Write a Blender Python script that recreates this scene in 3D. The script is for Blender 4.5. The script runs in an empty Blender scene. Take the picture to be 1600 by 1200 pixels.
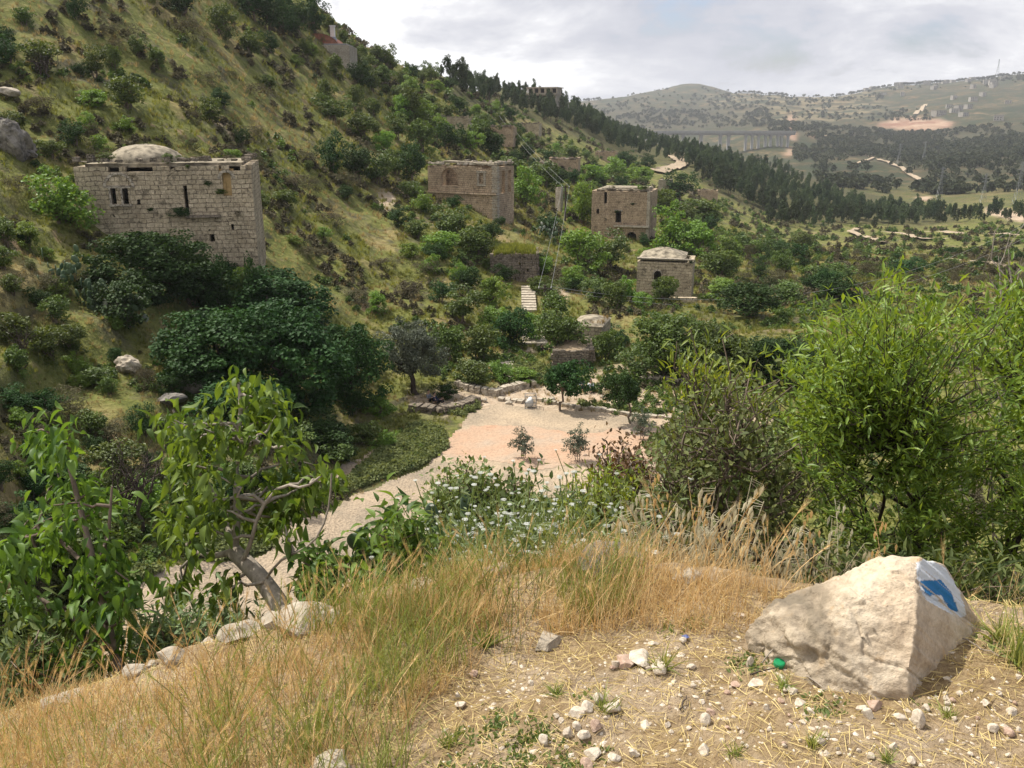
import bpy, bmesh, math, random
import numpy as np
from mathutils import Vector, Matrix
sc = bpy.context.scene
C = sc.collection
R = math.radians
HAZE_D = 1.05e-4
# ------------------------------------------------------------------ camera
F = 1400.0                      # focal length in pixels of the 1600 x 1200 photograph
PITCH = math.atan(0.3)
cam_d = bpy.data.cameras.new('camera'); cam = bpy.data.objects.new('camera', cam_d); C.objects.link(cam)
cam_d.sensor_width = 36; cam_d.lens = F/1600*36; cam_d.clip_start = 0.05; cam_d.clip_end = 30000
cam.rotation_euler = (math.pi/2-PITCH, 0, 0)
sc.camera = cam
# ------------------------------------------------------------------ light
SUN_DIR = Vector((-0.80, 0.50, 1.42)).normalized()      # towards the sun
sun_d = bpy.data.lights.new('sun', 'SUN'); sun_d.energy = 5.0; sun_d.angle = R(0.6); sun_d.color = (1, 0.95, 0.86)
sun = bpy.data.objects.new('sun', sun_d); C.objects.link(sun)
sun.rotation_euler = SUN_DIR.to_track_quat('Z', 'Y').to_euler()
SUN_EL = math.asin(SUN_DIR.z); SUN_AZ = math.atan2(SUN_DIR.x, SUN_DIR.y)
sc.view_settings.view_transform = 'Standard'; sc.view_settings.look = 'None'
sc.view_settings.exposure = 0.32; sc.view_settings.gamma = 1.0
sc.render.engine = 'CYCLES'
cy = sc.cycles
cy.max_bounces = 6; cy.diffuse_bounces = 3; cy.glossy_bounces = 2; cy.transmission_bounces = 4
cy.transparent_max_bounces = 6; cy.volume_bounces = 0; cy.use_denoising = True
cy.caustics_reflective = False; cy.caustics_refractive = False

world = bpy.data.worlds.new('World'); sc.world = world; world.use_nodes = True
wt = world.node_tree; wt.nodes.clear()
def WN(t, **k):
    n = wt.nodes.new(t)
    for a, b in k.items(): setattr(n, a, b)
    return n
wo = WN('ShaderNodeOutputWorld'); bg = WN('ShaderNodeBackground'); wt.links.new(bg.outputs[0], wo.inputs[0])
bg.inputs['Strength'].default_value = 0.072
sky = WN('ShaderNodeTexSky', sky_type='NISHITA', sun_disc=False)
sky.sun_elevation = SUN_EL; sky.sun_rotation = SUN_AZ; sky.air_density = 1.1; sky.dust_density = 1.5; sky.ozone_density = 1.0
tc = WN('ShaderNodeTexCoord'); sp = WN('ShaderNodeSeparateXYZ'); wt.links.new(tc.outputs['Generated'], sp.inputs[0])
def wmath(op, a, b=None):
    m = WN('ShaderNodeMath', operation=op)
    for i, x in enumerate((a, b)):
        if x is None: continue
        if isinstance(x, (int, float)): m.inputs[i].default_value = x
        else: wt.links.new(x, m.inputs[i])
    return m.outputs[0]
# cloud layer: direction projected on a flat layer (softened near the horizon)
zz = wmath('ADD', wmath('MAXIMUM', sp.outputs['Z'], 0.0), 0.16)
cx = wmath('DIVIDE', sp.outputs['X'], zz); cyy = wmath('DIVIDE', sp.outputs['Y'], zz)
cmb = WN('ShaderNodeCombineXYZ'); wt.links.new(cx, cmb.inputs[0]); wt.links.new(cyy, cmb.inputs[1])
def wnoise(scale, detail, rough, off, dist=0.0, vec=None):
    mp = WN('ShaderNodeMapping'); mp.inputs['Location'].default_value = off
    wt.links.new(vec or cmb.outputs[0], mp.inputs[0])
    n = WN('ShaderNodeTexNoise'); n.inputs['Scale'].default_value = scale; n.inputs['Detail'].default_value = detail
    n.inputs['Roughness'].default_value = rough; n.inputs['Distortion'].default_value = dist
    wt.links.new(mp.outputs[0], n.inputs['Vector']); return n.outputs['Fac']
def wramp(fac, stops, interp='LINEAR'):
    r = WN('ShaderNodeValToRGB'); r.color_ramp.interpolation = interp
    e = r.color_ramp.elements
    while len(e) < len(stops): e.new(0.5)
    for i, (p, c) in enumerate(stops): e[i].position = p; e[i].color = (*c, 1) if len(c) == 3 else c
    wt.links.new(fac, r.inputs[0]); return r.outputs[0]
CL_OFF = (3.1, 0.4, 0.0)
# cumulus: noise on the direction itself, stretched along the horizon
cmb2 = WN('ShaderNodeCombineXYZ'); wt.links.new(wmath('MULTIPLY', sp.outputs['X'], 1.0), cmb2.inputs[0]); wt.links.new(wmath('MULTIPLY', sp.outputs['Y'], 1.0), cmb2.inputs[1]); wt.links.new(wmath('MULTIPLY', sp.outputs['Z'], 2.6), cmb2.inputs[2])
puff = wnoise(4.6, 9, 0.58, (4.2, 1.7, 0.9), 0.25, cmb2.outputs[0])
cover = wramp(wmath('ADD', puff, wmath('MULTIPLY', sp.outputs['X'], -0.30)), [(0.27, (0,)*3), (0.36, (1,)*3)])
big_ = wnoise(1.5, 4, 0.5, (2.2, 6.1, 0.3), 0.2, cmb2.outputs[0])
sh_in = wmath('ADD', wmath('ADD', wmath('MULTIPLY', puff, 0.62), wmath('MULTIPLY', big_, 0.38)), wmath('MULTIPLY', sp.outputs['X'], -0.20))
shade = wramp(sh_in, [(0.34, (6.6, 6.8, 7.7)), (0.41, (8.0, 8.1, 8.8)), (0.46, (10.2, 10.2, 10.6)), (0.50, (13.6, 13.6, 13.6))])
mx = WN('ShaderNodeMixRGB'); wt.links.new(cover, mx.inputs[0])
skyb = WN('ShaderNodeMixRGB', blend_type='MULTIPLY'); skyb.inputs[0].default_value = 1.0
wt.links.new(sky.outputs[0], skyb.inputs[1]); skyb.inputs[2].default_value = (1.35, 1.36, 1.62, 1)
wt.links.new(skyb.outputs[0], mx.inputs[1]); wt.links.new(shade, mx.inputs[2])
wt.links.new(mx.outputs[0], bg.inputs['Color'])

# ------------------------------------------------------------------ helpers
rng = np.random.default_rng(11)
def tag(o, label=None, cat=None, group=None, kind=None):
    if label: o['label'] = label
    if cat: o['category'] = cat
    if group: o['group'] = group
    if kind: o['kind'] = kind
    return o
def empty(name, loc=(0, 0, 0), rz=0):
    o = bpy.data.objects.new(name, None); C.objects.link(o); o.location = loc; o.rotation_euler = (0, 0, rz)
    o.empty_display_size = 0.2
    return o
def mesh_obj(name, V, Fs, mat=None, parent=None, rnd=None, smooth=False, loc=None, link=True, vattr=None, midx=None):
    """V (n,3); Fs list of int arrays (m,k); rnd per-face float; mat a material or list."""
    me = bpy.data.meshes.new(name)
    V = np.asarray(V, dtype=np.float32)
    Fs = [np.asarray(f, dtype=np.int32) for f in Fs if len(f)]
    me.vertices.add(len(V)); me.vertices.foreach_set('co', V.ravel())
    tot = sum(f.size for f in Fs); nf = sum(len(f) for f in Fs)
    me.loops.add(tot); me.polygons.add(nf)
    me.loops.foreach_set('vertex_index', np.concatenate([f.ravel() for f in Fs]))
    ls = []; s = 0
    for f in Fs:
        ls.append(s + np.arange(len(f), dtype=np.int32)*f.shape[1]); s += f.size
    me.polygons.foreach_set('loop_start', np.concatenate(ls))
    me.polygons.foreach_set('use_smooth', np.full(nf, smooth))
    for m in (mat if isinstance(mat, (list, tuple)) else [mat]):
        if m: me.materials.append(m)
    if midx is not None: me.polygons.foreach_set('material_index', np.asarray(midx, dtype=np.int32))
    me.update(calc_edges=True)
    if rnd is not None:
        a = me.attributes.new('rnd', 'FLOAT', 'FACE'); a.data.foreach_set('value', np.asarray(rnd, dtype=np.float32))
    if vattr:
        for k, v in vattr.items():
            v = np.asarray(v, dtype=np.float32)
            if v.ndim == 1:
                a = me.attributes.new(k, 'FLOAT', 'POINT'); a.data.foreach_set('value', v)
            else:
                a = me.attributes.new(k, 'FLOAT_COLOR', 'POINT'); a.data.foreach_set('color', np.c_[v, np.ones(len(v), np.float32)].astype(np.float32).ravel())
    me.validate()
    o = bpy.data.objects.new(name, me)
    if link: C.objects.link(o)
    if parent: o.parent = parent
    if loc is not None: o.location = loc
    return o

class MB:
    """collects polygons, then builds ONE mesh object"""
    def __init__(s): s.v = []; s.f = {}; s.n = 0; s.order = []
    def add(s, V, Fs, rnd=None):
        V = np.asarray(V, dtype=float).reshape(-1, 3)
        for f in Fs:
            f = np.asarray(f, dtype=np.int64)
            if f.ndim == 1: f = f[None]
            r = np.full(len(f), 0.5) if rnd is None else (np.full(len(f), rnd) if np.isscalar(rnd) else np.asarray(rnd)[:len(f)])
            s.f.setdefault(f.shape[1], []).append((f + s.n, r))
        s.v.append(V); s.n += len(V)
    def box(s, c, size, rz=0, rnd=None, jit=0, tilt=0):
        sx, sy, sz = [a/2 for a in size]
        V = np.array([(x, y, z) for z in (-sz, sz) for y in (-sy, sy) for x in (-sx, sx)], float)
        if jit: V += rng.uniform(-jit, jit, V.shape)
        if tilt: V = V @ np.array(Matrix.Rotation(tilt, 3, 'Y')).T
        ca, sa = math.cos(rz), math.sin(rz)
        V = np.c_[V[:, 0]*ca-V[:, 1]*sa, V[:, 0]*sa+V[:, 1]*ca, V[:, 2]] + np.array(c)
        s.add(V, [[(0, 2, 3, 1), (4, 5, 7, 6), (0, 1, 5, 4), (1, 3, 7, 5), (3, 2, 6, 7), (2, 0, 4, 6)]], rnd)
    def tube(s, pts, rad, seg=6, rnd=None, cap=True):
        pts = np.asarray(pts, float); n = len(pts)
        rad = np.full(n, rad, float) if np.isscalar(rad) else np.asarray(rad, float)
        T = np.gradient(pts, axis=0); T /= np.linalg.norm(T, axis=1)[:, None]+1e-9
        ref = np.array([0, 0, 1.]) if abs(T[0][2]) < 0.9 else np.array([1., 0, 0])
        rings = []
        u = np.cross(ref, T[0]); u /= np.linalg.norm(u)
        for i in range(n):
            u = u - T[i]*np.dot(u, T[i]); u /= np.linalg.norm(u)+1e-9
            w = np.cross(T[i], u)
            a = np.arange(seg)*2*math.pi/seg
            rings.append(pts[i] + rad[i]*(np.cos(a)[:, None]*u + np.sin(a)[:, None]*w))
        V = np.concatenate(rings)
        k = np.arange(seg); k2 = (k+1) % seg
        Q = np.concatenate([np.c_[i*seg+k, i*seg+k2, (i+1)*seg+k2, (i+1)*seg+k] for i in range(n-1)])
        fs = [Q]
        s.add(V, fs, rnd)
        if cap and seg > 2:
            s.add(rings[0][::-1], [[tuple(range(seg))]], rnd); s.add(rings[-1], [[tuple(range(seg))]], rnd)
    def quads(s, Q, rnd=None):
        Q = np.asarray(Q, float).reshape(-1, 4, 3)
        s.add(Q.reshape(-1, 3), [np.arange(len(Q)*4).reshape(-1, 4)], rnd)
    def stamp(s, tv, tf, M, P, rnd=None):
        """template tv (k,3), tf list of face arrays; M (n,3,3) columns = axes; P (n,3)"""
        tv = np.asarray(tv, float); n = len(P); k = len(tv)
        V = np.einsum('nij,kj->nki', M, tv) + P[:, None, :]
        fs = []; rr = []
        base = (np.arange(n)*k)[:, None, None]
        for f in tf:
            f = np.asarray(f); g = (f[None] + base).reshape(-1, f.shape[1])
            r = np.full(len(g), 0.5) if rnd is None else np.repeat(rnd, len(f))
            s.f.setdefault(f.shape[1], []).append((g + s.n, r))
        s.v.append(V.reshape(-1, 3)); s.n += n*k
    def build(s, name, mat, parent=None, smooth=False, loc=None, link=True):
        V = np.concatenate(s.v); Fs = []; rn = []
        for k in sorted(s.f):
            Fs.append(np.concatenate([a for a, _ in s.f[k]])); rn.append(np.concatenate([b for _, b in s.f[k]]))
        return mesh_obj(name, V, Fs, mat, parent, np.concatenate(rn), smooth, loc, link)

def unit(a): return a/(np.linalg.norm(a, axis=-1, keepdims=True)+1e-9)
def rand_dirs(n, g=None): return unit((g or rng).normal(size=(n, 3)))
def frames(d, up_hint, scale):
    """matrices whose columns are side, d, normal; scaled"""
    s_ = unit(np.cross(d, up_hint)); nrm = np.cross(s_, d)
    M = np.stack([s_, d, nrm], axis=-1)
    return M*np.asarray(scale).reshape(-1, 1, 1)

# value noise in numpy (2D / 3D hash)
def vnoise(x, y, seed=0):
    xi = np.floor(x).astype(np.int64); yi = np.floor(y).astype(np.int64)
    fx = x-xi; fy = y-yi; fx = fx*fx*(3-2*fx); fy = fy*fy*(3-2*fy)
    def h(a, b):
        n = (a*374761393 + b*668265263 + seed*974634777) & 0x7fffffff
        n = ((n ^ (n >> 13))*1274126177) & 0x7fffffff
        return ((n ^ (n >> 16)) & 0xffff)/65535.0
    return (h(xi, yi)*(1-fx)+h(xi+1, yi)*fx)*(1-fy) + (h(xi, yi+1)*(1-fx)+h(xi+1, yi+1)*fx)*fy
def fbm(x, y, oct=4, seed=0, gain=0.5):
    t = 0; a = 1; s = 0
    for i in range(oct):
        t = t + a*vnoise(x*2**i+17.3*i, y*2**i-9.1*i, seed+i); s += a; a *= gain
    return t/s
def inpoly(px, py, poly):
    poly = np.asarray(poly, float); ins = np.zeros(np.shape(px), bool); j = len(poly)-1
    for i in range(len(poly)):
        xi, yi = poly[i]; xj, yj = poly[j]
        c = ((yi > py) != (yj > py)) & (px < (xj-xi)*(py-yi)/((yj-yi)+1e-12)+xi)
        ins ^= c; j = i
    return ins

# pixel <-> world
SP, CP = math.sin(PITCH), math.cos(PITCH)
def ray(u, v):
    X = (np.asarray(u, float)-800)/F; Y = -(np.asarray(v, float)-600)/F
    x = X; y = CP+SP*Y; z = -SP+CP*Y
    r = np.hypot(x, y)
    return np.arctan2(x, y), z/r
def proj(P):
    P = np.asarray(P, float); x, y, z = P[..., 0], P[..., 1], P[..., 2]
    d = y*CP - z*SP; up = y*SP + z*CP
    d = np.where(d < 0.05, 0.05, d)
    return 800+F*x/d, 600-F*up/d, d

# ------------------------------------------------------------------ node materials
class NM:
    def __init__(s, name):
        s.m = bpy.data.materials.new(name); s.m.use_nodes = True; s.t = s.m.node_tree; s.t.nodes.clear()
        s.out = s.t.nodes.new('ShaderNodeOutputMaterial')
    def N(s, t, ins=None, **k):
        n = s.t.nodes.new(t)
        for a, b in k.items(): setattr(n, a, b)
        for a, b in (ins or {}).items(): s.set(n, a, b)
        return n
    def set(s, n, a, b):
        i = n.inputs[a]
        if hasattr(b, 'links') or isinstance(b, bpy.types.NodeSocket): s.t.links.new(b, i)
        else:
            if isinstance(b, (tuple, list)) and len(b) == 3 and i.type == 'RGBA': b = (*b, 1)
            i.default_value = b
    def ramp(s, fac, stops, interp='LINEAR'):
        r = s.N('ShaderNodeValToRGB'); r.color_ramp.interpolation = interp; e = r.color_ramp.elements
        while len(e) < len(stops): e.new(0.5)
        for i, (p, c) in enumerate(stops):
            e[i].position = p; e[i].color = (c, c, c, 1) if isinstance(c, (int, float)) else (*c, 1)
        s.t.links.new(fac, r.inputs[0]); return r.outputs[0]
    def noise(s, scale, detail=4, rough=0.55, vec=None, dist=0.0, off=None):
        n = s.N('ShaderNodeTexNoise', {'Scale': scale, 'Detail': detail, 'Roughness': rough, 'Distortion': dist})
        if vec is None: vec = s.pos()
        if off: 
            mp = s.N('ShaderNodeVectorMath', {0: vec, 1: off}, operation='ADD'); vec = mp.outputs[0]
        s.t.links.new(vec, n.inputs['Vector']); return n.outputs['Fac']
    def pos(s):
        if not hasattr(s, '_p'): s._p = s.N('ShaderNodeNewGeometry').outputs['Position']
        return s._p
    def obj(s):
        if not hasattr(s, '_o'): s._o = s.N('ShaderNodeTexCoord').outputs['Object']
        return s._o
    def attr(s, name, out='Fac'): return s.N('ShaderNodeAttribute', attribute_name=name).outputs[out]
    def mix(s, f, a, b, blend='MIX'):
        n = s.N('ShaderNodeMixRGB', {0: f, 1: a, 2: b}, blend_type=blend); return n.outputs[0]
    def math(s, op, a, b=0.0, clamp=False):
        return s.N('ShaderNodeMath', {0: a, 1: b}, operation=op, use_clamp=clamp).outputs[0]
    def bump(s, h, strength=0.5, dist=0.02): return s.N('ShaderNodeBump', {'Height': h, 'Strength': strength, 'Distance': dist}).outputs[0]
    def bsdf(s, col, rough=0.8, spec=0.3, normal=None, **k):
        ins = {'Base Color': col, 'Roughness': rough, 'Specular IOR Level': spec}
        if normal is not None: ins['Normal'] = normal
        ins.update(k)
        b = s.N('ShaderNodeBsdfPrincipled', ins); return b.outputs[0]
    def end(s, sh): s.t.links.new(sh, s.out.inputs['Surface']); return s.m

def foliage(name, dark, light, trans=0.35, rough=0.5, spec=0.35, objvar=0.12, tint=(1.25, 1.15, 0.5)):
    n = NM(name)
    f = n.attr('rnd')
    orr = n.N('ShaderNodeObjectInfo').outputs['Random']
    c = n.ramp(f, [(0.0, dark), (1.0, light)])
    hs = n.N('ShaderNodeHueSaturation', {'Color': c, 'Hue': n.math('ADD', n.math('MULTIPLY', orr, 0.035), 0.4825),
            'Value': n.math('ADD', n.math('MULTIPLY', orr, objvar*2), 1-objvar)}).outputs[0]
    b = n.bsdf(hs, rough, spec)
    tr = n.N('ShaderNodeBsdfTranslucent', {'Color': n.mix(1.0, hs, tint, 'MULTIPLY')}).outputs[0]
    return n.end(n.N('ShaderNodeMixShader', {0: trans, 1: b, 2: tr}).outputs[0])
def plain(name, col, rough=0.7, spec=0.3, var=0.15, scale=8, metallic=0.0):
    n = NM(name)
    v = n.noise(scale, 5, 0.6, n.obj())
    c = n.mix(1.0, col, n.ramp(v, [(0.3, 1-var*2), (0.7, 1+var*0.3)]), 'MULTIPLY')
    return n.end(n.bsdf(c, rough, spec, n.bump(v, 0.2, 0.01), Metallic=metallic))
def bark(name, a, b, scale=20):
    n = NM(name)
    mp = n.N('ShaderNodeMapping', {'Vector': n.obj(), 'Scale': (1, 1, 0.25)}).outputs[0]
    v = n.noise(scale, 6, 0.65, mp)
    c = n.ramp(v, [(0.3, a), (0.7, b)])
    return n.end(n.bsdf(c, 0.9, 0.2, n.bump(v, 0.6, 0.02)))
# ------------------------------------------------------------------ terrain: heights fitted to surveyed points
ctrl = []       # (az, ln r, E = z/r)
def cv(u, v, r):
    a, e = ray(u, v); ctrl.append((a, math.log(r), float(e)))
def cz(u, v, z):
    a, e = ray(u, v); ctrl.append((a, math.log(z/e), float(e)))
def ca(deg, r, e): ctrl.append((R(deg), math.log(r), e))
# near slope the photographer stands on
for d in (-44,-33,-22,-11,0,11,22,33,44):
    ca(d, 3.0, -.80); ca(d, 5.2, -.80); ca(d, 8.5, -.80); ca(d, 15, -.78); ca(d, 24, -.75 if d > -25 else -.74)
    ca(d, 1.0, -.8); ca(d, .4, -.8)
cols = {
 -220: [(900,33),(700,38),(500,50),(330,66),(180,86),(60,104),(-60,124),(-250,160),(-600,240)],
 0:   [(980,35.5),(850,37),(700,43),(500,55),(330,72),(180,95),(60,113),(-60,134),(-250,172),(-600,260)],
 100: [(1040,35.8)],
 200: [(930,35),(800,41),(650,49),(500,62),(400,74),(250,94),(100,122),(0,142),(-150,176),(-400,240)],
 400: [(870,38),(800,41),(700,47),(560,64),(450,77),(380,86),(250,112),(150,140),(50,172),(0,192),(-40,215)],
 490: [(40,205),(10,218),(25,260),(80,330)],
 600: [(780,46),(720,52),(600,68),(500,82),(400,102),(300,132),(200,175),(130,218),(88,250),(115,310),(150,400)],
 800: [(720,52),(660,60),(600,69),(545,79),(490,93),(440,105),(390,118),(350,135),(280,182),(230,240),(200,300),(170,380),(140,470),(165,640)],
 700: [(123,320),(150,400),(430,98)],
 900: [(700,54),(640,63),(560,76),(500,92),(430,112),(385,150),(330,185),(280,250),(240,330),(200,430),(180,520),(195,700)],
 1000:[(700,54),(640,63),(600,69),(555,77),(480,104),(430,130),(378,163),(330,215),(290,310),(262,410),(235,540),(218,680),(235,900),(262,1200),(190,2300),(148,3600),(175,5200)],
 1090:[(262,460),(240,640),(258,1250),(195,2300),(150,3300),(131,3900),(170,5200)],
 1200:[(640,61),(560,77),(480,110),(430,150),(390,212),(362,300),(340,380),(300,480),(272,620),(262,720),(275,900),(240,1250),(215,1500),(185,2200),(160,2900),(152,3300),(180,4700)],
 1400:[(600,68),(530,92),(470,128),(420,190),(385,290),(358,410),(330,540),(312,640),(285,850),(260,1050),(232,1400),(205,1900),(180,2300),(150,3000),(133,3500),(165,4800)],
 1600:[(600,68),(530,95),(470,135),(420,200),(380,300),(345,430),(320,540),(290,760),(260,1000),(225,1400),(190,1900),(160,2400),(135,2900),(114,3400),(150,4800)],
 1820:[(600,68),(530,95),(470,135),(420,200),(380,300),(345,430),(320,540),(290,760),(260,1000),(225,1400),(190,1900),(155,2400),(130,2900),(108,3400),(150,4800)],
}
for u, l in cols.items():
    for v, r in l: cv(u, v, r)
for u in (-220, 0, 200, 400, 600, 700, 800, 870):
    for r, v in ((900, 205), (1300, 215), (2500, 185), (3600, 160), (6000, 190)): cv(u, v, r)
cv(-220, 150, 420); cv(0, 150, 420); cv(200, 150, 420); cv(400, 120, 400); cv(500, 130, 450)
CT = np.array(ctrl); SA = 4.5
def feat(a, l): return np.stack([a*SA, l], -1)
cp = feat(CT[:, 0], CT[:, 1]); cc = 0.10
D = np.sqrt(((cp[:, None]-cp[None])**2).sum(-1)+cc*cc)
nC = len(cp)
Am = np.zeros((nC+3, nC+3)); Am[:nC, :nC] = D - np.eye(nC)*0.002
Pm = np.c_[np.ones(nC), cp]; Am[:nC, nC:] = Pm; Am[nC:, :nC] = Pm.T
W = np.linalg.solve(Am, np.r_[CT[:, 2], 0, 0, 0])
def E_field(a, l):
    a = np.clip(a, R(-40), R(40)); sh = a.shape; q = feat(a.ravel(), l.ravel()); out = np.empty(len(q))
    for i in range(0, len(q), 40000):
        qq = q[i:i+40000]
        out[i:i+40000] = np.sqrt(((qq[:, None]-cp[None])**2).sum(-1)+cc*cc) @ W[:nC] + W[nC] + qq @ W[nC+1:]
    return out.reshape(sh)
azf = np.arange(-36, 36.001, 0.15); azc = np.arange(37.5, 100, 1.5)
AZ = np.radians(np.r_[-azc[::-1], azf, azc])
LR = np.r_[np.linspace(math.log(0.4), math.log(1.6), 30, endpoint=False), np.linspace(math.log(1.6), math.log(6), 230, endpoint=False),
           np.linspace(math.log(6), math.log(6000), 610)]
Ag, Lg = np.meshgrid(AZ, LR)
Rg = np.exp(Lg)
Zg = E_field(Ag, Lg)*Rg
Xg, Yg = Rg*np.sin(Ag), Rg*np.cos(Ag)
# the bank underfoot and its crest
near_pts = [(0,1200,-1.98),(0,1110,-2.1),(200,1200,-1.82),(200,1075,-1.98),(430,1200,-1.70),(430,1080,-1.74),(430,975,-1.80),
        (700,1200,-1.6),(700,1050,-1.62),(700,910,-1.66),(1000,1200,-1.52),(1000,1000,-1.53),(1000,885,-1.57),
        (1240,1200,-1.5),(1240,1030,-1.5),(1240,925,-1.53),(1600,1200,-1.46),(1600,1050,-1.47),(1600,950,-1.5)]
B = []; zb = []
for u, v, z in near_pts:
    a_, e_ = ray(u, v); r_ = z/float(e_); x_, y_ = r_*math.sin(a_), r_*math.cos(a_); B.append((1, x_, y_, x_*x_, x_*y_)); zb.append(z)
cN = np.linalg.lstsq(np.array(B), np.array(zb), rcond=None)[0]
def z_near(x, y): return cN[0]+cN[1]*x+cN[2]*y+cN[3]*np.clip(x, -2.6, 2.6)**2+cN[4]*np.clip(x, -2.6, 2.6)*np.clip(y, 0, 5)
CREST = [(-300,1170),(-100,1128),(0,1108),(90,1092),(180,1062),(270,1028),(370,992),(430,966),(520,950),(640,922),(750,898),(900,882),(1000,880),(1100,892),(1240,918),(1400,942),(1600,948),(1700,952),(1900,975)]
ca_, ce_ = [], []
for u, v in CREST:
    a_, e_ = ray(u, v); ca_.append(float(a_)); ce_.append(float(e_))
a1 = np.clip(AZ, ca_[0], ca_[-1]); eC = np.interp(a1, ca_, ce_)
rc = np.full(len(AZ), 3.0)
for _ in range(30): rc = 0.5*rc+0.5*np.clip(z_near(rc*np.sin(a1), rc*np.cos(a1))/eC, 2.2, 4.2)
for _ in range(4): rc[1:-1] = (rc[:-2]+rc[1:-1]*2+rc[2:])/4
zn = z_near(Xg, Yg); zc = z_near(rc*np.sin(AZ), rc*np.cos(AZ))
over = np.clip(Rg-rc[None], 0, None)
zdrop = zc[None]-0.35*over-np.minimum(over, 1.0)**1.5*0.9-np.clip(over-1.0, 0, None)*1.3
Zg = np.where(Rg <= rc[None], zn, np.maximum(zdrop, np.where(Rg < 26, Zg, -1e9)) if True else 0)
Zg = np.where(Rg > 20, E_field(Ag, Lg)*Rg, Zg)
Ub, Vb, _d = proj(np.stack([Xg, Yg, Zg], -1))
PLAZA = [(640,745),(655,712),(690,668),(735,640),(760,625),(900,640),(960,652),(1060,655),(1085,690),(1060,760),(960,790),(800,760),(700,735)]
ROADP = [(60,1080),(100,1000),(200,925),(300,885),(420,862),(445,818),(520,795),(610,752),(665,725),(760,770),(700,830),(620,900),(430,1010),(250,1120)]
YARD = [(640,615),(700,602),(760,612),(800,600),(835,590),(905,590),(930,575),(1000,570),(1100,590),(1200,600),(1210,660),(1060,668),(900,650),(700,650),(650,640)]
flat = inpoly(Ub, Vb, PLAZA) | inpoly(Ub, Vb, ROADP) | inpoly(Ub, Vb, YARD)
flat &= (Rg > 22) & (Rg < 90)
fl = flat.astype(float)
for _ in range(10):      # soften the mask
    fl[1:-1, 1:-1] = (fl[1:-1, 1:-1]*2+fl[:-2, 1:-1]+fl[2:, 1:-1]+fl[1:-1, :-2]+fl[1:-1, 2:])/6
# relief: terraces and humps on the hillside, small clods near by
amp = np.clip((Rg-26)/22, 0, 1)*(1-fl*0.93)
hill = np.clip((0.05-Ag)/0.25, 0.25, 1)
wob = (fbm(Xg/26, Yg/26, 3, 5)-0.5)*9
rz_ = Zg + wob*0.35
tread = (rz_/2.6) % 1.0
tz = np.where(tread < 0.72, -0.45*tread/0.72, -0.45+0.45*(tread-0.72)/0.28)*2.2
near_hill = np.clip((Rg-34)/14, 0, 1)*np.clip((300-Rg)/120, 0, 1)
Zg = Zg + amp*hill*near_hill*(tz+0.3)*np.clip(0.25+1.6*(fbm(Xg/40+9, Yg/40, 2, 77)-.25), 0, 1.2)
Zg = Zg + amp*((fbm(Xg/7, Yg/7, 4, 2)-0.5)*1.5*np.clip(Rg/70, .5, 1.3) + (fbm(Xg/1.3, Yg/1.3, 2, 4)-0.5)*0.25)
far = np.clip((Rg-400)/600, 0, 1)
Zg = Zg + far*(fbm(Xg/170, Yg/170, 5, 8)-0.5)*np.clip(Rg*0.017, 0, 34)
nr = np.clip((4.6-Rg)/1.0, 0, 1)
Zg = Zg + nr*((fbm(Xg*2.2, Yg*2.2, 4, 31)-.5)*0.10 + (fbm(Xg*14, Yg*14, 3, 32)-.5)*0.026)
mid = np.clip((Rg-3)/2, 0, 1)*np.clip((30-Rg)/8, 0, 1)
Zg = Zg + mid*(fbm(Xg/1.6, Yg/1.6, 4, 41)-.5)*0.5
EG = Zg/Rg
def height(x, y):
    x = np.asarray(x, float); y = np.asarray(y, float)
    a = np.clip(np.interp(np.arctan2(x, y), AZ, np.arange(len(AZ))), 0, len(AZ)-1.001)
    l = np.clip(np.interp(np.log(np.hypot(x, y)+1e-9), LR, np.arange(len(LR))), 0, len(LR)-1.001)
    ai = a.astype(int); li = l.astype(int); fa = a-ai; fb = l-li
    return (Zg[li, ai]*(1-fa)+Zg[li, ai+1]*fa)*(1-fb) + (Zg[li+1, ai]*(1-fa)+Zg[li+1, ai+1]*fa)*fb
def hit(u, v, rmin=20.0, rmax=5900.0):
    """first terrain point beyond rmin on the sight line (scalars)"""
    a, e = ray(u, v); a = float(a); e = float(e)
    j = float(np.clip(np.interp(a, AZ, np.arange(len(AZ))), 0, len(AZ)-1.001)); i = int(j); f = j-i
    col = EG[:, i]*(1-f)+EG[:, i+1]*f
    k0 = int(np.searchsorted(LR, math.log(rmin))); k1 = int(np.searchsorted(LR, math.log(rmax)))
    seg = col[k0:k1]; w = np.nonzero(seg >= e)[0]
    if len(w) == 0: k = k0+int(np.argmax(seg)); r = math.exp(LR[k])
    else:
        k = k0+int(w[0])
        if w[0] == 0: r = math.exp(LR[k])
        else:
            t = (e-col[k-1])/(col[k]-col[k-1]+1e-12); r = math.exp(LR[k-1]+(LR[k]-LR[k-1])*t)
    x, y = r*math.sin(a), r*math.cos(a)
    return Vector((x, y, float(height(x, y))))
def P3(x, y, dz=0.0): return Vector((x, y, float(height(x, y))+dz))
def at(u, v, r):
    a, e = ray(u, v); return Vector((r*math.sin(float(a)), r*math.cos(float(a)), r*float(e)))
def depth(p): return p[1]*CP - p[2]*SP
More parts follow.
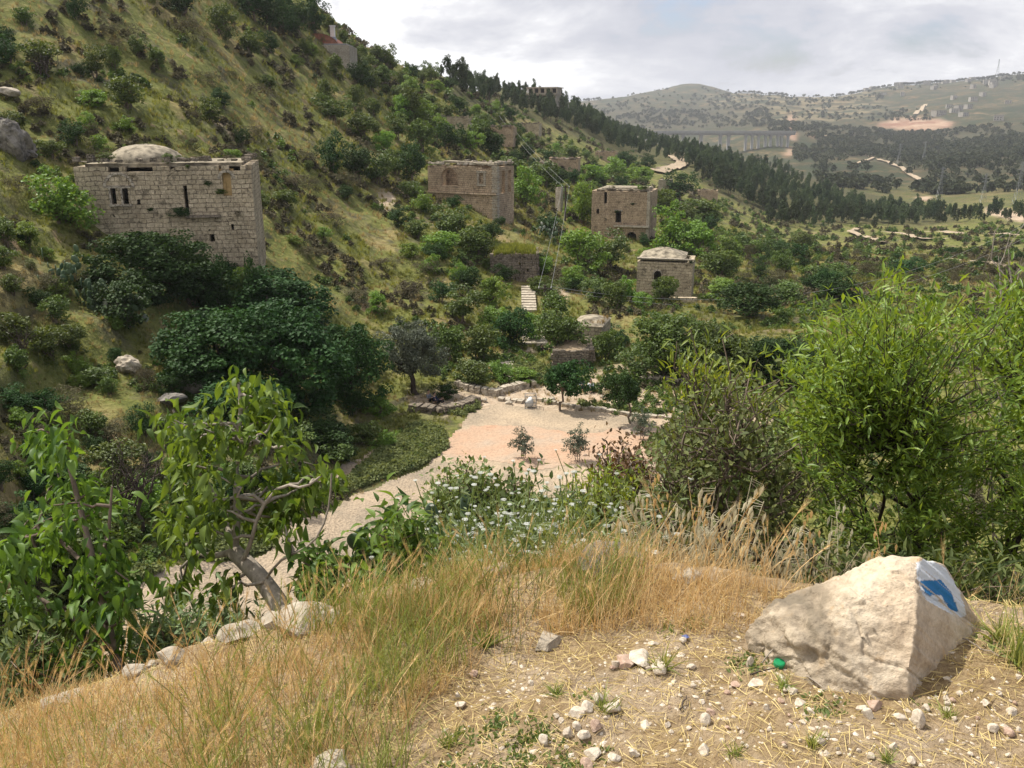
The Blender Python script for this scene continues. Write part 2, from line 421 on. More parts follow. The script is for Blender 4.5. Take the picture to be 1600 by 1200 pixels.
# land cover masks, stored on the ground mesh (R bare/pale, G wood floor, B dry grass); world positions
Vs = np.stack([Xg, Yg, Zg], -1).reshape(-1, 3)
Ug, Vg, Dg = proj(np.stack([Xg, Yg, Zg], -1))
wn = (fbm(Xg/(Rg*.02+.2), Yg/(Rg*.02+.2), 3, 61)-.5)*26
Uw, Vw = Ug+wn, Vg+wn*0.5
def soft(m, n=3):
    m = m.astype(float)
    for _ in range(n): m[1:-1, 1:-1] = (m[1:-1, 1:-1]*2+m[:-2, 1:-1]+m[2:, 1:-1]+m[1:-1, :-2]+m[1:-1, 2:])/6
    return m
bare = np.zeros(Xg.shape, bool)
bare |= inpoly(Uw, Vw, YARD) & (Rg > 50) & (Rg < 90)
def cover(poly, r0, r1): return inpoly(Uw, Vw, poly) & (Rg > r0) & (Rg < r1)
clay = cover([(1372,196),(1400,184),(1440,182),(1470,186),(1490,190),(1488,198),(1430,204),(1380,200)], 1200, 3600)
bare |= clay
for pl in ([(1225,178),(1240,178),(1246,222),(1228,215)], [(1230,232),(1238,232),(1236,243),(1225,243)], [(1268,210),(1280,212),(1276,220)],
           [(1425,305),(1450,305),(1450,312),(1425,312)], [(1540,325),(1600,330),(1600,345),(1545,338)], [(1050,232),(1068,234),(1068,248),(1052,250)]):
    bare |= cover(pl, 400, 3000)
for pl in ([(770,560),(800,560),(806,600),(785,608)], [(800,535),(840,545),(800,575),(770,570)], [(1190,430),(1215,432),(1232,452),(1222,462)], [(1118,398),(1150,416),(1145,424),(1110,406)],
           [(860,450),(885,450),(885,480),(860,482)], [(590,300),(650,292),(640,312),(596,330)], [(340,185),(395,215),(385,225),(330,195)]):
    bare |= cover(pl, 60, 300)
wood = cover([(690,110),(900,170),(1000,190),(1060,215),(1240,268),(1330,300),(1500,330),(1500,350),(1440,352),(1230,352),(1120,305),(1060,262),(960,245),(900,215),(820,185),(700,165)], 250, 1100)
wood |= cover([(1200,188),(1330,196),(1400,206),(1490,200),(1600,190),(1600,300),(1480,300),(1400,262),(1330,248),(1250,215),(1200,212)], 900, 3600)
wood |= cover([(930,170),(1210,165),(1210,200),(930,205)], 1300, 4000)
dry = cover([(1100,150),(1360,140),(1390,170),(1330,195),(1150,190)], 2000, 4000)
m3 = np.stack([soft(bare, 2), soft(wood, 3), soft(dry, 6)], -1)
# near: 1 = the trodden, stony ground
nrA, nrL = len(AZ), len(LR)
ii = np.arange(nrL-1)[:, None]*nrA; jj = np.arange(nrA-1)[None]
q = (ii+jj).ravel(); FQ = np.c_[q, q+1, q+nrA+1, q+nrA][:, ::-1]

g = NM('hill_ground')
Pn = g.pos()
bigN = g.noise(0.018, 5, 0.6); medN = g.noise(0.11, 6, 0.62, dist=0.6); finN = g.noise(1.1, 5, 0.7); vf = g.noise(9, 4, 0.7)
green = g.ramp(finN, [(0.25, (0.065, 0.08, 0.022)), (0.5, (0.14, 0.148, 0.04)), (0.75, (0.235, 0.22, 0.075))])
dryc = g.ramp(finN, [(0.25, (0.17, 0.115, 0.055)), (0.55, (0.31, 0.235, 0.11)), (0.8, (0.42, 0.33, 0.17))])
scrub = g.ramp(finN, [(0.3, (0.05, 0.045, 0.028)), (0.7, (0.13, 0.115, 0.075))])
c = g.mix(g.ramp(medN, [(0.52, 0.0), (0.70, 0.9)]), green, dryc)
c = g.mix(g.ramp(g.noise(0.19, 6, 0.65, off=(40, 7, 3), dist=1.0), [(0.52, 0.0), (0.64, 0.85)]), c, scrub)
soil = g.ramp(vf, [(0.3, (0.22, 0.14, 0.085)), (0.7, (0.38, 0.27, 0.17))])
c = g.mix(g.ramp(g.noise(0.33, 5, 0.6, off=(3, 70, 3)), [(0.62, 0.0), (0.70, 0.8)]), c, soil)
# far slopes: broad fields, terraces, thin scrub
mk = g.N('ShaderNodeAttribute', attribute_name='cover'); spm = g.N('ShaderNodeSeparateColor', {0: mk.outputs['Color']})
ln = g.N('ShaderNodeVectorMath', {0: Pn}, operation='LENGTH').outputs['Value']
farf = g.ramp(g.math('DIVIDE', ln, 1500.0), [(0.25, 0.0), (0.6, 1.0)])
fn = g.noise(0.012, 8, 0.68); fn2 = g.noise(0.035, 5, 0.75)
farc = g.ramp(fn, [(0.38, (0.038, 0.04, 0.024)), (0.5, (0.085, 0.066, 0.036)), (0.64, (0.19, 0.13, 0.07))])
farc = g.mix(g.ramp(fn2, [(0.45, 0.0), (0.54, 0.85)]), farc, (0.035, 0.048, 0.024))
farc = g.mix(g.ramp(g.noise(0.11, 4, 0.7), [(0.50, 0.0), (0.58, 0.7)]), farc, (0.03, 0.04, 0.02))
wv = g.N('ShaderNodeTexWave', {'Vector': Pn, 'Scale': 0.02, 'Distortion': 9.0, 'Detail': 3.0, 'Detail Scale': 0.6}, bands_direction='Z').outputs['Fac']
farc = g.mix(g.math('MULTIPLY', g.ramp(wv, [(0.55, 0.0), (0.8, 0.45)]), spm.outputs[2]), farc, (0.30, 0.24, 0.14))
c = g.mix(farf, c, farc)
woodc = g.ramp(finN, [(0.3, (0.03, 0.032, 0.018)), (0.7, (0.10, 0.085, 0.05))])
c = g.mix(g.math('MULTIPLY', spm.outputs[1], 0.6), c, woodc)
pale = g.ramp(g.noise(2.2, 6, 0.7), [(0.3, (0.34, 0.25, 0.17)), (0.7, (0.52, 0.42, 0.31))])
clayc = g.ramp(g.noise(0.02, 6, 0.7), [(0.4, (0.22, 0.12, 0.08)), (0.6, (0.38, 0.27, 0.19))])
c = g.mix(spm.outputs[0], c, g.mix(farf, pale, clayc))
# the ground underfoot: trampled straw on pale earth
e1 = g.noise(3.0, 6, 0.62); e2 = g.noise(38, 6, 0.75); e3 = g.noise(160, 3, 0.6)
earth = g.ramp(e2, [(0.25, (0.22, 0.16, 0.10)), (0.5, (0.38, 0.29, 0.195)), (0.8, (0.53, 0.43, 0.31))])
straw = g.ramp(e2, [(0.3, (0.16, 0.10, 0.05)), (0.6, (0.34, 0.245, 0.125)), (0.85, (0.52, 0.41, 0.24))])
near = g.mix(g.ramp(e1, [(0.42, 0.0), (0.56, 0.85)]), earth, straw)
near = g.mix(g.ramp(e3, [(0.30, 0.6), (0.45, 0.0)]), near, (0.16, 0.10, 0.06))
nf = g.ramp(g.math('DIVIDE', ln, 12.0), [(0.30, 1.0), (0.40, 0.0)])
slope = g.ramp(e1, [(0.3, (0.07, 0.06, 0.03)), (0.7, (0.20, 0.15, 0.08))])
nf2 = g.ramp(g.math('DIVIDE', ln, 60.0), [(0.30, 1.0), (0.45, 0.0)])
c = g.mix(nf2, c, slope); c = g.mix(nf, c, near)
bh = g.math('ADD', g.math('MULTIPLY', e2, 0.5), g.math('MULTIPLY', e3, 0.2))
nb = g.bump(g.math('ADD', g.math('MULTIPLY', bh, g.math('MULTIPLY', nf, 0.035)), g.math('MULTIPLY', finN, g.math('MULTIPLY', g.math('SUBTRACT', 1.0, nf), 0.5))), 1.0, 1.0)
ground_mat = g.end(g.bsdf(c, 0.95, 0.1, nb))
ground = mesh_obj('ground', Vs, [FQ], ground_mat, smooth=True, vattr={'cover': m3.reshape(-1, 3)})
tag(ground, kind='structure')

# ---- gravel sheets laid on the ground
def sheet(name, poly, step, mat, rmin=20, lift=0.05, wobble=0.35):
    """poly in world xy; organic outline"""
    poly = np.array(poly); x0, y0 = poly.min(0); x1, y1 = poly.max(0)
    xs = np.arange(round((x0-1)/step), round((x1+1)/step))*step; ys = np.arange(round((y0-1)/step), round((y1+1)/step))*step
    X, Y = np.meshgrid(xs, ys); wx = (fbm(X*.7, Y*.7, 3, 91)-.5)*wobble*4; wy = (fbm(X*.7+50, Y*.7, 3, 92)-.5)*wobble*4
    ins = inpoly(X+wx, Y+wy, poly); n = len(xs)
    V = np.stack([X, Y, height(X, Y)+lift], -1).reshape(-1, 3)
    I, J = np.nonzero(ins[:-1, :-1]); q = I*n+J
    Fq = np.c_[q, q+1, q+n+1, q+n]; used = np.unique(Fq); mp = np.zeros(len(V), int); mp[used] = np.arange(len(used))
    o = mesh_obj(name, V[used], [mp[Fq]], mat, smooth=True); tag(o, kind='structure'); return o
def wpoly(pix, rmin=20): return [tuple(hit(u, v, rmin)[:2]) for u, v in pix]
gm = NM('gravel')
gn = gm.noise(0.35, 4, 0.6); g2 = gm.noise(6, 5, 0.8); g3 = gm.N('ShaderNodeTexVoronoi', {'Vector': gm.pos(), 'Scale': 7.0}).outputs['Distance']
gc = gm.ramp(gn, [(0.38, (0.29, 0.235, 0.17)), (0.50, (0.37, 0.29, 0.205)), (0.64, (0.42, 0.325, 0.225))])
gc = gm.mix(1.0, gc, gm.ramp(g2, [(0.3, 0.55), (0.5, 1.0), (0.75, 1.25)]), 'MULTIPLY')
grav = gm.end(gm.bsdf(gc, 0.95, 0.1, gm.bump(gm.math('ADD', g2, g3), 0.8, 0.06)))
gm = NM('reddish_gravel')
gn = gm.noise(0.22, 4, 0.6, off=(5, 3, 0)); g2 = gm.noise(6, 5, 0.8)
gc = gm.ramp(gn, [(0.36, (0.44, 0.27, 0.175)), (0.52, (0.42, 0.295, 0.205)), (0.66, (0.37, 0.30, 0.23))])
gc = gm.mix(1.0, gc, gm.ramp(g2, [(0.3, 0.6), (0.5, 1.0), (0.75, 1.2)]), 'MULTIPLY')
redg = gm.end(gm.bsdf(gc, 0.95, 0.1, gm.bump(g2, 0.8, 0.06)))
road_pix = [(60,1100),(95,1010),(160,945),(215,905),(300,882),(420,862),(442,822),(500,802),(560,775),(610,752),(650,738),(700,700),(690,690),(720,668),(735,645),(780,630),
            (830,640),(960,652),(1062,656),(1085,690),(1060,760),(960,790),(800,770),(740,772),(690,820),(640,860),(560,910),(430,1010),(300,1080),(200,1130)]
sheet('gravel_path', wpoly(road_pix), 0.14, grav, lift=0.06, wobble=.2)
sheet('plaza', wpoly([(688,705),(700,680),(740,665),(820,668),(900,680),(960,672),(1050,668),(1060,700),(1050,730),(960,718),(880,730),(820,738),(760,720),(700,722)]), 0.14, redg, lift=0.072, wobble=.3)
sheet('side_path', wpoly([(515,745),(545,722),(590,700),(632,688),(640,694),(600,712),(565,735),(540,752)]), 0.14, grav, lift=0.06, wobble=.12)
def ribbon(name, pix, w, mat, rmin, lift, kind='structure', rmax=5900):
    pts = [hit(u, v, rmin, rmax) for u, v in pix]; P = []
    for a, b in zip(pts[:-1], pts[1:]):
        for t in np.linspace(0, 1, 14, endpoint=False): P.append(a.lerp(b, t))
    P.append(pts[-1]); P = np.array(P)[:, :2]
    for _ in range(6): P[1:-1] = (P[:-2]+2*P[1:-1]+P[2:])/4
    T = unit(np.gradient(P, axis=0)); Nn = np.c_[-T[:, 1], T[:, 0]]
    ww = w*(0.85+0.3*fbm(P[:, 0]/w/3, P[:, 1]/w/3, 2, 9))
    k = np.linspace(-.5, .5, 5); G = P[:, None]+Nn[:, None]*(k[None, :, None]*ww[:, None, None])
    Z = height(G[..., 0], G[..., 1])+lift
    V = np.concatenate([G, Z[..., None]], -1).reshape(-1, 3); n = len(P)
    q = (np.arange(n-1)[:, None]*5+np.arange(4)).ravel()
    o = mesh_obj(name, V, [np.c_[q, q+5, q+6, q+1]], mat, smooth=True); tag(o, kind=kind); return o
ribbon('dirt_track', [(1026,271),(1042,267),(1058,262),(1067,256),(1058,250),(1051,246)], 7, grav, 250, 1.0)
ribbon('dirt_track', [(1327,364),(1340,370),(1360,376),(1380,383)], 2.4, grav, 150, 1.0)
ribbon('dirt_track', [(1328,366),(1336,362),(1342,360)], 2.2, grav, 150, 1.0)
ribbon('dirt_track', [(1380,366),(1410,368),(1425,374),(1445,377),(1480,377)], 2.8, grav, 150, 1.0)
ribbon('dirt_track', [(1440,366),(1500,368),(1560,370),(1620,372)], 2.6, grav, 150, 1.0)
ribbon('dirt_track', [(1480,410),(1520,414),(1560,420),(1620,424)], 2, grav, 100, .9)
ribbon('dirt_track', [(1372,250),(1390,256),(1410,264),(1425,276),(1440,285),(1456,290)], 5, grav, 500, 1.5)
ribbon('dirt_track', [(1332,262),(1345,254),(1365,247)], 4, grav, 500, 1.5)
ribbon('dirt_track', [(1268,212),(1300,214),(1330,224),(1352,240),(1362,246)], 5, grav, 700, 1.5)
ribbon('dirt_track', [(1430,180),(1440,172),(1446,164)], 10, grav, 1200, 2.5)
# ------------------------------------------------------------------ plants: materials
M = {}
M['leaf_mid'] = foliage('green_leaves', (0.038, 0.064, 0.012), (0.13, 0.18, 0.032), 0.34)
M['leaf_bright'] = foliage('fresh_leaves', (0.09, 0.16, 0.022), (0.21, 0.32, 0.05), 0.4)
M['leaf_dark'] = foliage('dark_glossy_leaves', (0.016, 0.038, 0.010), (0.048, 0.098, 0.024), 0.2, 0.55, 0.12)
M['leaf_olive'] = foliage('silver_olive_leaves', (0.05, 0.065, 0.038), (0.155, 0.18, 0.115), 0.15, 0.5, 0.4, tint=(1.1, 1.1, .7))
M['leaf_pine'] = foliage('pine_needles', (0.024, 0.042, 0.018), (0.075, 0.10, 0.04), 0.14, 0.7, 0.2, 0.3)
M['leaf_far'] = foliage('far_wood_leaves', (0.03, 0.045, 0.024), (0.085, 0.10, 0.055), 0.12, 0.8, 0.1)
M['leaf_brown'] = foliage('dry_scrub', (0.06, 0.055, 0.03), (0.16, 0.145, 0.085), 0.2, 0.8, 0.1, tint=(1.1, 1, .8))
M['grass_green'] = foliage('green_grass', (0.10, 0.12, 0.028), (0.26, 0.27, 0.07), 0.4, 0.6, 0.2)
M['grass_dry'] = foliage('dry_grass', (0.20, 0.145, 0.06), (0.44, 0.34, 0.16), 0.35, 0.7, 0.2, tint=(1.1, 1, .8))
M['herb'] = foliage('soft_green_herbs', (0.11, 0.155, 0.05), (0.25, 0.30, 0.12), 0.35, 0.6, 0.2)
M['bark'] = bark('grey_brown_bark', (0.07, 0.05, 0.035), (0.22, 0.17, 0.13))
M['bark_pale'] = bark('pale_bark', (0.16, 0.13, 0.10), (0.38, 0.33, 0.27))
M['bark_dark'] = bark('dark_bark', (0.03, 0.022, 0.018), (0.09, 0.07, 0.055))
LEAF = (np.array([(0, 0, 0), (.42, .45, .10), (0, 1, -.04), (-.42, .45, .10)]), [np.array([(0, 1, 2, 3)])])
def lobes(dirs, seed, k=6, depth=0.5):
    """irregular outline: radius factor per direction"""
    g = np.random.default_rng(seed); c = rand_dirs(k, g); w = g.uniform(.55, 1.1, k)
    d = dirs @ c.T
    return 1-depth + depth*1.3*np.clip((np.clip(d, 0, 1)**3*w).sum(1), 0, 1.25)
def crown_mb(n_cl, per, leaf, seed, sx=.5, sy=.5, z0=0.0, z1=1.0, clr=0.13, fill=.55, flat=0.0, prof=None, narrow=1.0, droop=0.0):
    """clumps of small leaves through the volume of a crown; unit width and height"""
    g = np.random.default_rng(seed)
    d = rand_dirs(n_cl, g); rr = g.uniform(0, 1, n_cl)**(fill*.6)*lobes(d, seed)
    cen = d*rr[:, None]*np.array([sx, sy, (z1-z0)/2])*(1-clr*.9); cen[:, 2] += (z0+z1)/2
    if prof is not None:
        h = (cen[:, 2]-z0)/(z1-z0); s_ = prof(np.clip(h, 0, 1)); cen[:, 0] *= s_; cen[:, 1] *= s_
    cr = clr*g.uniform(.6, 1.25, n_cl)
    ci = np.repeat(np.arange(n_cl), per); n = len(ci)
    ld = rand_dirs(n, g); ld[:, 2] = ld[:, 2]*.8+.12
    P = cen[ci]+ld*(cr[ci]*g.uniform(.5, 1.0, n)**.5)[:, None]*np.array([1, 1, .8])
    nrm = unit(ld*.7+np.array([0, 0, .55])+g.normal(size=(n, 3))*.55)
    t = unit(np.cross(nrm, rand_dirs(n, g))); t[:, 2] -= droop; t = unit(t)
    s_ = leaf*g.uniform(.65, 1.35, n)
    Mx = frames(t, nrm, s_); Mx[:, :, 0] *= narrow
    clv = g.uniform(0, 1, n_cl)
    rv = np.clip(clv[ci]*.55+g.uniform(0, 1, n)*.4+np.clip((P[:, 2]-z0)/(z1-z0), 0, 1)*.05, 0, 1)
    mb = MB(); mb.stamp(LEAF[0], LEAF[1], Mx, P, rv); return mb, cen
def branch_path(a, b, g, n=6, wob=.06):
    a = np.array(a, float); b = np.array(b, float); L = np.linalg.norm(b-a)
    t = np.linspace(0, 1, n)[:, None]; P = a+(b-a)*t
    P[1:-1] += g.normal(size=(n-2, 3))*L*wob; return P
def trunk_mb(cen, seed, base_r, fork=.35, n_l=7, stems=1, spread=.05, seg=6, top=.5):
    g = np.random.default_rng(seed+500); mb = MB()
    for s_ in range(stems):
        a0 = g.uniform(0, 6.28); bx, by = (math.cos(a0)*spread, math.sin(a0)*spread) if stems > 1 else (0, 0)
        F_ = np.array([bx*1.6+g.normal()*.03, by*1.6+g.normal()*.03, fork])
        P = branch_path((bx, by, -.06), F_, g, 6, .05); mb.tube(P, np.linspace(base_r, base_r*.7, 6), seg)
        idx = g.choice(len(cen), min(n_l, len(cen)), replace=False)
        for i in idx:
            mb.tube(branch_path(F_, F_+(cen[i]-F_)*.85, g, 6, .07), np.linspace(base_r*.55, base_r*.12, 6), 4)
    return mb
KINDS = {}   # name -> list of (crown mesh obj, trunk mesh obj)
def kind(key, n, crown_kw, mat, trunk=None, bark_m='bark'):
    L = []
    for i in range(n):
        mb, cen = crown_mb(seed=hash_(key)+i*13, **crown_kw)
        co = mb.build('crown', M[mat], link=False)
        to = None
        if trunk: to = trunk_mb(cen, hash_(key)+i*7, **trunk).build('trunk', M[bark_m], smooth=True, link=False)
        L.append((co, to))
    KINDS[key] = L
def hash_(s): return sum(ord(c)*(i+3) for i, c in enumerate(s)) % 9999
kind('bush', 5, dict(n_cl=46, per=60, leaf=.055, z0=-.12, z1=1, clr=.15), 'leaf_mid', dict(base_r=.03, fork=.15, stems=3, n_l=4))
kind('bright', 4, dict(n_cl=46, per=60, leaf=.055, z0=-.1, z1=1, clr=.15), 'leaf_bright', dict(base_r=.03, fork=.15, stems=3, n_l=4))
kind('dark', 4, dict(n_cl=60, per=70, leaf=.042, z0=-.12, z1=1, clr=.14), 'leaf_dark', dict(base_r=.03, fork=.15, stems=3, n_l=4))
kind('tree', 4, dict(n_cl=60, per=80, leaf=.042, z0=.22, z1=1, clr=.13), 'leaf_mid', dict(base_r=.035, fork=.34, n_l=8))
kind('olive', 3, dict(n_cl=130, per=110, leaf=.034, z0=.14, z1=1, clr=.10, narrow=.5), 'leaf_olive', dict(base_r=.05, fork=.26, n_l=9), 'bark_dark')
kind('scrub', 4, dict(n_cl=40, per=40, leaf=.05, z0=-.15, z1=1, clr=.16, narrow=.5), 'leaf_brown')
kind('pine', 5, dict(n_cl=40, per=30, leaf=.075, z0=.16, z1=1, clr=.12, prof=lambda h: 1.15-.75*h, fill=.8), 'leaf_pine', dict(base_r=.022, fork=.5, n_l=4))
kind('cypress', 3, dict(n_cl=40, per=26, leaf=.06, z0=.02, z1=1, clr=.13, prof=lambda h: 1.0-.6*h**2), 'leaf_pine', dict(base_r=.03, fork=.2, n_l=2))
LOOKN = {'bush': 'green_shrub', 'bright': 'green_shrub', 'dark': 'dark_shrub', 'tree': 'broadleaf_tree', 'olive': 'olive_tree', 'scrub': 'dry_shrub', 'pine': 'pine_tree', 'cypress': 'cypress_tree'}
LOOKL = {'bush': 'mid green shrub', 'bright': 'bright green shrub', 'dark': 'dark green dense shrub', 'tree': 'rounded green tree', 'olive': 'grey green olive tree', 'scrub': 'brownish dry shrub', 'pine': 'dark pine', 'cypress': 'slim dark cypress'}
LOOKC = {'bush': 'shrub', 'bright': 'shrub', 'dark': 'shrub', 'tree': 'tree', 'olive': 'tree', 'scrub': 'shrub', 'pine': 'pine', 'cypress': 'cypress'}
count = {}
placed = []      # every plant, labelled at the end from where it stands
def plant(kd, pos, w, h, variant=None, rz=None, label=None, sink=.0, parts=True, g=None, group=None):
    L = KINDS[kd]; i = (count.get(kd, 0) if variant is None else variant) % len(L); count[kd] = count.get(kd, 0)+1
    co, to = L[i]; rz = rng.uniform(0, 6.28) if rz is None else rz
    nm = LOOKN[kd]
    ax = rng.uniform(.78, 1.28) if label is None and kd not in ('pine', 'cypress') else 1.0
    if parts and to:
        e = empty(nm, pos, rz); e.scale = (w*ax, w/ax, h); e.location.z -= sink
        for src, pn in ((co, 'crown'), (to, 'trunk')):
            c = bpy.data.objects.new(pn, src.data); C.objects.link(c); c.parent = e
    else:
        e = bpy.data.objects.new(nm, co.data); C.objects.link(e); e.location = pos; e.location.z -= sink
        e.rotation_euler = (0, 0, rz); e.scale = (w*ax, w/ax, h)
    e['category'] = LOOKC[kd]
    if label: e['label'] = label
    u, v, d = proj(np.array(e.location))
    placed.append((e, kd, float(u), float(v), w*F/float(d), label is not None, group)); return e
def plant_px(kd, u, v, wp, hp, **k):
    """plant standing where the photograph shows its foot at pixel (u, v), wp x hp pixels big"""
    p = hit(u, v, k.pop('rmin', 28)); s_ = depth(p)/F
    return plant(kd, p, wp*s_, hp*s_*k.pop('hs', 1.0), **k)
kind('carob', 3, dict(n_cl=130, per=110, leaf=.030, z0=-.1, z1=1, clr=.11), 'leaf_dark', dict(base_r=.03, fork=.2, stems=3, n_l=6), 'bark_dark')
kind('grove', 2, dict(n_cl=150, per=120, leaf=.030, z0=-.06, z1=1, clr=.11), 'leaf_mid', dict(base_r=.03, fork=.2, stems=3, n_l=6), 'bark_dark')
LOOKN.update(carob='carob_tree', grove='broadleaf_tree'); LOOKL.update(carob='dark glossy carob', grove='dense green tree'); LOOKC.update(carob='tree', grove='tree')
# prominent hillside shrubs and trees (foot u, foot v, width, height)
big = [
 ('bright',100,345,95,78),('bright',45,385,50,40),('carob',236,462,150,128),('dark',200,500,110,80),('dark',300,470,110,75),('dark',385,425,60,40),('dark',345,440,60,40),('bush',310,450,60,44),('carob',320,478,90,50),('dark',368,448,56,34),
 ('bush',330,190,42,42),('bush',70,105,60,45),('dark',8,75,40,35),('bush',38,38,35,30),('dark',120,28,30,40),('bush',150,120,40,45),('bush',178,110,26,40),('bush',200,165,60,50),
 ('bright',145,165,55,30),('bright',140,205,30,30),('dark',118,225,45,40),('bright',195,205,32,22),('bright',158,240,30,30),('bush',80,245,40,30),('bright',360,248,36,18),
 ('bush',28,200,40,30),('dark',520,265,50,60),('dark',560,280,60,58),('bush',590,285,50,45),('bush',565,215,60,40),('bush',620,270,40,40),('dark',645,280,50,60),
 ('bush',345,52,40,50),('dark',285,20,60,40),('bush',390,85,40,40),('dark',425,82,24,32),('bush',480,92,22,30),('bright',462,104,26,18),('dark',455,55,30,30),
 ('bush',523,118,30,34),('bush',510,165,35,45),('bush',555,170,26,42),('bush',585,180,30,30),('bush',520,190,45,40),('bush',640,185,44,50),('bush',600,130,40,30),('bush',570,110,34,26),
 ('dark',700,235,45,45),('bush',745,225,50,45),('bright',690,215,40,34),('dark',770,240,40,44),('bush',620,215,36,36),('bush',660,235,44,50),('bright',600,240,36,36),
 ('bush',410,325,30,26),('bright',403,320,26,30),('bush',445,320,40,26),('scrub',455,295,60,30),('scrub',480,255,50,26),('scrub',330,130,60,24),('scrub',290,60,70,34),('scrub',180,60,60,34),
 ('scrub',300,235,40,30),('scrub',400,150,60,26),('scrub',60,180,60,36),('scrub',400,215,50,26),('scrub',420,470,50,20),('scrub',480,400,50,20),('scrub',520,350,50,22),('scrub',30,300,50,36),
 ('bright',505,370,26,16),('bright',460,380,24,14),('bright',590,487,36,34),('bright',768,475,46,54),('bright',720,440,26,30),('bush',650,370,40,30),('bush',700,370,60,46),('bush',740,400,70,50),
 ('bright',660,330,40,30),('bush',640,310,44,30),('dark',620,350,40,30),('bright',690,395,60,34),('bright',640,400,40,26),('bush',790,330,50,50),('bright',820,320,50,60),('bush',800,285,50,46),
 ('bright',912,345,52,66),('dark',858,368,44,36),('bright',910,415,70,60),('bush',950,420,60,56),('bush',850,290,50,40),('bright',925,285,50,34),('bright',960,280,46,34),('bush',890,250,40,26),
 ('bright',1055,390,70,70),('bright',1090,400,60,56),('bush',1035,330,50,40),('dark',1060,310,60,44),('bush',1100,350,60,44),('dark',980,260,36,26),('dark',1010,262,30,22),('bright',1000,285,50,30),
 ('bright',895,450,40,36),('bush',860,470,40,30),('bush',960,480,44,44),('bush',930,470,50,40),('bush',1040,470,44,46),('dark',1170,492,90,58),('bush',1120,430,60,44),('bright',1140,400,50,36),
 ('bush',1180,400,60,34),('dark',1215,410,40,32),('bush',1250,390,44,30),('bright',1130,470,60,36),('bush',1230,470,60,34),('bush',1290,440,60,34),('dark',1300,470,60,44),('dark',1420,430,60,30),
 ('bush',750,560,60,60),('dark',800,540,70,66),('bright',770,520,60,50),('bush',720,500,60,50),('dark',690,470,40,34),('bright',830,530,40,44),('bush',700,560,50,60),('bush',740,600,60,44),
 ('bright',785,590,40,26),('bright',820,598,44,26),('bush',870,500,50,50),('bush',945,560,40,50),('bright',1000,480,30,30),('dark',960,540,40,30),
 ('bush',560,560,60,50),('dark',700,620,40,26),('scrub',600,420,50,24),('scrub',640,460,60,30),('scrub',560,470,50,24),('scrub',665,430,50,30),('scrub',540,290,60,24),('scrub',880,440,60,30),
 ('bush',110,545,56,42),('scrub',80,460,60,40),('scrub',30,450,50,40),('bush',150,600,60,30),('scrub',110,640,70,40),('scrub',60,700,80,50),('dark',100,760,90,50),('bush',180,740,80,60),('dark',20,640,60,40),('scrub',180,690,60,40),
 ('bush',60,900,110,90),('bush',160,880,90,80),('dark',20,830,80,60),('bush',120,960,120,90),('bush',30,1010,120,110),('bright',230,800,70,60),('bush',100,830,80,60),
 ('dark',500,690,90,50),('bush',450,700,80,40),('bush',520,720,60,36),('bush',380,760,70,50),('dark',440,770,60,40),('bush',570,690,50,36),('bright',600,700,40,30),
]
for i, (kd, u, v, w, h) in enumerate(big):
    plant_px(kd, u, v+h*.06, w*1.1, h*1.1)
# the large carob thicket in the stream bed and other named trees
def named(kd, u, v, w, h, label, **k): return plant_px(kd, u, v, w, h, label=label, **k)
named('carob', 430, 530, 190, 125, 'dark carob tree at the upper end of the thicket below the domed ruin')
named('carob', 330, 600, 200, 150, 'dark carob tree on the left side of the thicket behind the fig')
named('carob', 460, 630, 220, 190, 'widest dark glossy carob tree in the middle of the thicket')
named('carob', 545, 628, 130, 140, 'dark carob tree at the right end of the thicket beside the olive')
named('carob', 385, 672, 180, 110, 'low dark carob tree at the foot of the thicket')
named('olive', 650, 616, 112, 128, 'large round grey green olive tree shading the two seated people')
named('grove', 1040, 592, 140, 116, 'dense green tree at the left end of the clump right of the plaza')
named('grove', 1130, 600, 150, 105, 'dense dark green tree in the middle of the clump behind the thorn bush')
named('carob', 1200, 600, 140, 96, 'dark tree at the right end of the clump behind the thorn bush')
named('tree', 874, 566, 84, 88, 'green tree with several stems beside the small stone hut')
named('bush', 398, 672, 78, 66, 'bright rounded shrub in front of the carob thicket above the fig')
kind('plaza_tree', 2, dict(n_cl=80, per=80, leaf=.040, z0=.28, z1=1, clr=.10), 'leaf_dark', dict(base_r=.028, fork=.38, n_l=9), 'bark')
LOOKN['plaza_tree'] = 'young_tree'; LOOKC['plaza_tree'] = 'tree'; LOOKL['plaza_tree'] = 'young dark tree'
named('plaza_tree', 877, 642, 84, 88, 'young dark leaved tree on the plaza nearest to the wire basket', variant=0, sink=.0)
e_ = named('plaza_tree', 986, 664, 72, 96, 'young tree with leaning trunk on the right of the plaza', variant=1); e_.rotation_euler = (0, R(-12), 0)
kind('sapling', 3, dict(n_cl=60, per=22, leaf=.075, z0=.12, z1=1, clr=.085, narrow=.4, fill=1.0), 'leaf_olive', dict(base_r=.014, fork=.18, stems=3, n_l=8), 'bark')
LOOKN['sapling'] = 'olive_sapling'; LOOKC['sapling'] = 'sapling'; LOOKL['sapling'] = 'thin olive sapling'
named('sapling', 816, 718, 50, 52, 'thin olive sapling on the near edge of the plaza, the left one')
named('sapling', 903, 722, 56, 60, 'bushy olive sapling on the near edge of the plaza, in the middle')
named('sapling', 1003, 688, 44, 56, 'olive sapling at the foot of the leaning plaza tree')
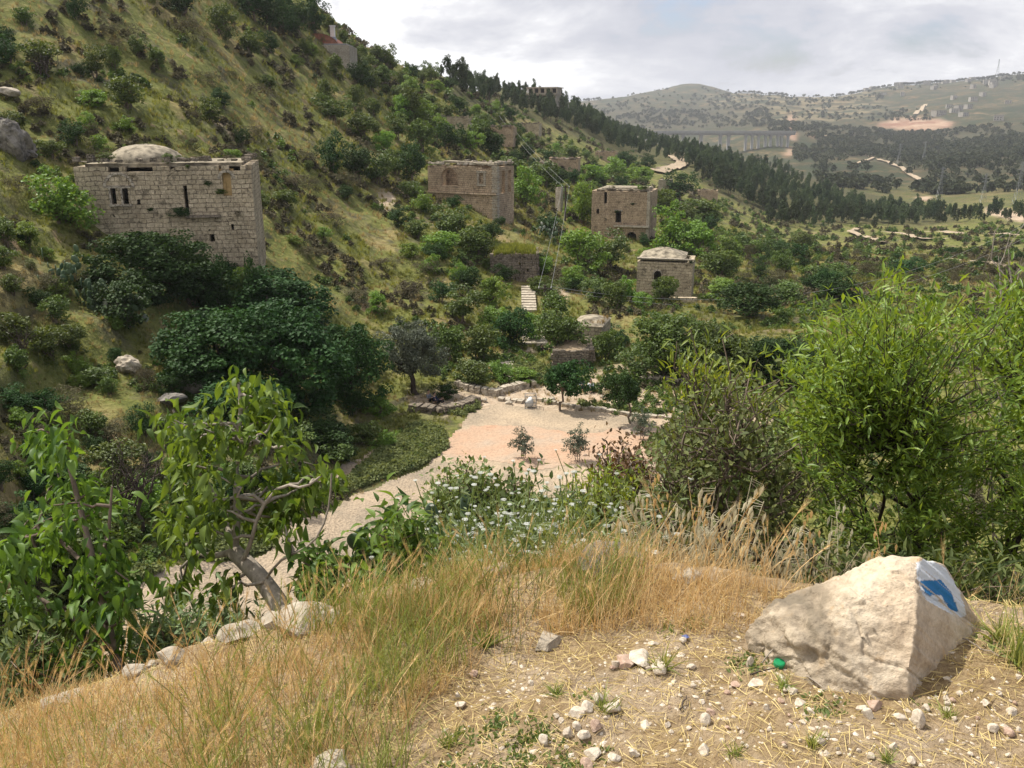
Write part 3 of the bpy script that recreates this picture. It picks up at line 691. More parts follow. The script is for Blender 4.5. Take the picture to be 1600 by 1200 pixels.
# crest trees round the top house
for kd, u, v, w, h in [('dark',440,52,50,60),('dark',466,50,50,56),('dark',492,50,56,58),('dark',418,48,60,60),('bush',515,52,26,34),('dark',395,30,60,60),('bright',488,88,20,22),
                       ('bush',545,92,24,30),('bush',567,98,28,30),('dark',590,100,26,20),('bush',612,108,24,22),('dark',640,118,26,18),('bush',665,125,26,20),('bush',535,70,18,26)]:
    plant_px(kd, u, v, w, h)
# random scrub where the photograph is dense
def scatter_px(polys, n, kinds, size, seed, rmin=40, mind=14, rmax=5900):
    g = np.random.default_rng(seed); out = []
    tries = 0
    while len(out) < n and tries < n*30:
        tries += 1
        poly = polys[g.integers(len(polys))]; pa = np.array(poly)
        u = g.uniform(pa[:, 0].min(), pa[:, 0].max()); v = g.uniform(pa[:, 1].min(), pa[:, 1].max())
        if not inpoly(np.array(u), np.array(v), poly): continue
        if any((u-a)**2+((v-b)*1.6)**2 < mind**2 for a, b in out): continue
        out.append((u, v)); kd = kinds[g.integers(len(kinds))]
        p = hit(u, v, rmin, rmax); m = size(p, g); plant(kd, p, m, m*g.uniform(.75, 1.1))
scatter_px([[(560,90),(690,130),(900,240),(1000,270),(1000,330),(900,300),(780,250),(640,200),(560,140)]], 75, ['bush', 'bright', 'dark', 'bush'], lambda p, g: g.uniform(3.0, 5.5), 5, 60, 13)
scatter_px([[(1050,300),(1200,370),(1420,380),(1600,400),(1600,460),(1400,440),(1200,470),(1090,420)]], 85, ['bush', 'bush', 'dark', 'scrub', 'scrub'], lambda p, g: g.uniform(1.6, 4.2), 6, 60, 15)
scatter_px([[(0,0),(400,0),(560,110),(640,200),(560,330),(400,330),(0,230)]], 36, ['bush', 'scrub', 'dark', 'scrub'], lambda p, g: g.uniform(1.6, 3.4), 7, 60, 26)
scatter_px([[(640,290),(900,290),(1090,420),(1100,470),(850,480),(700,470),(640,380)]], 36, ['bush', 'bright', 'dark', 'scrub'], lambda p, g: g.uniform(1.8, 3.6), 8, 60, 17)
scatter_px([[(0,330),(120,430),(230,560),(230,700),(200,900),(0,1000)]], 55, ['bush', 'dark', 'scrub', 'bush', 'bright'], lambda p, g: g.uniform(.9, 2.2), 18, 30, 22)
scatter_px([[(240,600),(620,640),(560,740),(300,830),(200,760)]], 26, ['bush', 'dark', 'bright'], lambda p, g: g.uniform(1.0, 2.2), 19, 34, 24)
# the pine wood: the nearest as trees of their own, the rest as one wood
def forest(polys, n, seed, rmin, rmax, mind):
    g = np.random.default_rng(seed); pts = []
    X = []
    for poly in polys:
        pa = np.array(poly); k = 0; t = 0
        while k < n and t < n*20:
            t += 1
            u = g.uniform(pa[:, 0].min(), pa[:, 0].max()); v = g.uniform(pa[:, 1].min(), pa[:, 1].max())
            if not inpoly(np.array(u), np.array(v), poly): continue
            p = hit(u, v, rmin, rmax)
            k += 1; X.append(p)
    return X
near_wood = [[(700,135),(900,172),(1000,205),(1060,240),(1240,282),(1330,320),(1480,335),(1480,352),(1230,350),(1120,300),(1060,255),(1000,245),(900,205),(820,180),(720,150)]]
pts = forest(near_wood, 470, 21, 250, 1150, 0)
pts += forest([[(870,175),(1060,215),(1240,262),(1240,290),(1150,300),(1060,240),(960,235)]], 230, 26, 250, 1150, 0)
pts += [hit(u, v, 200, 900) for u, v in [(690+i*11, 122+i*2.4+rng.uniform(-1, 2)) for i in range(18)]]
pts += [hit(u, 352+rng.uniform(-8, 6), 200, 700) for u in np.linspace(1200, 1480, 40)] + [hit(u, 345+rng.uniform(-6, 6), 200, 900) for u in np.linspace(1480, 1600, 16)]
pts.sort(key=lambda p: p.length)
for p in pts[:255]:
    h = rng.uniform(4.5, 10.0)*(1.0 if p.length < 550 else 1.1); plant('pine', p, h*.55, h, parts=p.length < 420)
def wood_mesh(name, P, hs, ws, label, cat, kds='pine', tmpl=None):
    mb = MB()
    tms = []
    for co, to in KINDS[kds]:
        v = np.array([x.co for x in co.data.vertices]); f = np.array([list(q.vertices) for q in co.data.polygons])
        tms.append((v, f))
    P = np.array(P); idx = rng.integers(0, len(tms), len(P))
    for k, (v, f) in enumerate(tms):
        s_ = idx == k
        if not s_.any(): continue
        n = s_.sum(); a = rng.uniform(0, 6.28, n); Mx = np.zeros((n, 3, 3))
        Mx[:, 0, 0] = np.cos(a)*ws[s_]; Mx[:, 0, 1] = -np.sin(a)*ws[s_]; Mx[:, 1, 0] = np.sin(a)*ws[s_]; Mx[:, 1, 1] = np.cos(a)*ws[s_]; Mx[:, 2, 2] = hs[s_]
        mb.stamp(v, [f], Mx, P[s_], rng.uniform(0, 1, n))
    o = mb.build(name, M['leaf_far'] if kds == 'far' else M['leaf_pine'], loc=(0, 0, 0)); tag(o, label, cat, kind='stuff'); return o
rest = pts[255:]; hs = rng.uniform(6.5, 10.5, len(rest)); wood_mesh('pine_wood', [tuple(p) for p in rest], hs, hs*.55, 'dark pine wood on the slopes beyond the ruined village', 'wood')
mb, cen = crown_mb(n_cl=9, per=9, leaf=.30, seed=3, z0=0, z1=1, clr=.22)
KINDS['far'] = [(mb.build('crown', M['leaf_pine'], link=False), None)]
farp = []
for poly, n in (([(1200,190),(1330,198),(1400,208),(1490,204),(1600,192),(1600,262),(1480,270),(1400,262),(1330,245),(1250,212),(1200,212)], 2600),
                ([(940,178),(1200,168),(1210,198),(930,205)], 700), ([(1420,115),(1600,105),(1600,130),(1480,124),(1350,140)], 260), ([(1240,222),(1330,240),(1420,290),(1300,300),(1240,262)], 420),
                ([(1450,255),(1600,235),(1600,325),(1500,325),(1440,300)], 900), ([(900,150),(1080,135),(1350,140),(1480,190),(1300,190),(900,180)], 900), ([(1250,265),(1450,260),(1450,305),(1300,300)], 90)):
    farp += [tuple(p) for p in forest([poly], n, 31+n, 700, 5000, 0)]
farp += [tuple(hit(u, v, 1200, 5500)) for u, v in [(1190+i*6.5, 146-i*.3+rng.uniform(-1, 6)) for i in range(66)]]
farp = np.array(farp); _n = fbm(farp[:, 0]/130, farp[:, 1]/130, 4, 7); farp = farp[(_n > .47) | (rng.uniform(0, 1, len(farp)) < .12)]
hs = rng.uniform(5, 11.5, len(farp)); hs *= np.clip(np.linalg.norm(farp, axis=1)/2600, .85, 1.1)
wood_mesh('far_wood', farp, hs, hs*.75, 'far off wood and scattered trees on the hills across the valley', 'wood', 'far')

# low growth that nobody could count: one object of each sort
def tuft_template(g, nb, h, w, lean):
    V = []; Fq = []
    for i in range(nb):
        a = g.uniform(0, 6.28); r0 = g.uniform(0, .35); b = np.array([math.cos(a)*r0, math.sin(a)*r0, 0]); s_ = np.array([-math.sin(a+g.normal()), math.cos(a), 0])*w
        d = np.array([math.cos(a), math.sin(a), 0])*lean*g.uniform(.4, 1.3); hh = h*g.uniform(.6, 1.15)
        k = len(V); V += [b-s_, b+s_, b+d*.45+s_*.6+(0, 0, hh*.6), b+d+(0, 0, hh), b+d*.45-s_*.6+(0, 0, hh*.6)]; Fq.append((k, k+1, k+2, k+3)); Fq.append((k, k+2, k+3, k+4))
    V = np.array(V); T = []
    for q_ in range(0, len(V), 5): T += [(q_, q_+1, q_+2), (q_, q_+2, q_+4), (q_+4, q_+2, q_+3)]
    return V, [np.array(T)]
def ground_stuff(name, P, tv, tf, scale, mat, label, cat, tiltn=.12, seed=1, zs=1.0):
    g = np.random.default_rng(seed); n = len(P); a = g.uniform(0, 6.28, n)
    s_ = np.broadcast_to(scale, (n,))*g.uniform(.7, 1.3, n)
    up = unit(np.c_[g.normal(0, tiltn, n), g.normal(0, tiltn, n), np.ones(n)])
    x = unit(np.cross(np.c_[np.cos(a), np.sin(a), np.zeros(n)], up)); y = np.cross(up, x)
    Mx = np.stack([x, y, up*zs], -1)*s_[:, None, None]
    mb = MB(); mb.stamp(tv, tf, Mx, P, g.uniform(0, 1, n))
    o = mb.build(name, mat); tag(o, label, cat, kind='stuff'); return o
g0 = np.random.default_rng(77)
def polar_pts(n, r0, r1, a0=-34, a1=34, seed=0, p=1.0):
    g = np.random.default_rng(seed); a = np.radians(g.uniform(a0, a1, n)); r = np.exp(g.uniform(0, 1, n)**p*(math.log(r1)-math.log(r0))+math.log(r0))
    x, y = r*np.sin(a), r*np.cos(a); return np.c_[x, y, height(x, y)-.03]
def off_gravel(P):
    u, v, _ = proj(P); u = u+(fbm(P[:, 0]*.8, P[:, 1]*.8, 2, 3)-.5)*30
    no = (inpoly(u, v, ROADP) | inpoly(u, v, PLAZA) | inpoly(u, v, road_pix)) & (np.hypot(P[:, 0], P[:, 1]) > 20)
    return P[~no]
def patch(P, sc_, thr, seed, inv=False):
    n = fbm(P[:, 0]*sc_, P[:, 1]*sc_, 4, seed); return P[(n < thr) if inv else (n > thr)]
tv, tf = tuft_template(g0, 16, 1.0, .05, .5)
P = off_gravel(polar_pts(60000, 27, 260, seed=1)); Pg = patch(P, .11, .47, 12)
rs = np.clip(np.linalg.norm(Pg, axis=1)/80, .6, 2)
ground_stuff('meadow_grass', Pg, tv, tf, .38*rs, M['grass_green'], 'green spring grass covering the terraced hillside', 'grass', zs=.9, seed=2)
Pd = patch(P, .11, .50, 12, True); rs = np.clip(np.linalg.norm(Pd, axis=1)/80, .6, 2)
ground_stuff('dry_meadow_grass', Pd[::2], tv, tf, .34*rs[::2], M['grass_dry'], 'ochre dry grass covering parts of the hillside', 'grass', zs=.9, seed=3)
mb, cen = crown_mb(n_cl=7, per=12, leaf=.26, seed=8, z0=-.1, z1=.8, clr=.26)
co = mb.build('x', None, link=False); lv = np.array([x.co for x in co.data.vertices]); lf = [np.array([list(q.vertices) for q in co.data.polygons])]
P = off_gravel(polar_pts(26000, 29, 420, seed=4)); P = patch(P, .16, .60, 44); rs = np.clip(np.linalg.norm(P, axis=1)/80, .6, 3)
ground_stuff('low_scrub', P, lv, lf, .6*rs, M['leaf_brown'], 'low brown thorny scrub scattered over the hillside', 'scrub', seed=5)
P = off_gravel(polar_pts(30000, 29, 420, seed=6)); _u = proj(P)[0]; P = P[(_u > 620) | (fbm(P[:, 0]*.2, P[:, 1]*.2, 3, 91) > .6)]; _r = np.linalg.norm(P, axis=1); P = P[(_r < 130) | (rng.uniform(0, 1, len(P)) < .45)]; P = patch(P, .14, .55, 55); rs = np.clip(np.linalg.norm(P, axis=1)/80, .6, 3)
ground_stuff('low_green_scrub', P, lv, lf, .62*rs, M['leaf_mid'], 'low green undergrowth scattered over the slopes and the valley floor', 'undergrowth', seed=6)
# verges of the gravel path: soft weeds
def area_pts(poly, n, seed, rmin=25, rmax=120):
    pp = np.array([tuple(hit(u, v, rmin, rmax)[:2]) for u, v in poly]); g = np.random.default_rng(seed)
    x = g.uniform(pp[:, 0].min(), pp[:, 0].max(), n*3); y = g.uniform(pp[:, 1].min(), pp[:, 1].max(), n*3); k = inpoly(x, y, pp)
    x, y = x[k][:n], y[k][:n]; return np.c_[x, y, height(x, y)-.02]
verge = np.concatenate([area_pts([(330,880),(420,858),(440,815),(515,788),(560,762),(612,745),(640,735),(700,700),(690,672),(650,660),(600,700),(560,740),(520,760),(470,760),(380,800),(300,850)], 9000, 3),
    area_pts([(0,1000),(60,960),(200,930),(300,880),(300,820),(200,780),(0,800)], 7000, 4), area_pts([(840,628),(1060,660),(1070,646),(930,632),(850,618)], 260, 15), area_pts([(640,640),(745,628),(750,640),(690,668)], 300, 16), area_pts([(800,560),(860,575),(850,600),(800,604)], 500, 17), area_pts([(1060,655),(1000,700),(1050,740),(1200,760),(1250,680),(1100,600)], 3000, 5)])
_u, _v, _ = proj(verge); verge = verge[fbm(verge[:, 0]*.45, verge[:, 1]*.45, 4, 19) > .40+.1*np.random.default_rng(1).uniform(0, 1, len(verge))]
ground_stuff('verge_weeds', verge, lv, lf, .42*np.random.default_rng(3).uniform(.5, 1.3, len(verge)), M['herb'], 'soft green weeds growing along the edge of the gravel path', 'weeds', seed=9)
# ------------------------------------------------------------------ built things
def stone(name, base, var, mortar, bw=.55, bh=.28, stain=.5, rough=.9):
    n = NM(name); o = n.obj()
    s_ = n.N('ShaderNodeSeparateXYZ', {0: o}); xy = n.math('ADD', s_.outputs[0], s_.outputs[1])
    w1, w2 = n.noise(.9, 4, .6, o), n.noise(2.2, 4, .6, o, off=(9, 2, 4))
    v = n.N('ShaderNodeCombineXYZ', {0: n.math('ADD', xy, n.math('MULTIPLY', w2, .42)), 1: n.math('ADD', s_.outputs[2], n.math('ADD', n.math('MULTIPLY', w1, .30), n.math('MULTIPLY', w2, .10)))}).outputs[0]
    b = n.N('ShaderNodeTexBrick', {'Vector': v, 'Color1': base, 'Color2': var, 'Mortar': mortar, 'Scale': 1.0, 'Mortar Size': .030, 'Mortar Smooth': .7, 'Bias': 0.0, 'Brick Width': bw, 'Row Height': bh}, offset_frequency=2, squash_frequency=3, squash=.7)
    big = n.noise(.45, 5, .65, o); fine = n.noise(5, 6, .75, o); st = n.noise(1.1, 7, .75, o, off=(5, 9, 2)); ho = n.noise(2.4, 3, .6, o, off=(1, 19, 2))
    c = n.mix(n.ramp(w2, [(.40, 0.1), (.6, .85)]), b.outputs['Color'], n.mix(.5, base, var))
    c = n.mix(1.0, c, n.ramp(big, [(.3, .66), (.7, 1.2)]), 'MULTIPLY')
    c = n.mix(1.0, c, n.ramp(fine, [(.28, .5), (.62, 1.12)]), 'MULTIPLY')
    c = n.mix(n.ramp(st, [(.53, 0.0), (.64, stain)]), c, (.06, .05, .035))
    c = n.mix(n.ramp(ho, [(.67, 0.0), (.72, .85)]), c, (.03, .025, .018))
    h = n.math('ADD', n.math('MULTIPLY', b.outputs['Fac'], -.7), n.math('MULTIPLY', fine, 1.6))
    return n.end(n.bsdf(c, rough, .1, n.bump(h, 1.0, .09)))
M['red_leaf'] = foliage('reddish_leaves', (.07, .05, .025), (.19, .11, .05), .3)
M['stone_grey'] = stone('weathered_limestone_blocks', (.46, .37, .25), (.68, .56, .40), (.11, .085, .06), .62, .36, .65)
M['stone_red'] = stone('reddish_limestone_blocks', (.46, .33, .22), (.64, .49, .34), (.15, .11, .08), .5, .30, .55)
M['stone_pale'] = stone('dressed_pale_limestone', (.50, .43, .34), (.58, .50, .40), (.25, .2, .15), .5, .3, .15)
M['rubble'] = stone('rubble_stone', (.26, .21, .16), (.36, .30, .23), (.06, .05, .04), .32, .2, .5)
M['plaster'] = plain('weathered_pale_plaster', (.38, .325, .24), .9, .1, .4, 1.6)
M['yellow_stone'] = plain('yellow_infill_stone', (.52, .36, .17), .9, .1, .2, 3)
M['roof_red'] = plain('red_clay_tiles', (.34, .14, .09), .8, .2, .25, 2)
M['concrete'] = plain('grey_concrete', (.34, .33, .32), .85, .2, .12, .3)
M['concrete_dark'] = plain('dark_road_deck', (.07, .072, .085), .9, .1, .12, .1)
M['white_paint'] = plain('white_paint', (.72, .71, .68), .6, .3, .1, 2)
M['dark_void'] = plain('dark_opening', (.02, .018, .015), .9, .1, .1, 2)
M['metal'] = plain('galvanised_steel', (.25, .26, .27), .5, .5, .15, 4, .6)
M['wood_pole'] = bark('creosoted_wood', (.035, .028, .022), (.10, .08, .06), 10)
M['wire'] = plain('aluminium_cable', (.42, .42, .42), .5, .5, .1, 4, .3)
def rockm(name, a, b, c3, sc_=1.0):
    n = NM(name); o = n.obj()
    f = n.noise(3*sc_, 8, .65, o, .4); f2 = n.noise(24*sc_, 5, .7, o)
    c = n.ramp(f, [(.32, a), (.5, b), (.7, c3)]); c = n.mix(1.0, c, n.ramp(f2, [(.3, .72), (.7, 1.15)]), 'MULTIPLY')
    return n.end(n.bsdf(c, .92, .15, n.bump(n.math('ADD', f, n.math('MULTIPLY', f2, .4)), .8, .05/sc_)))
M['rock'] = rockm('limestone_rock', (.20, .17, .13), (.42, .36, .28), (.58, .51, .41), 1.0)
M['rock_dark'] = rockm('weathered_grey_rock', (.07, .065, .06), (.20, .18, .155), (.34, .31, .27), .6)
M['pebble'] = rockm('pale_stone', (.34, .27, .20), (.56, .48, .38), (.70, .63, .53), 9.0)
M['pebble_red'] = rockm('pinkish_stone', (.30, .19, .14), (.46, .33, .25), (.58, .46, .37), 9.0)

def pt(u, v, dep):
    X = (u-800)/F*dep; Y = -(v-600)/F*dep
    return Vector((X, CP*dep+SP*Y, -SP*dep+CP*Y))
def wall_mesh(mb, p0, p1, z0, z1, t, ops=(), cell=.4, rag=0.0, seed=0, rough=.05, top=None):
    """a wall from p0 to p1 (outer face to the right of travel) with real openings and a ragged crest"""
    p0 = np.array(p0, float); p1 = np.array(p1, float); L = np.linalg.norm(p1-p0); d = (p1-p0)/L; nrm = np.array([d[1], -d[0]])
    S = set(np.round(np.linspace(0, L, max(2, int(L/cell)+1)), 3)); Zs = set(np.round(np.linspace(z0, z1, max(2, int((z1-z0)/cell)+1)), 3))
    for o in ops: S |= {round(max(0, o[0]), 3), round(min(L, o[1]), 3)}; Zs |= {round(o[2], 3), round(o[3], 3)}
    S = sorted(S); Zs = sorted(z for z in Zs if z0 <= z <= z1)
    n, m = len(S)-1, len(Zs)-1; sol = np.ones((n+2, m+2), bool); sol[0] = sol[-1] = False; sol[:, 0] = sol[:, -1] = False
    for i in range(n):
        sm = (S[i]+S[i+1])/2
        for j in range(m):
            zm = (Zs[j]+Zs[j+1])/2
            if any(o[0] < sm < o[1] and o[2] < zm < o[3] for o in ops): sol[i+1, j+1] = False
            if rag and zm > z1-rag*float(fbm(np.array(sm*.9+seed*7.1), np.array(seed*3.3), 3, seed))*1.6+rag*.35: sol[i+1, j+1] = False
            if top and zm > top(sm): sol[i+1, j+1] = False
    def q(s_, z, k):
        w = (float(fbm(np.array(s_*1.1+seed), np.array(z*1.1), 3, seed+3))-.5)*rough*2
        x, y = p0+d*s_+nrm*(w if k == 0 else -t+w); return (x, y, z)
    V = []; 
    for i in range(n):
        for j in range(m):
            if not sol[i+1, j+1]: continue
            a, b, c_, e = S[i], S[i+1], Zs[j], Zs[j+1]
            V.append([q(a, c_, 0), q(b, c_, 0), q(b, e, 0), q(a, e, 0)]); V.append([q(b, c_, 1), q(a, c_, 1), q(a, e, 1), q(b, e, 1)])
            if not sol[i, j+1]: V.append([q(a, c_, 1), q(a, c_, 0), q(a, e, 0), q(a, e, 1)])
            if not sol[i+2, j+1]: V.append([q(b, c_, 0), q(b, c_, 1), q(b, e, 1), q(b, e, 0)])
            if not sol[i+1, j+2]: V.append([q(a, e, 0), q(b, e, 0), q(b, e, 1), q(a, e, 1)])
            if not sol[i+1, j]: V.append([q(a, c_, 1), q(b, c_, 1), q(b, c_, 0), q(a, c_, 0)])
    mb.quads(V)
    for o in ops:
        if len(o) > 4 and o[4]:
            a, b, zt = o[0], o[1], o[3]; cxx = (a+b)/2; rad = (b-a)/2; rise = min(rad, o[3]-o[2]); A = np.linspace(math.pi, 0, 9); Q = []
            xs = cxx+rad*np.cos(A); zs_ = zt-rise+rise*np.sin(A)
            for i in range(8):
                f = [(xs[i], zs_[i]), (xs[i+1], zs_[i+1]), (xs[i+1], zt), (xs[i], zt)]
                Q.append([q(s_, z, 0) for s_, z in f]); Q.append([q(s_, z, 1) for s_, z in f[::-1]])
                Q.append([q(xs[i], zs_[i], 1), q(xs[i+1], zs_[i+1], 1), q(xs[i+1], zs_[i+1], 0), q(xs[i], zs_[i], 0)])
            mb.quads(Q)
class House:
    """facade between two surveyed corners; local x along it, y away from it, z up from its foot"""
    def __init__(s, name, A, B, vbot, label, cat='ruined house', sink=.6):
        s.zt = (A.z+B.z)/2; A2, B2 = Vector((A.x, A.y)), Vector((B.x, B.y)); s.L = (B2-A2).length; s.d = (B2-A2)/s.L
        mid = (A+B)/2; dep = depth(mid); s.o = Vector((A.x, A.y))
        s.H = s.zt-pt(0, vbot, dep).z+sink
        s.e = empty(name, (A.x, A.y, s.zt-s.H), math.atan2(s.d.y, s.d.x)); tag(s.e, label, cat, 'stone houses of the abandoned village')
        s.n = Vector((s.d.y, -s.d.x))
    def loc(s, u, v):
        """pixel -> (along, up) on the facade plane"""
        r_ = pt(u, v, 1.0); k = s.o.dot(s.n)/(r_.x*s.n.x+r_.y*s.n.y); P = r_*k
        return (Vector((P.x, P.y))-s.o).dot(s.d), P.z-(s.zt-s.H)
    def op(s, u0, u1, v0, v1, arch=False):
        a, z1 = s.loc(u0, v0); b, z0 = s.loc(u1, v1); return (a, b, z0, z1, arch)
def arch_band(mb, cx_, z, r0, r1, y0, y1, n=12):
    A = np.linspace(0, math.pi, n+1); Q = []
    for i in range(n):
        c0, s0, c1, s1 = math.cos(A[i]), math.sin(A[i]), math.cos(A[i+1]), math.sin(A[i+1])
        g_ = lambda r, c, s_, y: (cx_+r*c, y, z+r*s_)
        Q += [[g_(r0, c0, s0, y0), g_(r1, c0, s0, y0), g_(r1, c1, s1, y0), g_(r0, c1, s1, y0)],
              [g_(r1, c0, s0, y0), g_(r1, c0, s0, y1), g_(r1, c1, s1, y1), g_(r1, c1, s1, y0)],
              [g_(r0, c1, s1, y0), g_(r0, c1, s1, y1), g_(r0, c0, s0, y1), g_(r0, c0, s0, y0)]]
    mb.quads(Q)
def four_walls(h, D, ops, mat, t=.7, rag=(0, 0, 0, 0), side_ops=((), (), ()), seed=1, name='wall', z0=0, z1=None):
    mb = MB(); L, H = h.L, z1 or h.H
    wall_mesh(mb, (0, 0), (L, 0), z0, H, t, ops, rag=rag[0], seed=seed)
    wall_mesh(mb, (L-.003, t), (L-.003, D), z0, H-.004, t, side_ops[0], rag=rag[1], seed=seed+1)
    wall_mesh(mb, (L-t, D-.003), (t, D-.003), z0, H-.008, t, side_ops[1], rag=rag[2], seed=seed+2)
    wall_mesh(mb, (.003, D), (.003, t), z0, H-.012, t, side_ops[2], rag=rag[3], seed=seed+3)
    return mb.build(name, mat, h.e)
def rim_stones(h, pts, mat, seed, name='coping'):
    g = np.random.default_rng(seed); mb = MB()
    for a, b, z in pts:
        a = np.array(a, float); b = np.array(b, float); L = np.linalg.norm(b-a); k = max(2, int(L/.5)); an = math.atan2(b[1]-a[1], b[0]-a[0])
        for i in range(k):
            if g.uniform() < .35: continue
            p = a+(b-a)*(i+.5)/k; hh = g.uniform(.1, .6)*g.uniform(.4, 1); mb.box((p[0], p[1], z+hh/2-.05), (L/k*g.uniform(.8, 1.05), g.uniform(.5, .8), hh), an+g.normal()*.08, jit=.05)
    return mb.build(name, mat, h.e)

# --- the domed house
h = House('domed_house', pt(113, 253, 68), pt(391, 250, 70.5), 420, 'large ruin of weathered stone blocks with a shallow pale dome, at left', sink=3.0)
o1, o2, o3 = h.op(172, 183, 294, 319), h.op(190, 202, 294, 319), h.op(286, 297, 290, 342)
o4, o5 = h.op(346, 363, 269, 306, True), h.op(361, 366, 350, 359); o6 = h.op(214, 220, 312, 320); o7 = h.op(328, 336, 366, 378)
four_walls(h, 9.5, [o1, o2, o3, o4, o5, o6, o7], M['stone_grey'], rag=(.9, 1.0, .8, .8), seed=4)
mb = MB(); a = (o4[0]+o4[1])/2; mb.box((a-.28, .42, (o4[2]+o4[3])/2-.35), (.34, .2, 1.3)); mb.box((a+.22, .42, (o4[2]+o4[3])/2-.35), (.40, .2, 1.3)); mb.box((a, .52, (o4[2]+o4[3])/2), (1.1, .2, 2.3))
f = mb.build('window_infill', M['yellow_stone'], h.e)
mb = MB(); arch_band(mb, a, o4[3]-.5, .48, .68, -.05, .2); w = mb.build('window_arch', M['stone_pale'], h.e)
c1, z1 = h.loc(186, 294); mb = MB(); arch_band(mb, c1, z1+.05, .95, 1.15, -.06, .2); mb.build('window_arch', M['stone_pale'], h.e)
mb = MB()
for o in (o1, o2):
    mb.box((o[0]-.05, -.03, (o[2]+o[3])/2), (.14, .2, o[3]-o[2])); mb.box(((o[0]+o[1])/2, -.035, o[3]+.09), (o[1]-o[0]+.5, .22, .18)); mb.box(((o[0]+o[1])/2, -.05, o[2]-.09), (o[1]-o[0]+.4, .26, .16))
mb.build('window_frame', M['stone_pale'], h.e)
c1, z1 = h.loc(289, 283); mb = MB(); arch_band(mb, c1-.2, z1-.5, 1.35, 1.6, -.06, .2); mb.build('doorway_arch', M['stone_grey'], h.e)
a0, zl = h.loc(290, 338); a1_, _ = h.loc(345, 338); mb = MB(); mb.box(((a0+a1_)/2, -.18, zl), (a1_-a0, .5, .18), jit=.03); mb.build('ledge', M['rubble'], h.e)
mb = MB(); mb.box((h.L/2, 4.75, h.H-.35), (h.L-1.4, 8.1, .3)); mb.build('roof', M['plaster'], h.e)
c0, _ = h.loc(213, 250); mb = MB(); n_ = 28; Rr = 2.95; Hh = 1.25; rings = []
for j in range(9):
    t_ = j/8*math.pi/2; rings.append([(c0+Rr*math.cos(t_)*math.cos(a), 3.9+Rr*math.cos(t_)*math.sin(a), h.H-.25+(Hh+.15)*math.sin(t_)) for a in np.arange(n_)*2*math.pi/n_])
Vd = np.array(rings).reshape(-1, 3); Vd += (np.random.default_rng(3).normal(size=Vd.shape))*.02; k = np.arange(n_)
mb.add(Vd, [np.concatenate([np.c_[j*n_+k, j*n_+(k+1) % n_, (j+1)*n_+(k+1) % n_, (j+1)*n_+k] for j in range(8)])])
mb.build('dome', M['plaster'], h.e, smooth=True)
rim_stones(h, [((0, .35), (h.L, .35), h.H), ((h.L-.35, .5), (h.L-.35, 9), h.H)], M['rubble'], 5)
def roof_plants(h, spots, w=1.0):
    M4 = Matrix.Translation(h.e.location) @ Matrix.Rotation(h.e.rotation_euler.z, 4, 'Z')
    for x, y, z, s_, kd in spots: plant(kd, M4 @ Vector((x, y, z)), s_, s_*.55, parts=False)
c9, z9 = h.loc(290, 335)
roof_plants(h, [(c0-2.4, 1.2, h.H-.1, 1.6, 'bush'), (c0+3.2, .9, h.H-.1, .9, 'bush'), (h.L*.67, 1.0, h.H-.1, 1.1, 'scrub'), (h.L*.72, .8, h.H-.1, 1.0, 'scrub'), (h.L*.86, .9, h.H-.1, 1.3, 'scrub'), (h.L*.52, 1.0, h.H-.1, 1.3, 'bush'),
    (c9-.4, -.3, z9-.2, 1.7, 'dark'), (c9+1.9, -.15, z9+2.2, .8, 'dark'), (c9+2.8, -.15, z9+1.5, .9, 'bush'), (c9-2.6, -.12, z9+.3, .6, 'dark'), (c9-3.6, -.12, z9+2.9, .5, 'scrub'), (h.L*.9, -.15, z9-.1, .8, 'scrub'), (c9+.5, -.12, z9+3.6, .5, 'bush')])
dome_house = h
for u_, v_, w_, h_, k_ in ((292, 432, 84, 60, 'carob'), (338, 434, 64, 46, 'dark'), (372, 428, 48, 34, 'bush'), (398, 420, 44, 40, 'dark')):
    p_ = pt(u_, v_, 66.0); s__ = 66.0/F; plant(k_, P3(p_.x, p_.y, -.1), w_*s__, max(h_*s__, pt(u_, v_-h_, 66.0).z-float(height(p_.x, p_.y))))

# --- the two storey reddish ruin in the middle
h = House('ruined_house', pt(668, 254, 134), pt(776, 257, 129), 372, 'tall reddish ruin with a broken arch at left and a white framed window', sink=1.5)
oa = h.op(688, 716, 262, 291, True); ow = h.op(749, 756, 271, 286); zl = h.loc(700, 300)[1]
ops_l = [h.op(734, 739, 300, 304), h.op(744, 748, 300, 304)]
D = 5.6; sop = ((.9, 1.9, h.H-4.2, h.H-1.0), (3.0, 4.0, h.H-4.2, h.H-1.0))
four_walls(h, D, [oa, ow]+ops_l, M['stone_red'], rag=(.8, .6, .9, 1.2), side_ops=(sop, ((3, 5, h.H-4, h.H-1.2, True),), ((1.5, 4, h.H-3.5, h.H-.4),)), seed=11)
mb = MB()
for x in (ow[0]-.18, ow[1]+.18): mb.box((x, -.05, (ow[2]+ow[3])/2), (.34, .22, ow[3]-ow[2]+.7))
mb.box(((ow[0]+ow[1])/2, -.06, ow[3]+.25), (ow[1]-ow[0]+.9, .26, .3)); mb.box(((ow[0]+ow[1])/2, -.07, ow[2]-.3), (ow[1]-ow[0]+.8, .26, .26))
f = mb.build('window_frame', M['stone_pale'], h.e); mb = MB(); mb.box(((ow[0]+ow[1])/2, .3, (ow[2]+ow[3])/2), (ow[1]-ow[0]+.1, .15, ow[3]-ow[2]+.1)); mb.build('window_infill', M['stone_red'], h.e)
mb = MB(); mb.box((h.L*.5, D*.5, zl-.3), (h.L-1.5, D-1.5, .3)); mb.build('floor', M['rubble'], h.e)
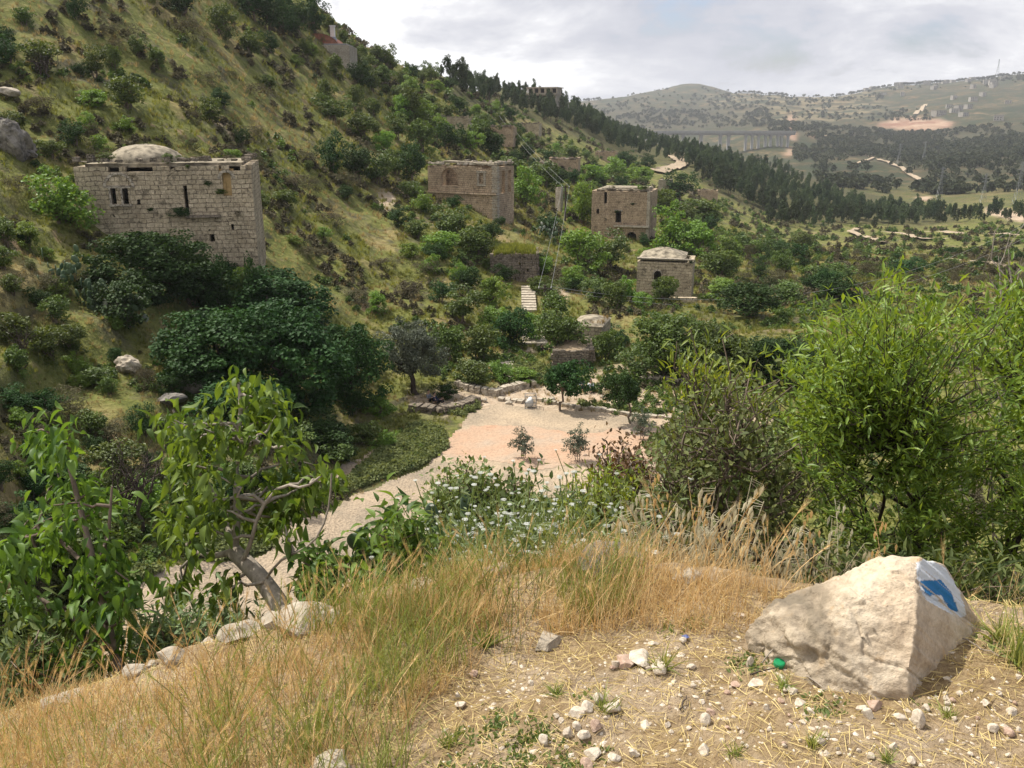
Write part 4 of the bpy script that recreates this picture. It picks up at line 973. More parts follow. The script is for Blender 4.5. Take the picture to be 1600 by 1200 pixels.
mb = MB(); mb.box((h.L*.5, -.12, zl), (h.L, .35, .22), jit=.04); mb.build('ledge', M['stone_red'], h.e)
mb = MB(); mb.box((h.L*.5, D-.8, h.H-.1), (h.L-1, 2.2, .25), tilt=.02); mb.box((h.L*.83, .6, h.H+.02), (h.L*.34, 1.1, .2), jit=.05); mb.build('roof_remnant', M['plaster'], h.e)
rim_stones(h, [((0, .35), (h.L, .35), h.H-.15), ((h.L-.35, .5), (h.L-.35, D), h.H), ((0, D-.4), (h.L, D-.4), h.H-.1)], M['stone_pale'], 15)
mb = MB()
for z in np.arange(0.2, h.H-.3, .42):
    mb.box((h.L-.33, -.02, z), (.7+(int(z*2.4) % 2)*.25, .1, .36)); mb.box((h.L+.02, .33, z), (.1, .7+(int(z*2.4+1) % 2)*.25, .36))
mb.build('corner_stones', M['stone_pale'], h.e)
# --- the square ruin with the cave opening
h = House('ruined_house', pt(925, 296, 160), pt(1017, 295, 157), 382, 'square brown ruin with a black doorway and a cave like hole under it', sink=1.5)
oc = h.op(962, 970, 330, 348); od = h.op(979, 994, 362, 384, True); oe = h.op(944, 948, 300, 318); of_ = h.op(932, 936, 326, 334)
four_walls(h, 9, [oc, od, oe, of_], M['stone_red'], rag=(.8, .6, .7, .8), seed=21)
zl = h.loc(980, 353)[1]; a0 = h.loc(960, 353)[0]
mb = MB(); mb.box(((a0+h.L)/2, -.35, zl), (h.L-a0, .8, .25), jit=.05); mb.build('ledge', M['rock'], h.e)
mb = MB(); mb.box((h.L*.5, 4.5, h.H-.3), (h.L-1.4, 7.6, .3)); mb.box((h.L*.55, 3.5, h.H-.02), (h.L*.8, 4, .35), jit=.15); mb.build('roof', M['plaster'], h.e)
mb = MB(); mb.box(((oc[0]+oc[1])/2, -.04, oc[3]+.14), (oc[1]-oc[0]+.5, .25, .25)); mb.build('lintel', M['stone_pale'], h.e)
mb = MB(); mb.box((h.L-.3, -.06, h.H/2), (.55, .16, h.H-.5), jit=.03); mb.build('corner_stones', M['stone_pale'], h.e)
rim_stones(h, [((0, .35), (h.L, .35), h.H-.15)], M['rubble'], 25)
roof_plants(h, [(h.L*.82, .8, h.H-.1, 1.6, 'bright'), (h.L*.9, .6, h.H, 1.3, 'bush'), (h.L*.45, -.2, h.H*.62, 1.0, 'dark'), (h.L*.7, -.15, h.H*.75, .9, 'dark'), (h.L*.25, -.15, h.H*.5, .8, 'scrub'), (h.L*.35, .8, h.H-.1, 1.5, 'scrub')])
# --- the small ruin with the pale hipped roof
h = House('stone_cottage', pt(996, 404, 111), pt(1083, 405, 109.4), 470, 'small square stone house with a low pale hipped roof and an arched black doorway')
od = h.op(1022, 1032, 423, 452, True)
four_walls(h, 6.5, [od], M['stone_grey'], rag=(.3, .3, .2, .3), seed=31)
mb = MB(); x0, x1, y0, y1, zz_ = .1, h.L*.86, .1, 6.4, h.H-.02; cx_, cy_ = (x0+x1)/2, 3.2
mb.add([(x0, y0, zz_), (x1, y0, zz_), (x1, y1, zz_), (x0, y1, zz_), (cx_-.5, cy_, zz_+1.05), (cx_+.5, cy_, zz_+1.05), (x0, y0, zz_-.2), (x1, y0, zz_-.2), (x1, y1, zz_-.2), (x0, y1, zz_-.2)],
       [[(0, 1, 5, 4), (2, 3, 4, 5), (0, 6, 7, 1), (1, 7, 8, 2), (3, 2, 8, 9), (0, 3, 9, 6)], [(1, 2, 5), (3, 0, 4)]])
mb.build('roof', M['plaster'], h.e)
mb = MB(); arch_band(mb, (od[0]+od[1])/2, od[3]-.42, .42, .62, -.05, .15); mb.build('door_arch', M['stone_pale'], h.e)
mb = MB(); mb.box((h.L/2, -.05, h.H+.0), (h.L+.1, .4, .16), jit=.02); mb.build('cornice', M['stone_pale'], h.e)
roof_plants(h, [(h.L*.9, .7, h.H-.1, 1.3, 'scrub'), (h.L*.97, .3, h.H-.5, 1.0, 'dark'), (h.L*.55, -1.2, .2, 2.2, 'olive')])
mb = MB(); wall_mesh(mb, (0, 0), (7.6, 0), -.3, 1.1, .6, rag=.2, seed=7)
P = pt(990, 468, 107); o = mb.build('terrace_wall', M['stone_grey'], loc=P+Vector((0, 0, -.9))); tag(o, 'low terrace wall in front of the cottage with the arched doorway', 'wall')
# --- smaller ruins farther up
def small_ruin(u0, u1, vt, vb, D, label, mat, ops=(), rag=.5, seed=1, roof=True, r=None, sink=1.2):
    c = hit((u0+u1)/2, vb, 60); dep = depth(c) if r is None else r
    h = House('ruined_house', pt(u0, vt, dep), pt(u1, vt, dep*.995), vb, label, sink=sink)
    four_walls(h, D, [h.op(*o) for o in ops], M[mat], rag=(rag,)*4, seed=seed)
    if roof: mb = MB(); mb.box((h.L/2, D/2, h.H-.35), (h.L-1.4, D-1.4, .3)); mb.build('roof', M['rubble'], h.e)
    rim_stones(h, [((0, .35), (h.L, .35), h.H-.1)], M['rubble'], seed+3); return h
small_ruin(856, 904, 247, 274, 7, 'brown ruin with a small round arched doorway above the square ruin', 'stone_red', [(873, 883, 259, 273, True)], .5, 41)
small_ruin(835, 854, 250, 268, 5, 'low broken wall stump left of the ruin with the small arch', 'stone_grey', [], .9, 42, False)
small_ruin(1029, 1046, 279, 303, 5, 'narrow pale ruin with a tiny window standing below the dirt track', 'stone_pale', [(1040, 1043, 290, 294)], .5, 43, False)
small_ruin(1058, 1082, 288, 300, 5, 'low wall remains of pale stone right of the narrow pale ruin', 'stone_grey', [], .8, 44, False)
small_ruin(1090, 1122, 296, 312, 5, 'crumbled brown wall remains among shrubs below the pine slope', 'stone_red', [], .9, 45, False)
small_ruin(684, 732, 182, 200, 6, 'long low grey ruin on the hillside above the tall reddish ruin', 'stone_grey', [], .5, 46)
small_ruin(752, 802, 196, 222, 6, 'brown ruin half hidden in shrubs where the power line meets the hillside', 'stone_red', [(770, 776, 205, 214)], .8, 47)
small_ruin(806, 842, 192, 208, 6, 'pale low ruin on the slope right of the power line', 'stone_grey', [], .6, 48)
small_ruin(930, 962, 236, 252, 6, 'small brown ruin between shrubs at the lower edge of the pine wood', 'stone_red', [], .8, 49)
small_ruin(868, 876, 293, 330, .8, 'tall thin pale wall stump right beside the wooden power pole', 'stone_pale', [], .2, 50, False)
# --- house on the crest
hh_ = hit(524, 92, 100); dp = depth(hh_)
h = House('hilltop_house', pt(500, 66, dp), pt(545, 68, dp), 98, 'stone house on the hill crest with a red vaulted roof and white chimney', 'house', sink=1.5)
four_walls(h, 9, [h.op(526, 533, 88, 99, True)], M['stone_pale'], seed=51)
mb = MB(); mb.box((h.L/2, 4.5, h.H-.2), (h.L-1.2, 7.8, .25)); mb.build('roof', M['concrete'], h.e)
x0, x1 = h.loc(460, 60)[0], h.loc(528, 60)[0]; mb = MB(); cxx = (x0+x1)/2; rx = (x1-x0)/2; n_ = 14; A = np.linspace(0, math.pi, n_+1)
for i in range(n_):
    a, b = (cxx-rx*math.cos(A[i]), h.H-1+2.9*math.sin(A[i])), (cxx-rx*math.cos(A[i+1]), h.H-1+2.9*math.sin(A[i+1]))
    mb.quads([[(a[0], .8, a[1]), (b[0], .8, b[1]), (b[0], 9, b[1]), (a[0], 9, a[1])]]); mb.quads([[(a[0], 1.0, a[1]), (b[0], 1.0, b[1]), (b[0], 1.0, h.H-2), (a[0], 1.0, h.H-2)]])
mb.build('vaulted_roof', M['roof_red'], h.e)
xc = h.loc(507, 44)[0]; mb = MB(); mb.box((xc, 8, h.H+2.2), (.9, .9, 3.2)); mb.box((xc, 8, h.H+3.9), (1.15, 1.15, .2)); mb.build('chimney', M['white_paint'], h.e)
xc = h.loc(514, 62)[0]; mb = MB(); mb.tube([(xc, 2.5, h.H+.3), (xc, 2.5, h.H+.9), (xc, 2.5, h.H+1.3)], [1.2, 1.1, .9], 14); mb.build('roof_light', M['metal'], h.e)
# --- terraced modern building on the ridge
c = hit(850, 165, 300, 700); dp = min(depth(c), 470)
h = House('terraced_building', pt(822, 136, dp), pt(871, 136, dp*.99), 172, 'long pale modern building in stepped storeys on the wooded ridge', 'building', sink=3)
mb = MB()
nf_ = 4; fh = 3.1
for k in range(nf_):
    z = h.H-fh*(k+1); xa = -k*1.5; xb = h.L-max(0, 2-k)*0; y0 = -k*2.2
    mb.box(((xa+xb)/2, y0+6.5, z+fh/2-.2), (xb-xa-1.2, 10, fh-.4)); mb.box(((xa+xb)/2, y0+6, z+fh-.2), (xb-xa, 12.5, .4))
    for x in np.arange(xa+.6, xb, 2.9): mb.box((x, y0-.1, z+fh/2-.2), (.45, .45, fh-.4))
    for x in np.arange(xa+2, xb-1, 2.9): wn_ = MB(); wn_.box((x, y0+1.45, z+fh/2-.15), (1.7, .12, 1.7)); wn_.build('window', M['dark_void'], h.e)
mb.build('wall', M['stone_pale'], h.e)
for u in np.linspace(876, 908, 10): plant_px('cypress', u, 180+(u-876)*.12, 4.2, 19, rmin=250)
# --- viaduct
def viaduct():
    dep = 1230.0; e = empty('railway_viaduct', pt(985, 207, dep)); tag(e, 'long grey concrete railway viaduct crossing the hazy valley', 'bridge')
    Ld = (1242-985)/F*dep*1.0; mb = MB(); mb.box((Ld/2-30, 0, 0), (Ld+60, 11, 2.2)); mb.box((Ld/2-30, -5.3, 1.6), (Ld+60, .4, 1.2)); mb.box((Ld/2-30, 5.3, 1.6), (Ld+60, .4, 1.2)); mb.box((Ld/2-30, 0, -2.2), (Ld+60, 6, 2.4))
    mb.build('deck', M['concrete'], e)
    for u in (1012, 1040, 1068, 1096, 1126, 1139, 1166, 1176, 1186, 1197, 1205, 1216, 1222, 1232):
        x = (u-985)/F*dep; zb = float(height(e.location.x+x, e.location.y))-e.location.z-2; zb = min(zb, -16)
        mb = MB(); mb.box((x, 0, (zb-3.2)/2), (3.6 if u < 1150 else 2.4, 6, -zb-3.2)); mb.box((x, 0, -4.2), (5, 8, 1.4)); mb.build('pier', M['concrete'], e)
viaduct()
dp = 690.0; P = pt(1385, 306, dp); e = empty('road_bridge', P); tag(e, 'dark flat highway bridge on low piers on the valley floor', 'bridge')
mb = MB(); Lb = 78/F*dp; an = -.35
mb.box((Lb/2*math.cos(0), 0, -1.2), (Lb*1.15, 13, 1.5), tilt=.10); mb.build('deck', M['concrete_dark'], e)
mb = MB(); mb.box((Lb/2, -6.4, -.3), (Lb*1.15, .3, .9), tilt=.10); mb.build('railing', M['metal'], e)
for x in (.12, .5, .88): mb = MB(); mb.box((Lb*x, 0, -6-x*3), (1.6, 8, 7)); mb.build('pier', M['concrete'], e)
# --- the far village
g = np.random.default_rng(5)
hv = [(1350+g.uniform(0, 250), g.uniform(124, 140)) for _ in range(26)]+[(1483,168),(1491,176),(1497,173),(1505,182),(1512,170),(1560,188),(1535,150),(1490,155),(1520,158),(1470,180),(1462,181),(1575,162),(1410,150),(1380,148),(1553,134),(1540,131)]
village = []
M['house_far'] = plain('pale_stone_render', (.36, .33, .29), .9, .1, .15, .2)
for i, (u, v) in enumerate(hv):
    if i % 4 == 3 and i < 26: continue
    p = hit(u, v, 1300, 4200); w, dd, hh2 = g.uniform(11, 20), g.uniform(10, 14), g.uniform(6, 12)
    e = empty('village_house', p, g.uniform(-.5, .5)); mb = MB(); mb.box((0, 0, hh2/2-1), (w, dd, hh2+2)); mb.box((0, 0, hh2+.3), (w+.8, dd+.8, .5)); mb.build('wall', M['house_far'], e)
    for x in np.arange(-w/2+2, w/2-1, 4.5):
        for z in np.arange(1.8, hh2-1, 3.1): mb = MB(); mb.box((x, -dd/2, z), (1.5, .2, 1.6)); mb.build('window', M['dark_void'], e)
    village.append((e, u, v))
# --- pylons and mast
def lattice(u, vt, vb, dep, nm='electricity_pylon', arms=3, label=None):
    P = pt(u, vb, dep); H = (vb-vt)/F*dep; e = empty(nm, P); mb = MB(); b = H*.09; t = H*.012; r_ = max(.08, dep*.00009)
    for sx in (-1, 1):
        for sy in (-1, 1): mb.tube([(sx*b, sy*b, -1), (sx*t*2, sy*t*2, H*.6), (sx*t, sy*t, H)], r_, 4)
    for k in range(7):
        z0, z1 = H*k/7, H*(k+1)/7; w0 = b+(t*2-b)*min(1, z0/(H*.6)); w1 = b+(t*2-b)*min(1, z1/(H*.6))
        for s_ in (-1, 1): mb.tube([(s_*w0, -w0, z0), (-s_*w1, -w1, z1)], r_*.6, 3); mb.tube([(-w0, s_*w0, z0), (-w1, -s_*w1, z1)], r_*.6, 3)
    mb.build('lattice_tower', M['metal'], e)
    if arms:
        mb = MB()
        for k in range(arms): z = H*(.72+.11*k); w = H*(.12-.02*k); mb.tube([(-w, 0, z), (0, 0, z+H*.02), (w, 0, z)], r_, 4); mb.tube([(-w, 0, z), (0, 0, z-H*.02), (w, 0, z)], r_*.6, 4)
        mb.build('crossarm', M['metal'], e)
    tag(e, label, 'pylon' if arms else 'mast', 'electricity pylons in the valley' if arms else None); return e
for u, vt, vb, d_, l in [(1588,255,322,420,'tallest steel pylon at the right edge of the valley'),(1535,272,318,520,'steel pylon in the valley second from the right edge'),(1467,262,312,560,'steel pylon beside the end of the dark highway bridge'),
                        (1443,222,252,1000,'far steel pylon standing against the dark wood on the right'),(1403,225,262,950,'far steel pylon left of its neighbour before the dark wood')]: lattice(u, vt, vb, d_, label=l)
lattice(1558, 94, 118, 3000, 'radio_mast', 0, 'thin radio mast on the crest of the far right hill')
# --- power line through the village
def pole(u, vt, vb, r_, label):
    P = hit(u, vb, 60); dep = depth(P); H = (vb-vt)/F*dep*1.02; e = empty('power_pole', P); tag(e, label, 'power pole', 'wooden poles of the power line')
    mb = MB(); mb.tube([(0, 0, -.4), (0, 0, H)], [.19, .14], 8); mb.build('pole', M['wood_pole'], e)
    mb = MB(); mb.box((0, -.12, H-.35), (1.5, .1, .12)); mb.build('crossarm', M['wood_pole'], e)
    for x in (-.65, .65): mb = MB(); mb.tube([(x, -.12, H-.29), (x, -.12, H-.20), (x, -.12, H-.12)], [.05, .06, .03], 8); mb.build('insulator', M['white_paint'], e)
    return P+Vector((0, -.12, H-.12))
t1 = pole(883, 292, 345, .12, 'dark wooden power pole between the tall reddish ruin and the square ruin')
t2 = pole(851, 446, 492, .12, 'dark wooden power pole beside the stone steps')
t0 = hit(780, 192, 100)+Vector((0, 0, 3)); t3 = at(1620, 350, 150)
def cable(a, b, sag, label, off, rad=.012):
    n = 26; P = [a.lerp(b, i/(n-1))+Vector((off, 0, -sag*4*(i/(n-1))*(1-i/(n-1)))) for i in range(n)]
    mb = MB(); mb.tube([tuple(p) for p in P], rad, 4); o = mb.build('power_cable', M['wire']); tag(o, label, 'cable', 'cables of the power line')
for off, w in ((-.65, 'left'), (.65, 'right')):
    cable(t0, t1, 1.0, f'{w} cable running from the upper pole up to the ruins on the hillside', off, .016)
    cable(t1, t2, .6, f'{w} one of the two cables hanging between the wooden poles', off, .013)
    cable(t2, t3 + Vector((0, 0, 1.2 if off > 0 else -1.6)), 5.5, ('upper' if off > 0 else 'lower')+' cable sagging from the steps pole across the valley to the right edge', off, .013)
# --- rocks
def ico(sub):
    bm = bmesh.new(); bmesh.ops.create_icosphere(bm, subdivisions=sub, radius=1); v = np.array([x.co for x in bm.verts]); f = np.array([[x.index for x in q.verts] for q in bm.faces]); bm.free(); return v, f
ICO = {s_: ico(s_) for s_ in (1, 2, 3, 4, 5)}
def rock_shape(seed, sub=3, planes=13, rough=.06, cut=.45):
    g = np.random.default_rng(seed); v, f = ICO[sub]; v = v.copy()
    for n_ in rand_dirs(planes, g):
        d = g.uniform(cut, .95); k = v @ n_; o = k > d; v[o] -= n_*(k[o]-d)[:, None]*.95
    nz = (fbm(v[:, 0]*2.2+seed, v[:, 1]*2.2+v[:, 2]*1.7, 4, seed)-.5)*rough*4; return v*(1+nz)[:, None], f
def rock(name, P, size, seed, mat='rock', label=None, group=None, sub=3, rz=0, rough=.06, cat='rock', smooth=False):
    v, f = rock_shape(seed, sub, rough=rough); v = v*np.array(size)/2
    o = mesh_obj(name, v, [f], M[mat], smooth=smooth, loc=P); o.rotation_euler = (0, 0, rz); tag(o, label, cat, group); return o
def rock_px(u, v, wp, hp, label, seed, mat='rock', dd=1.0, sub=4, group=None, rmin=28, cat='boulder', rough=.07):
    P = hit(u, v, rmin); s_ = depth(P)/F; return rock('boulder', P+Vector((0, 0, hp*s_*.35)), (wp*s_*1.15, wp*s_*dd, hp*s_*1.25), seed, mat, label, group, sub, 0.3, rough, cat)
rock_px(203, 582, 42, 34, 'pale boulder on the slope left of the carob thicket', 3, rough=.2)
rock_px(268, 632, 44, 22, 'flat grey rock outcrop below the pale boulder', 4, 'rock_dark'); rock_px(300, 612, 46, 20, 'small grey outcrop right of the flat outcrop under the thicket', 5, 'rock_dark')
rock_px(12, 236, 66, 60, 'dark rough rock face on the hillside at the left edge', 6, 'rock_dark', sub=5, rough=.22); rock_px(10, 150, 36, 14, 'pale flat rock high on the hillside at the left edge', 7)
rock_px(38, 245, 40, 34, 'smaller dark rock face beside the one at the left edge', 16, 'rock_dark', sub=5, rough=.22)
# rocky terrace with grass top, and the bank under the hut
def bank(u0, u1, vt, vb, D, label, mat='rubble', grass=True, seed=1):
    c = hit((u0+u1)/2, vb, 50); dep = depth(c); A = pt(u0, vt, dep); B_ = pt(u1, vt, dep*1.0)
    h = House('terrace', A, B_, vb, label, 'terrace wall', sink=.8); del h.e['group']; mb = MB(); g = np.random.default_rng(seed); L = h.L
    for z in np.arange(0, h.H, .34):
        for x in np.arange(-.2, L, .5):
            mb.box((x+g.uniform(-.1, .1), g.uniform(-.08, .12)+(z/h.H)*.2, z+.17), (g.uniform(.4, .62), .6, g.uniform(.28, .38)), jit=.05)
            if x > L-.7:
                for y in np.arange(.4, D, .5): mb.box((L+g.uniform(-.1, .1), y, z+.17), (.6, g.uniform(.4, .6), g.uniform(.28, .38)), jit=.05)
    mb.build('stone_face', M[mat], h.e)
    mb = MB(); n_ = 12; X, Y = np.meshgrid(np.linspace(-.2, L+.2, n_), np.linspace(.0, D, n_)); Z = h.H-.1+.5*np.sin(np.pi*(X+.2)/(L+.4))*np.sin(np.pi*Y/D*.8+.3)+(fbm(X, Y, 3, 4)-.5)*.3
    q_ = (np.arange(n_-1)[:, None]*n_+np.arange(n_-1)).ravel(); mb.add(np.stack([X, Y, Z], -1).reshape(-1, 3), [np.c_[q_, q_+1, q_+n_+1, q_+n_]]); mb.build('top', M['top_earth'], h.e, smooth=True)
    if grass:
        k = 500; x = g.uniform(0, L, k); y = g.uniform(0, D, k); Pm = np.c_[x, y, h.H-.15+.5*np.sin(np.pi*(x+.2)/(L+.4))*np.sin(np.pi*y/D*.8+.3)]
        mb = MB(); Mx = np.tile(np.eye(3), (k, 1, 1))*g.uniform(.4, .7, k)[:, None, None]; mb.stamp(tv, tf, Mx, Pm, g.uniform(0, 1, k)); o = mb.build('grass', M['grass_green'], h.e); o['kind'] = 'stuff'
    return h
M['top_earth'] = plain('dry_earth', (.34, .26, .17), .95, .1, .25, 1.5)
bank(772, 838, 398, 442, 6, 'round rubble terrace with a fresh green grass top below the tall reddish ruin', seed=4)
bank(872, 924, 549, 578, 5, 'rounded rubble bank with bare top beside the green tree with several stems', grass=False, seed=5)
h = House('stone_hut', pt(893, 508, depth(hit(920, 532, 50))), pt(940, 510, depth(hit(920, 532, 50))*.99), 532, 'low stone spring hut with a domed pale roof covered in dry grass', 'hut', sink=1.2); del h.e['group']
four_walls(h, 4.2, [h.op(903, 909, 514, 528, True)], M['stone_grey'], t=.5, seed=61)
mb = MB(); n_ = 16; X, Y = np.meshgrid(np.linspace(-.1, h.L+.1, n_), np.linspace(-.05, 4.3, n_)); Z = h.H-.03+.55*np.clip(np.sin(np.pi*(X+.1)/(h.L+.2))*np.sin(np.pi*(Y+.05)/4.35), 0, 1)**.6
q_ = (np.arange(n_-1)[:, None]*n_+np.arange(n_-1)).ravel(); mb.add(np.stack([X, Y, Z], -1).reshape(-1, 3), [np.c_[q_, q_+1, q_+n_+1, q_+n_]]); mb.build('roof', M['plaster'], h.e, smooth=True)
mb = MB(); g = np.random.default_rng(2); k = 90; x = g.uniform(h.L*.4, h.L, k); y = g.uniform(.4, 3.8, k); mb.stamp(tv, tf, np.tile(np.eye(3)*.3, (k, 1, 1)), np.c_[x, y, np.full(k, h.H+.12)], g.uniform(0, 1, k)); o = mb.build('dry_grass', M['grass_dry'], h.e); o['kind'] = 'stuff'
# --- steps
def steps(us, label, n=9, w=2.0):
    a, b = hit(*us[0], 50), hit(*us[1], 50); e = empty('stone_steps', a); tag(e, label, 'steps'); d = Vector((b.x-a.x, b.y-a.y)); L = d.length; e.rotation_euler.z = math.atan2(d.y, d.x)
    rise = b.z-a.z
    for i in range(n):
        mb = MB(); mb.box((L*(i+.5)/n, 0, rise*(i+.5)/n+.02), (L/n*.9, w, .5), jit=.03); mb.build('step', M['rock'], e)
steps([(827,489),(825,449)], 'upper flight of pale stone steps climbing beside the power pole', 10, 1.6)
steps([(836,541),(831,516)], 'lower flight of stone steps left of the tree with several stems', 6, 2.4)
steps([(793,598),(791,568)], 'narrow earthen steps rising from the spring yard between weeds', 4, 1.2)
# --- low walls and kerbs round the yard
def low_wall(pix, w, hh, label, seed, mat='rock', name='low_stone_wall', cat='wall', st=.45):
    g = np.random.default_rng(seed); P = [hit(u, v, 45) for u, v in pix]; mb = MB()
    for a, b in zip(P[:-1], P[1:]):
        L = (b-a).length; k = max(1, int(L/st)); an = math.atan2(b.y-a.y, b.x-a.x)
        for i in range(k):
            p = a.lerp(b, (i+.5)/k)
            for z in np.arange(.0, hh, .25): mb.box((p.x+g.normal()*.03, p.y+g.normal()*.03, float(height(p.x, p.y))+z+.1), (st*g.uniform(.8, 1.05), w*g.uniform(.85, 1.1), .27), an+g.normal()*.05, jit=.04)
    o = mb.build(name, M[mat]); tag(o, label, cat)
low_wall([(712,603),(742,612),(775,618)], .6, .5, 'pale low stone wall running from the olive tree towards the spring', 1)
low_wall([(770,620),(790,612),(815,606),(838,603)], .6, .5, 'low stone wall left of the young plaza tree behind the wire basket', 2)
low_wall([(776,624),(800,627),(818,630)], .5, .25, 'short pale kerb of stones left of the wire basket', 3)
low_wall([(840,626),(880,634),(930,641),(975,648),(1060,657)], .4, .12, 'long kerb of stones between the plaza and the spring yard', 4, name='stone_kerb', cat='kerb')
low_wall([(640,640),(680,646),(715,640),(745,628)], .9, .5, 'rough stone edge below the two seated people', 5, 'rubble')
low_wall([(1000,598),(1040,597),(1080,605),(1130,615)], .5, .3, 'low pale wall at the back of the yard under the green clump', 6)
g = np.random.default_rng(9)
for i, (u, v) in enumerate([(705,612),(757,628),(862,626),(795,632),(940,622),(1075,622),(1062,640),(650,640)]):
    rock_px(u, v, g.uniform(7, 13), g.uniform(4, 7), ['grey stone lying near the olive tree','stone at the meeting of the low walls','reddish stone right of the wire basket','stone beside the short kerb','stone in the spring yard by the person in white','flat stone at the right end of the yard','slab at the right end of the kerb','stone under the trunk of the large olive'][i], 20+i, sub=2, cat='stone')
# --- wire basket with white bag
P = hit(829, 637, 45); s_ = depth(P)/F; W_ = 17*s_; H_ = 21*s_; e = empty('wire_basket', P); tag(e, 'square wire mesh basket holding a white sack on the plaza edge', 'basket')
mb = MB()
for sx in (-1, 1):
    for sy in (-1, 1): mb.tube([(sx*W_/2, sy*W_/2, -.1), (sx*W_/2, sy*W_/2, H_)], .03, 5)
for z in (.05, H_/2, H_):
    for s1 in (-1, 1): mb.tube([(-W_/2, s1*W_/2, z), (W_/2, s1*W_/2, z)], .02, 4); mb.tube([(s1*W_/2, -W_/2, z), (s1*W_/2, W_/2, z)], .02, 4)
for i in range(1, 8):
    x = -W_/2+W_*i/8
    for s1 in (-1, 1): mb.tube([(x, s1*W_/2, 0), (x, s1*W_/2, H_)], .008, 3); mb.tube([(s1*W_/2, x, 0), (s1*W_/2, x, H_)], .008, 3)
mb.build('cage', M['metal'], e)
v_, f_ = rock_shape(77, 3, 6, .08); o = mesh_obj('sack', v_*np.array([W_*.42, W_*.42, H_*.42]), [f_], M['white_paint'], smooth=True, loc=P+Vector((-.1, 0, H_*.42))); tag(o, 'white sack inside the wire mesh basket', 'sack')
# --- people
M['skin'] = plain('skin', (.42, .26, .18), .6, .3, .05, 8); M['hair'] = plain('dark_hair', (.02, .015, .012), .6, .3, .1, 20)
for k_, c_ in (('cloth_black', (.015, .015, .018)), ('cloth_grey', (.16, .17, .19)), ('cloth_navy', (.03, .035, .06)), ('cloth_white', (.62, .63, .66))): M[k_] = plain(k_+'_fabric', c_, .9, .1, .15, 12)
def skin_obj(name, verts, edges, rad, mat, parent, sub=1, root=0):
    me = bpy.data.meshes.new(name); me.from_pydata(verts, edges, []); me.materials.append(mat); o = bpy.data.objects.new(name, me); C.objects.link(o); o.parent = parent
    sk = o.modifiers.new('skin', 'SKIN'); sk.use_smooth_shade = True
    if not me.skin_vertices: 
        try: me.skin_vertices.new()
        except Exception: pass
    for i, s in enumerate(me.skin_vertices[0].data):
        r_ = rad[i]; s.radius = (r_, r_) if not isinstance(r_, tuple) else r_; s.use_root = (i == root)
    sb = o.modifiers.new('sub', 'SUBSURF'); sb.levels = sub; sb.render_levels = sub; return o
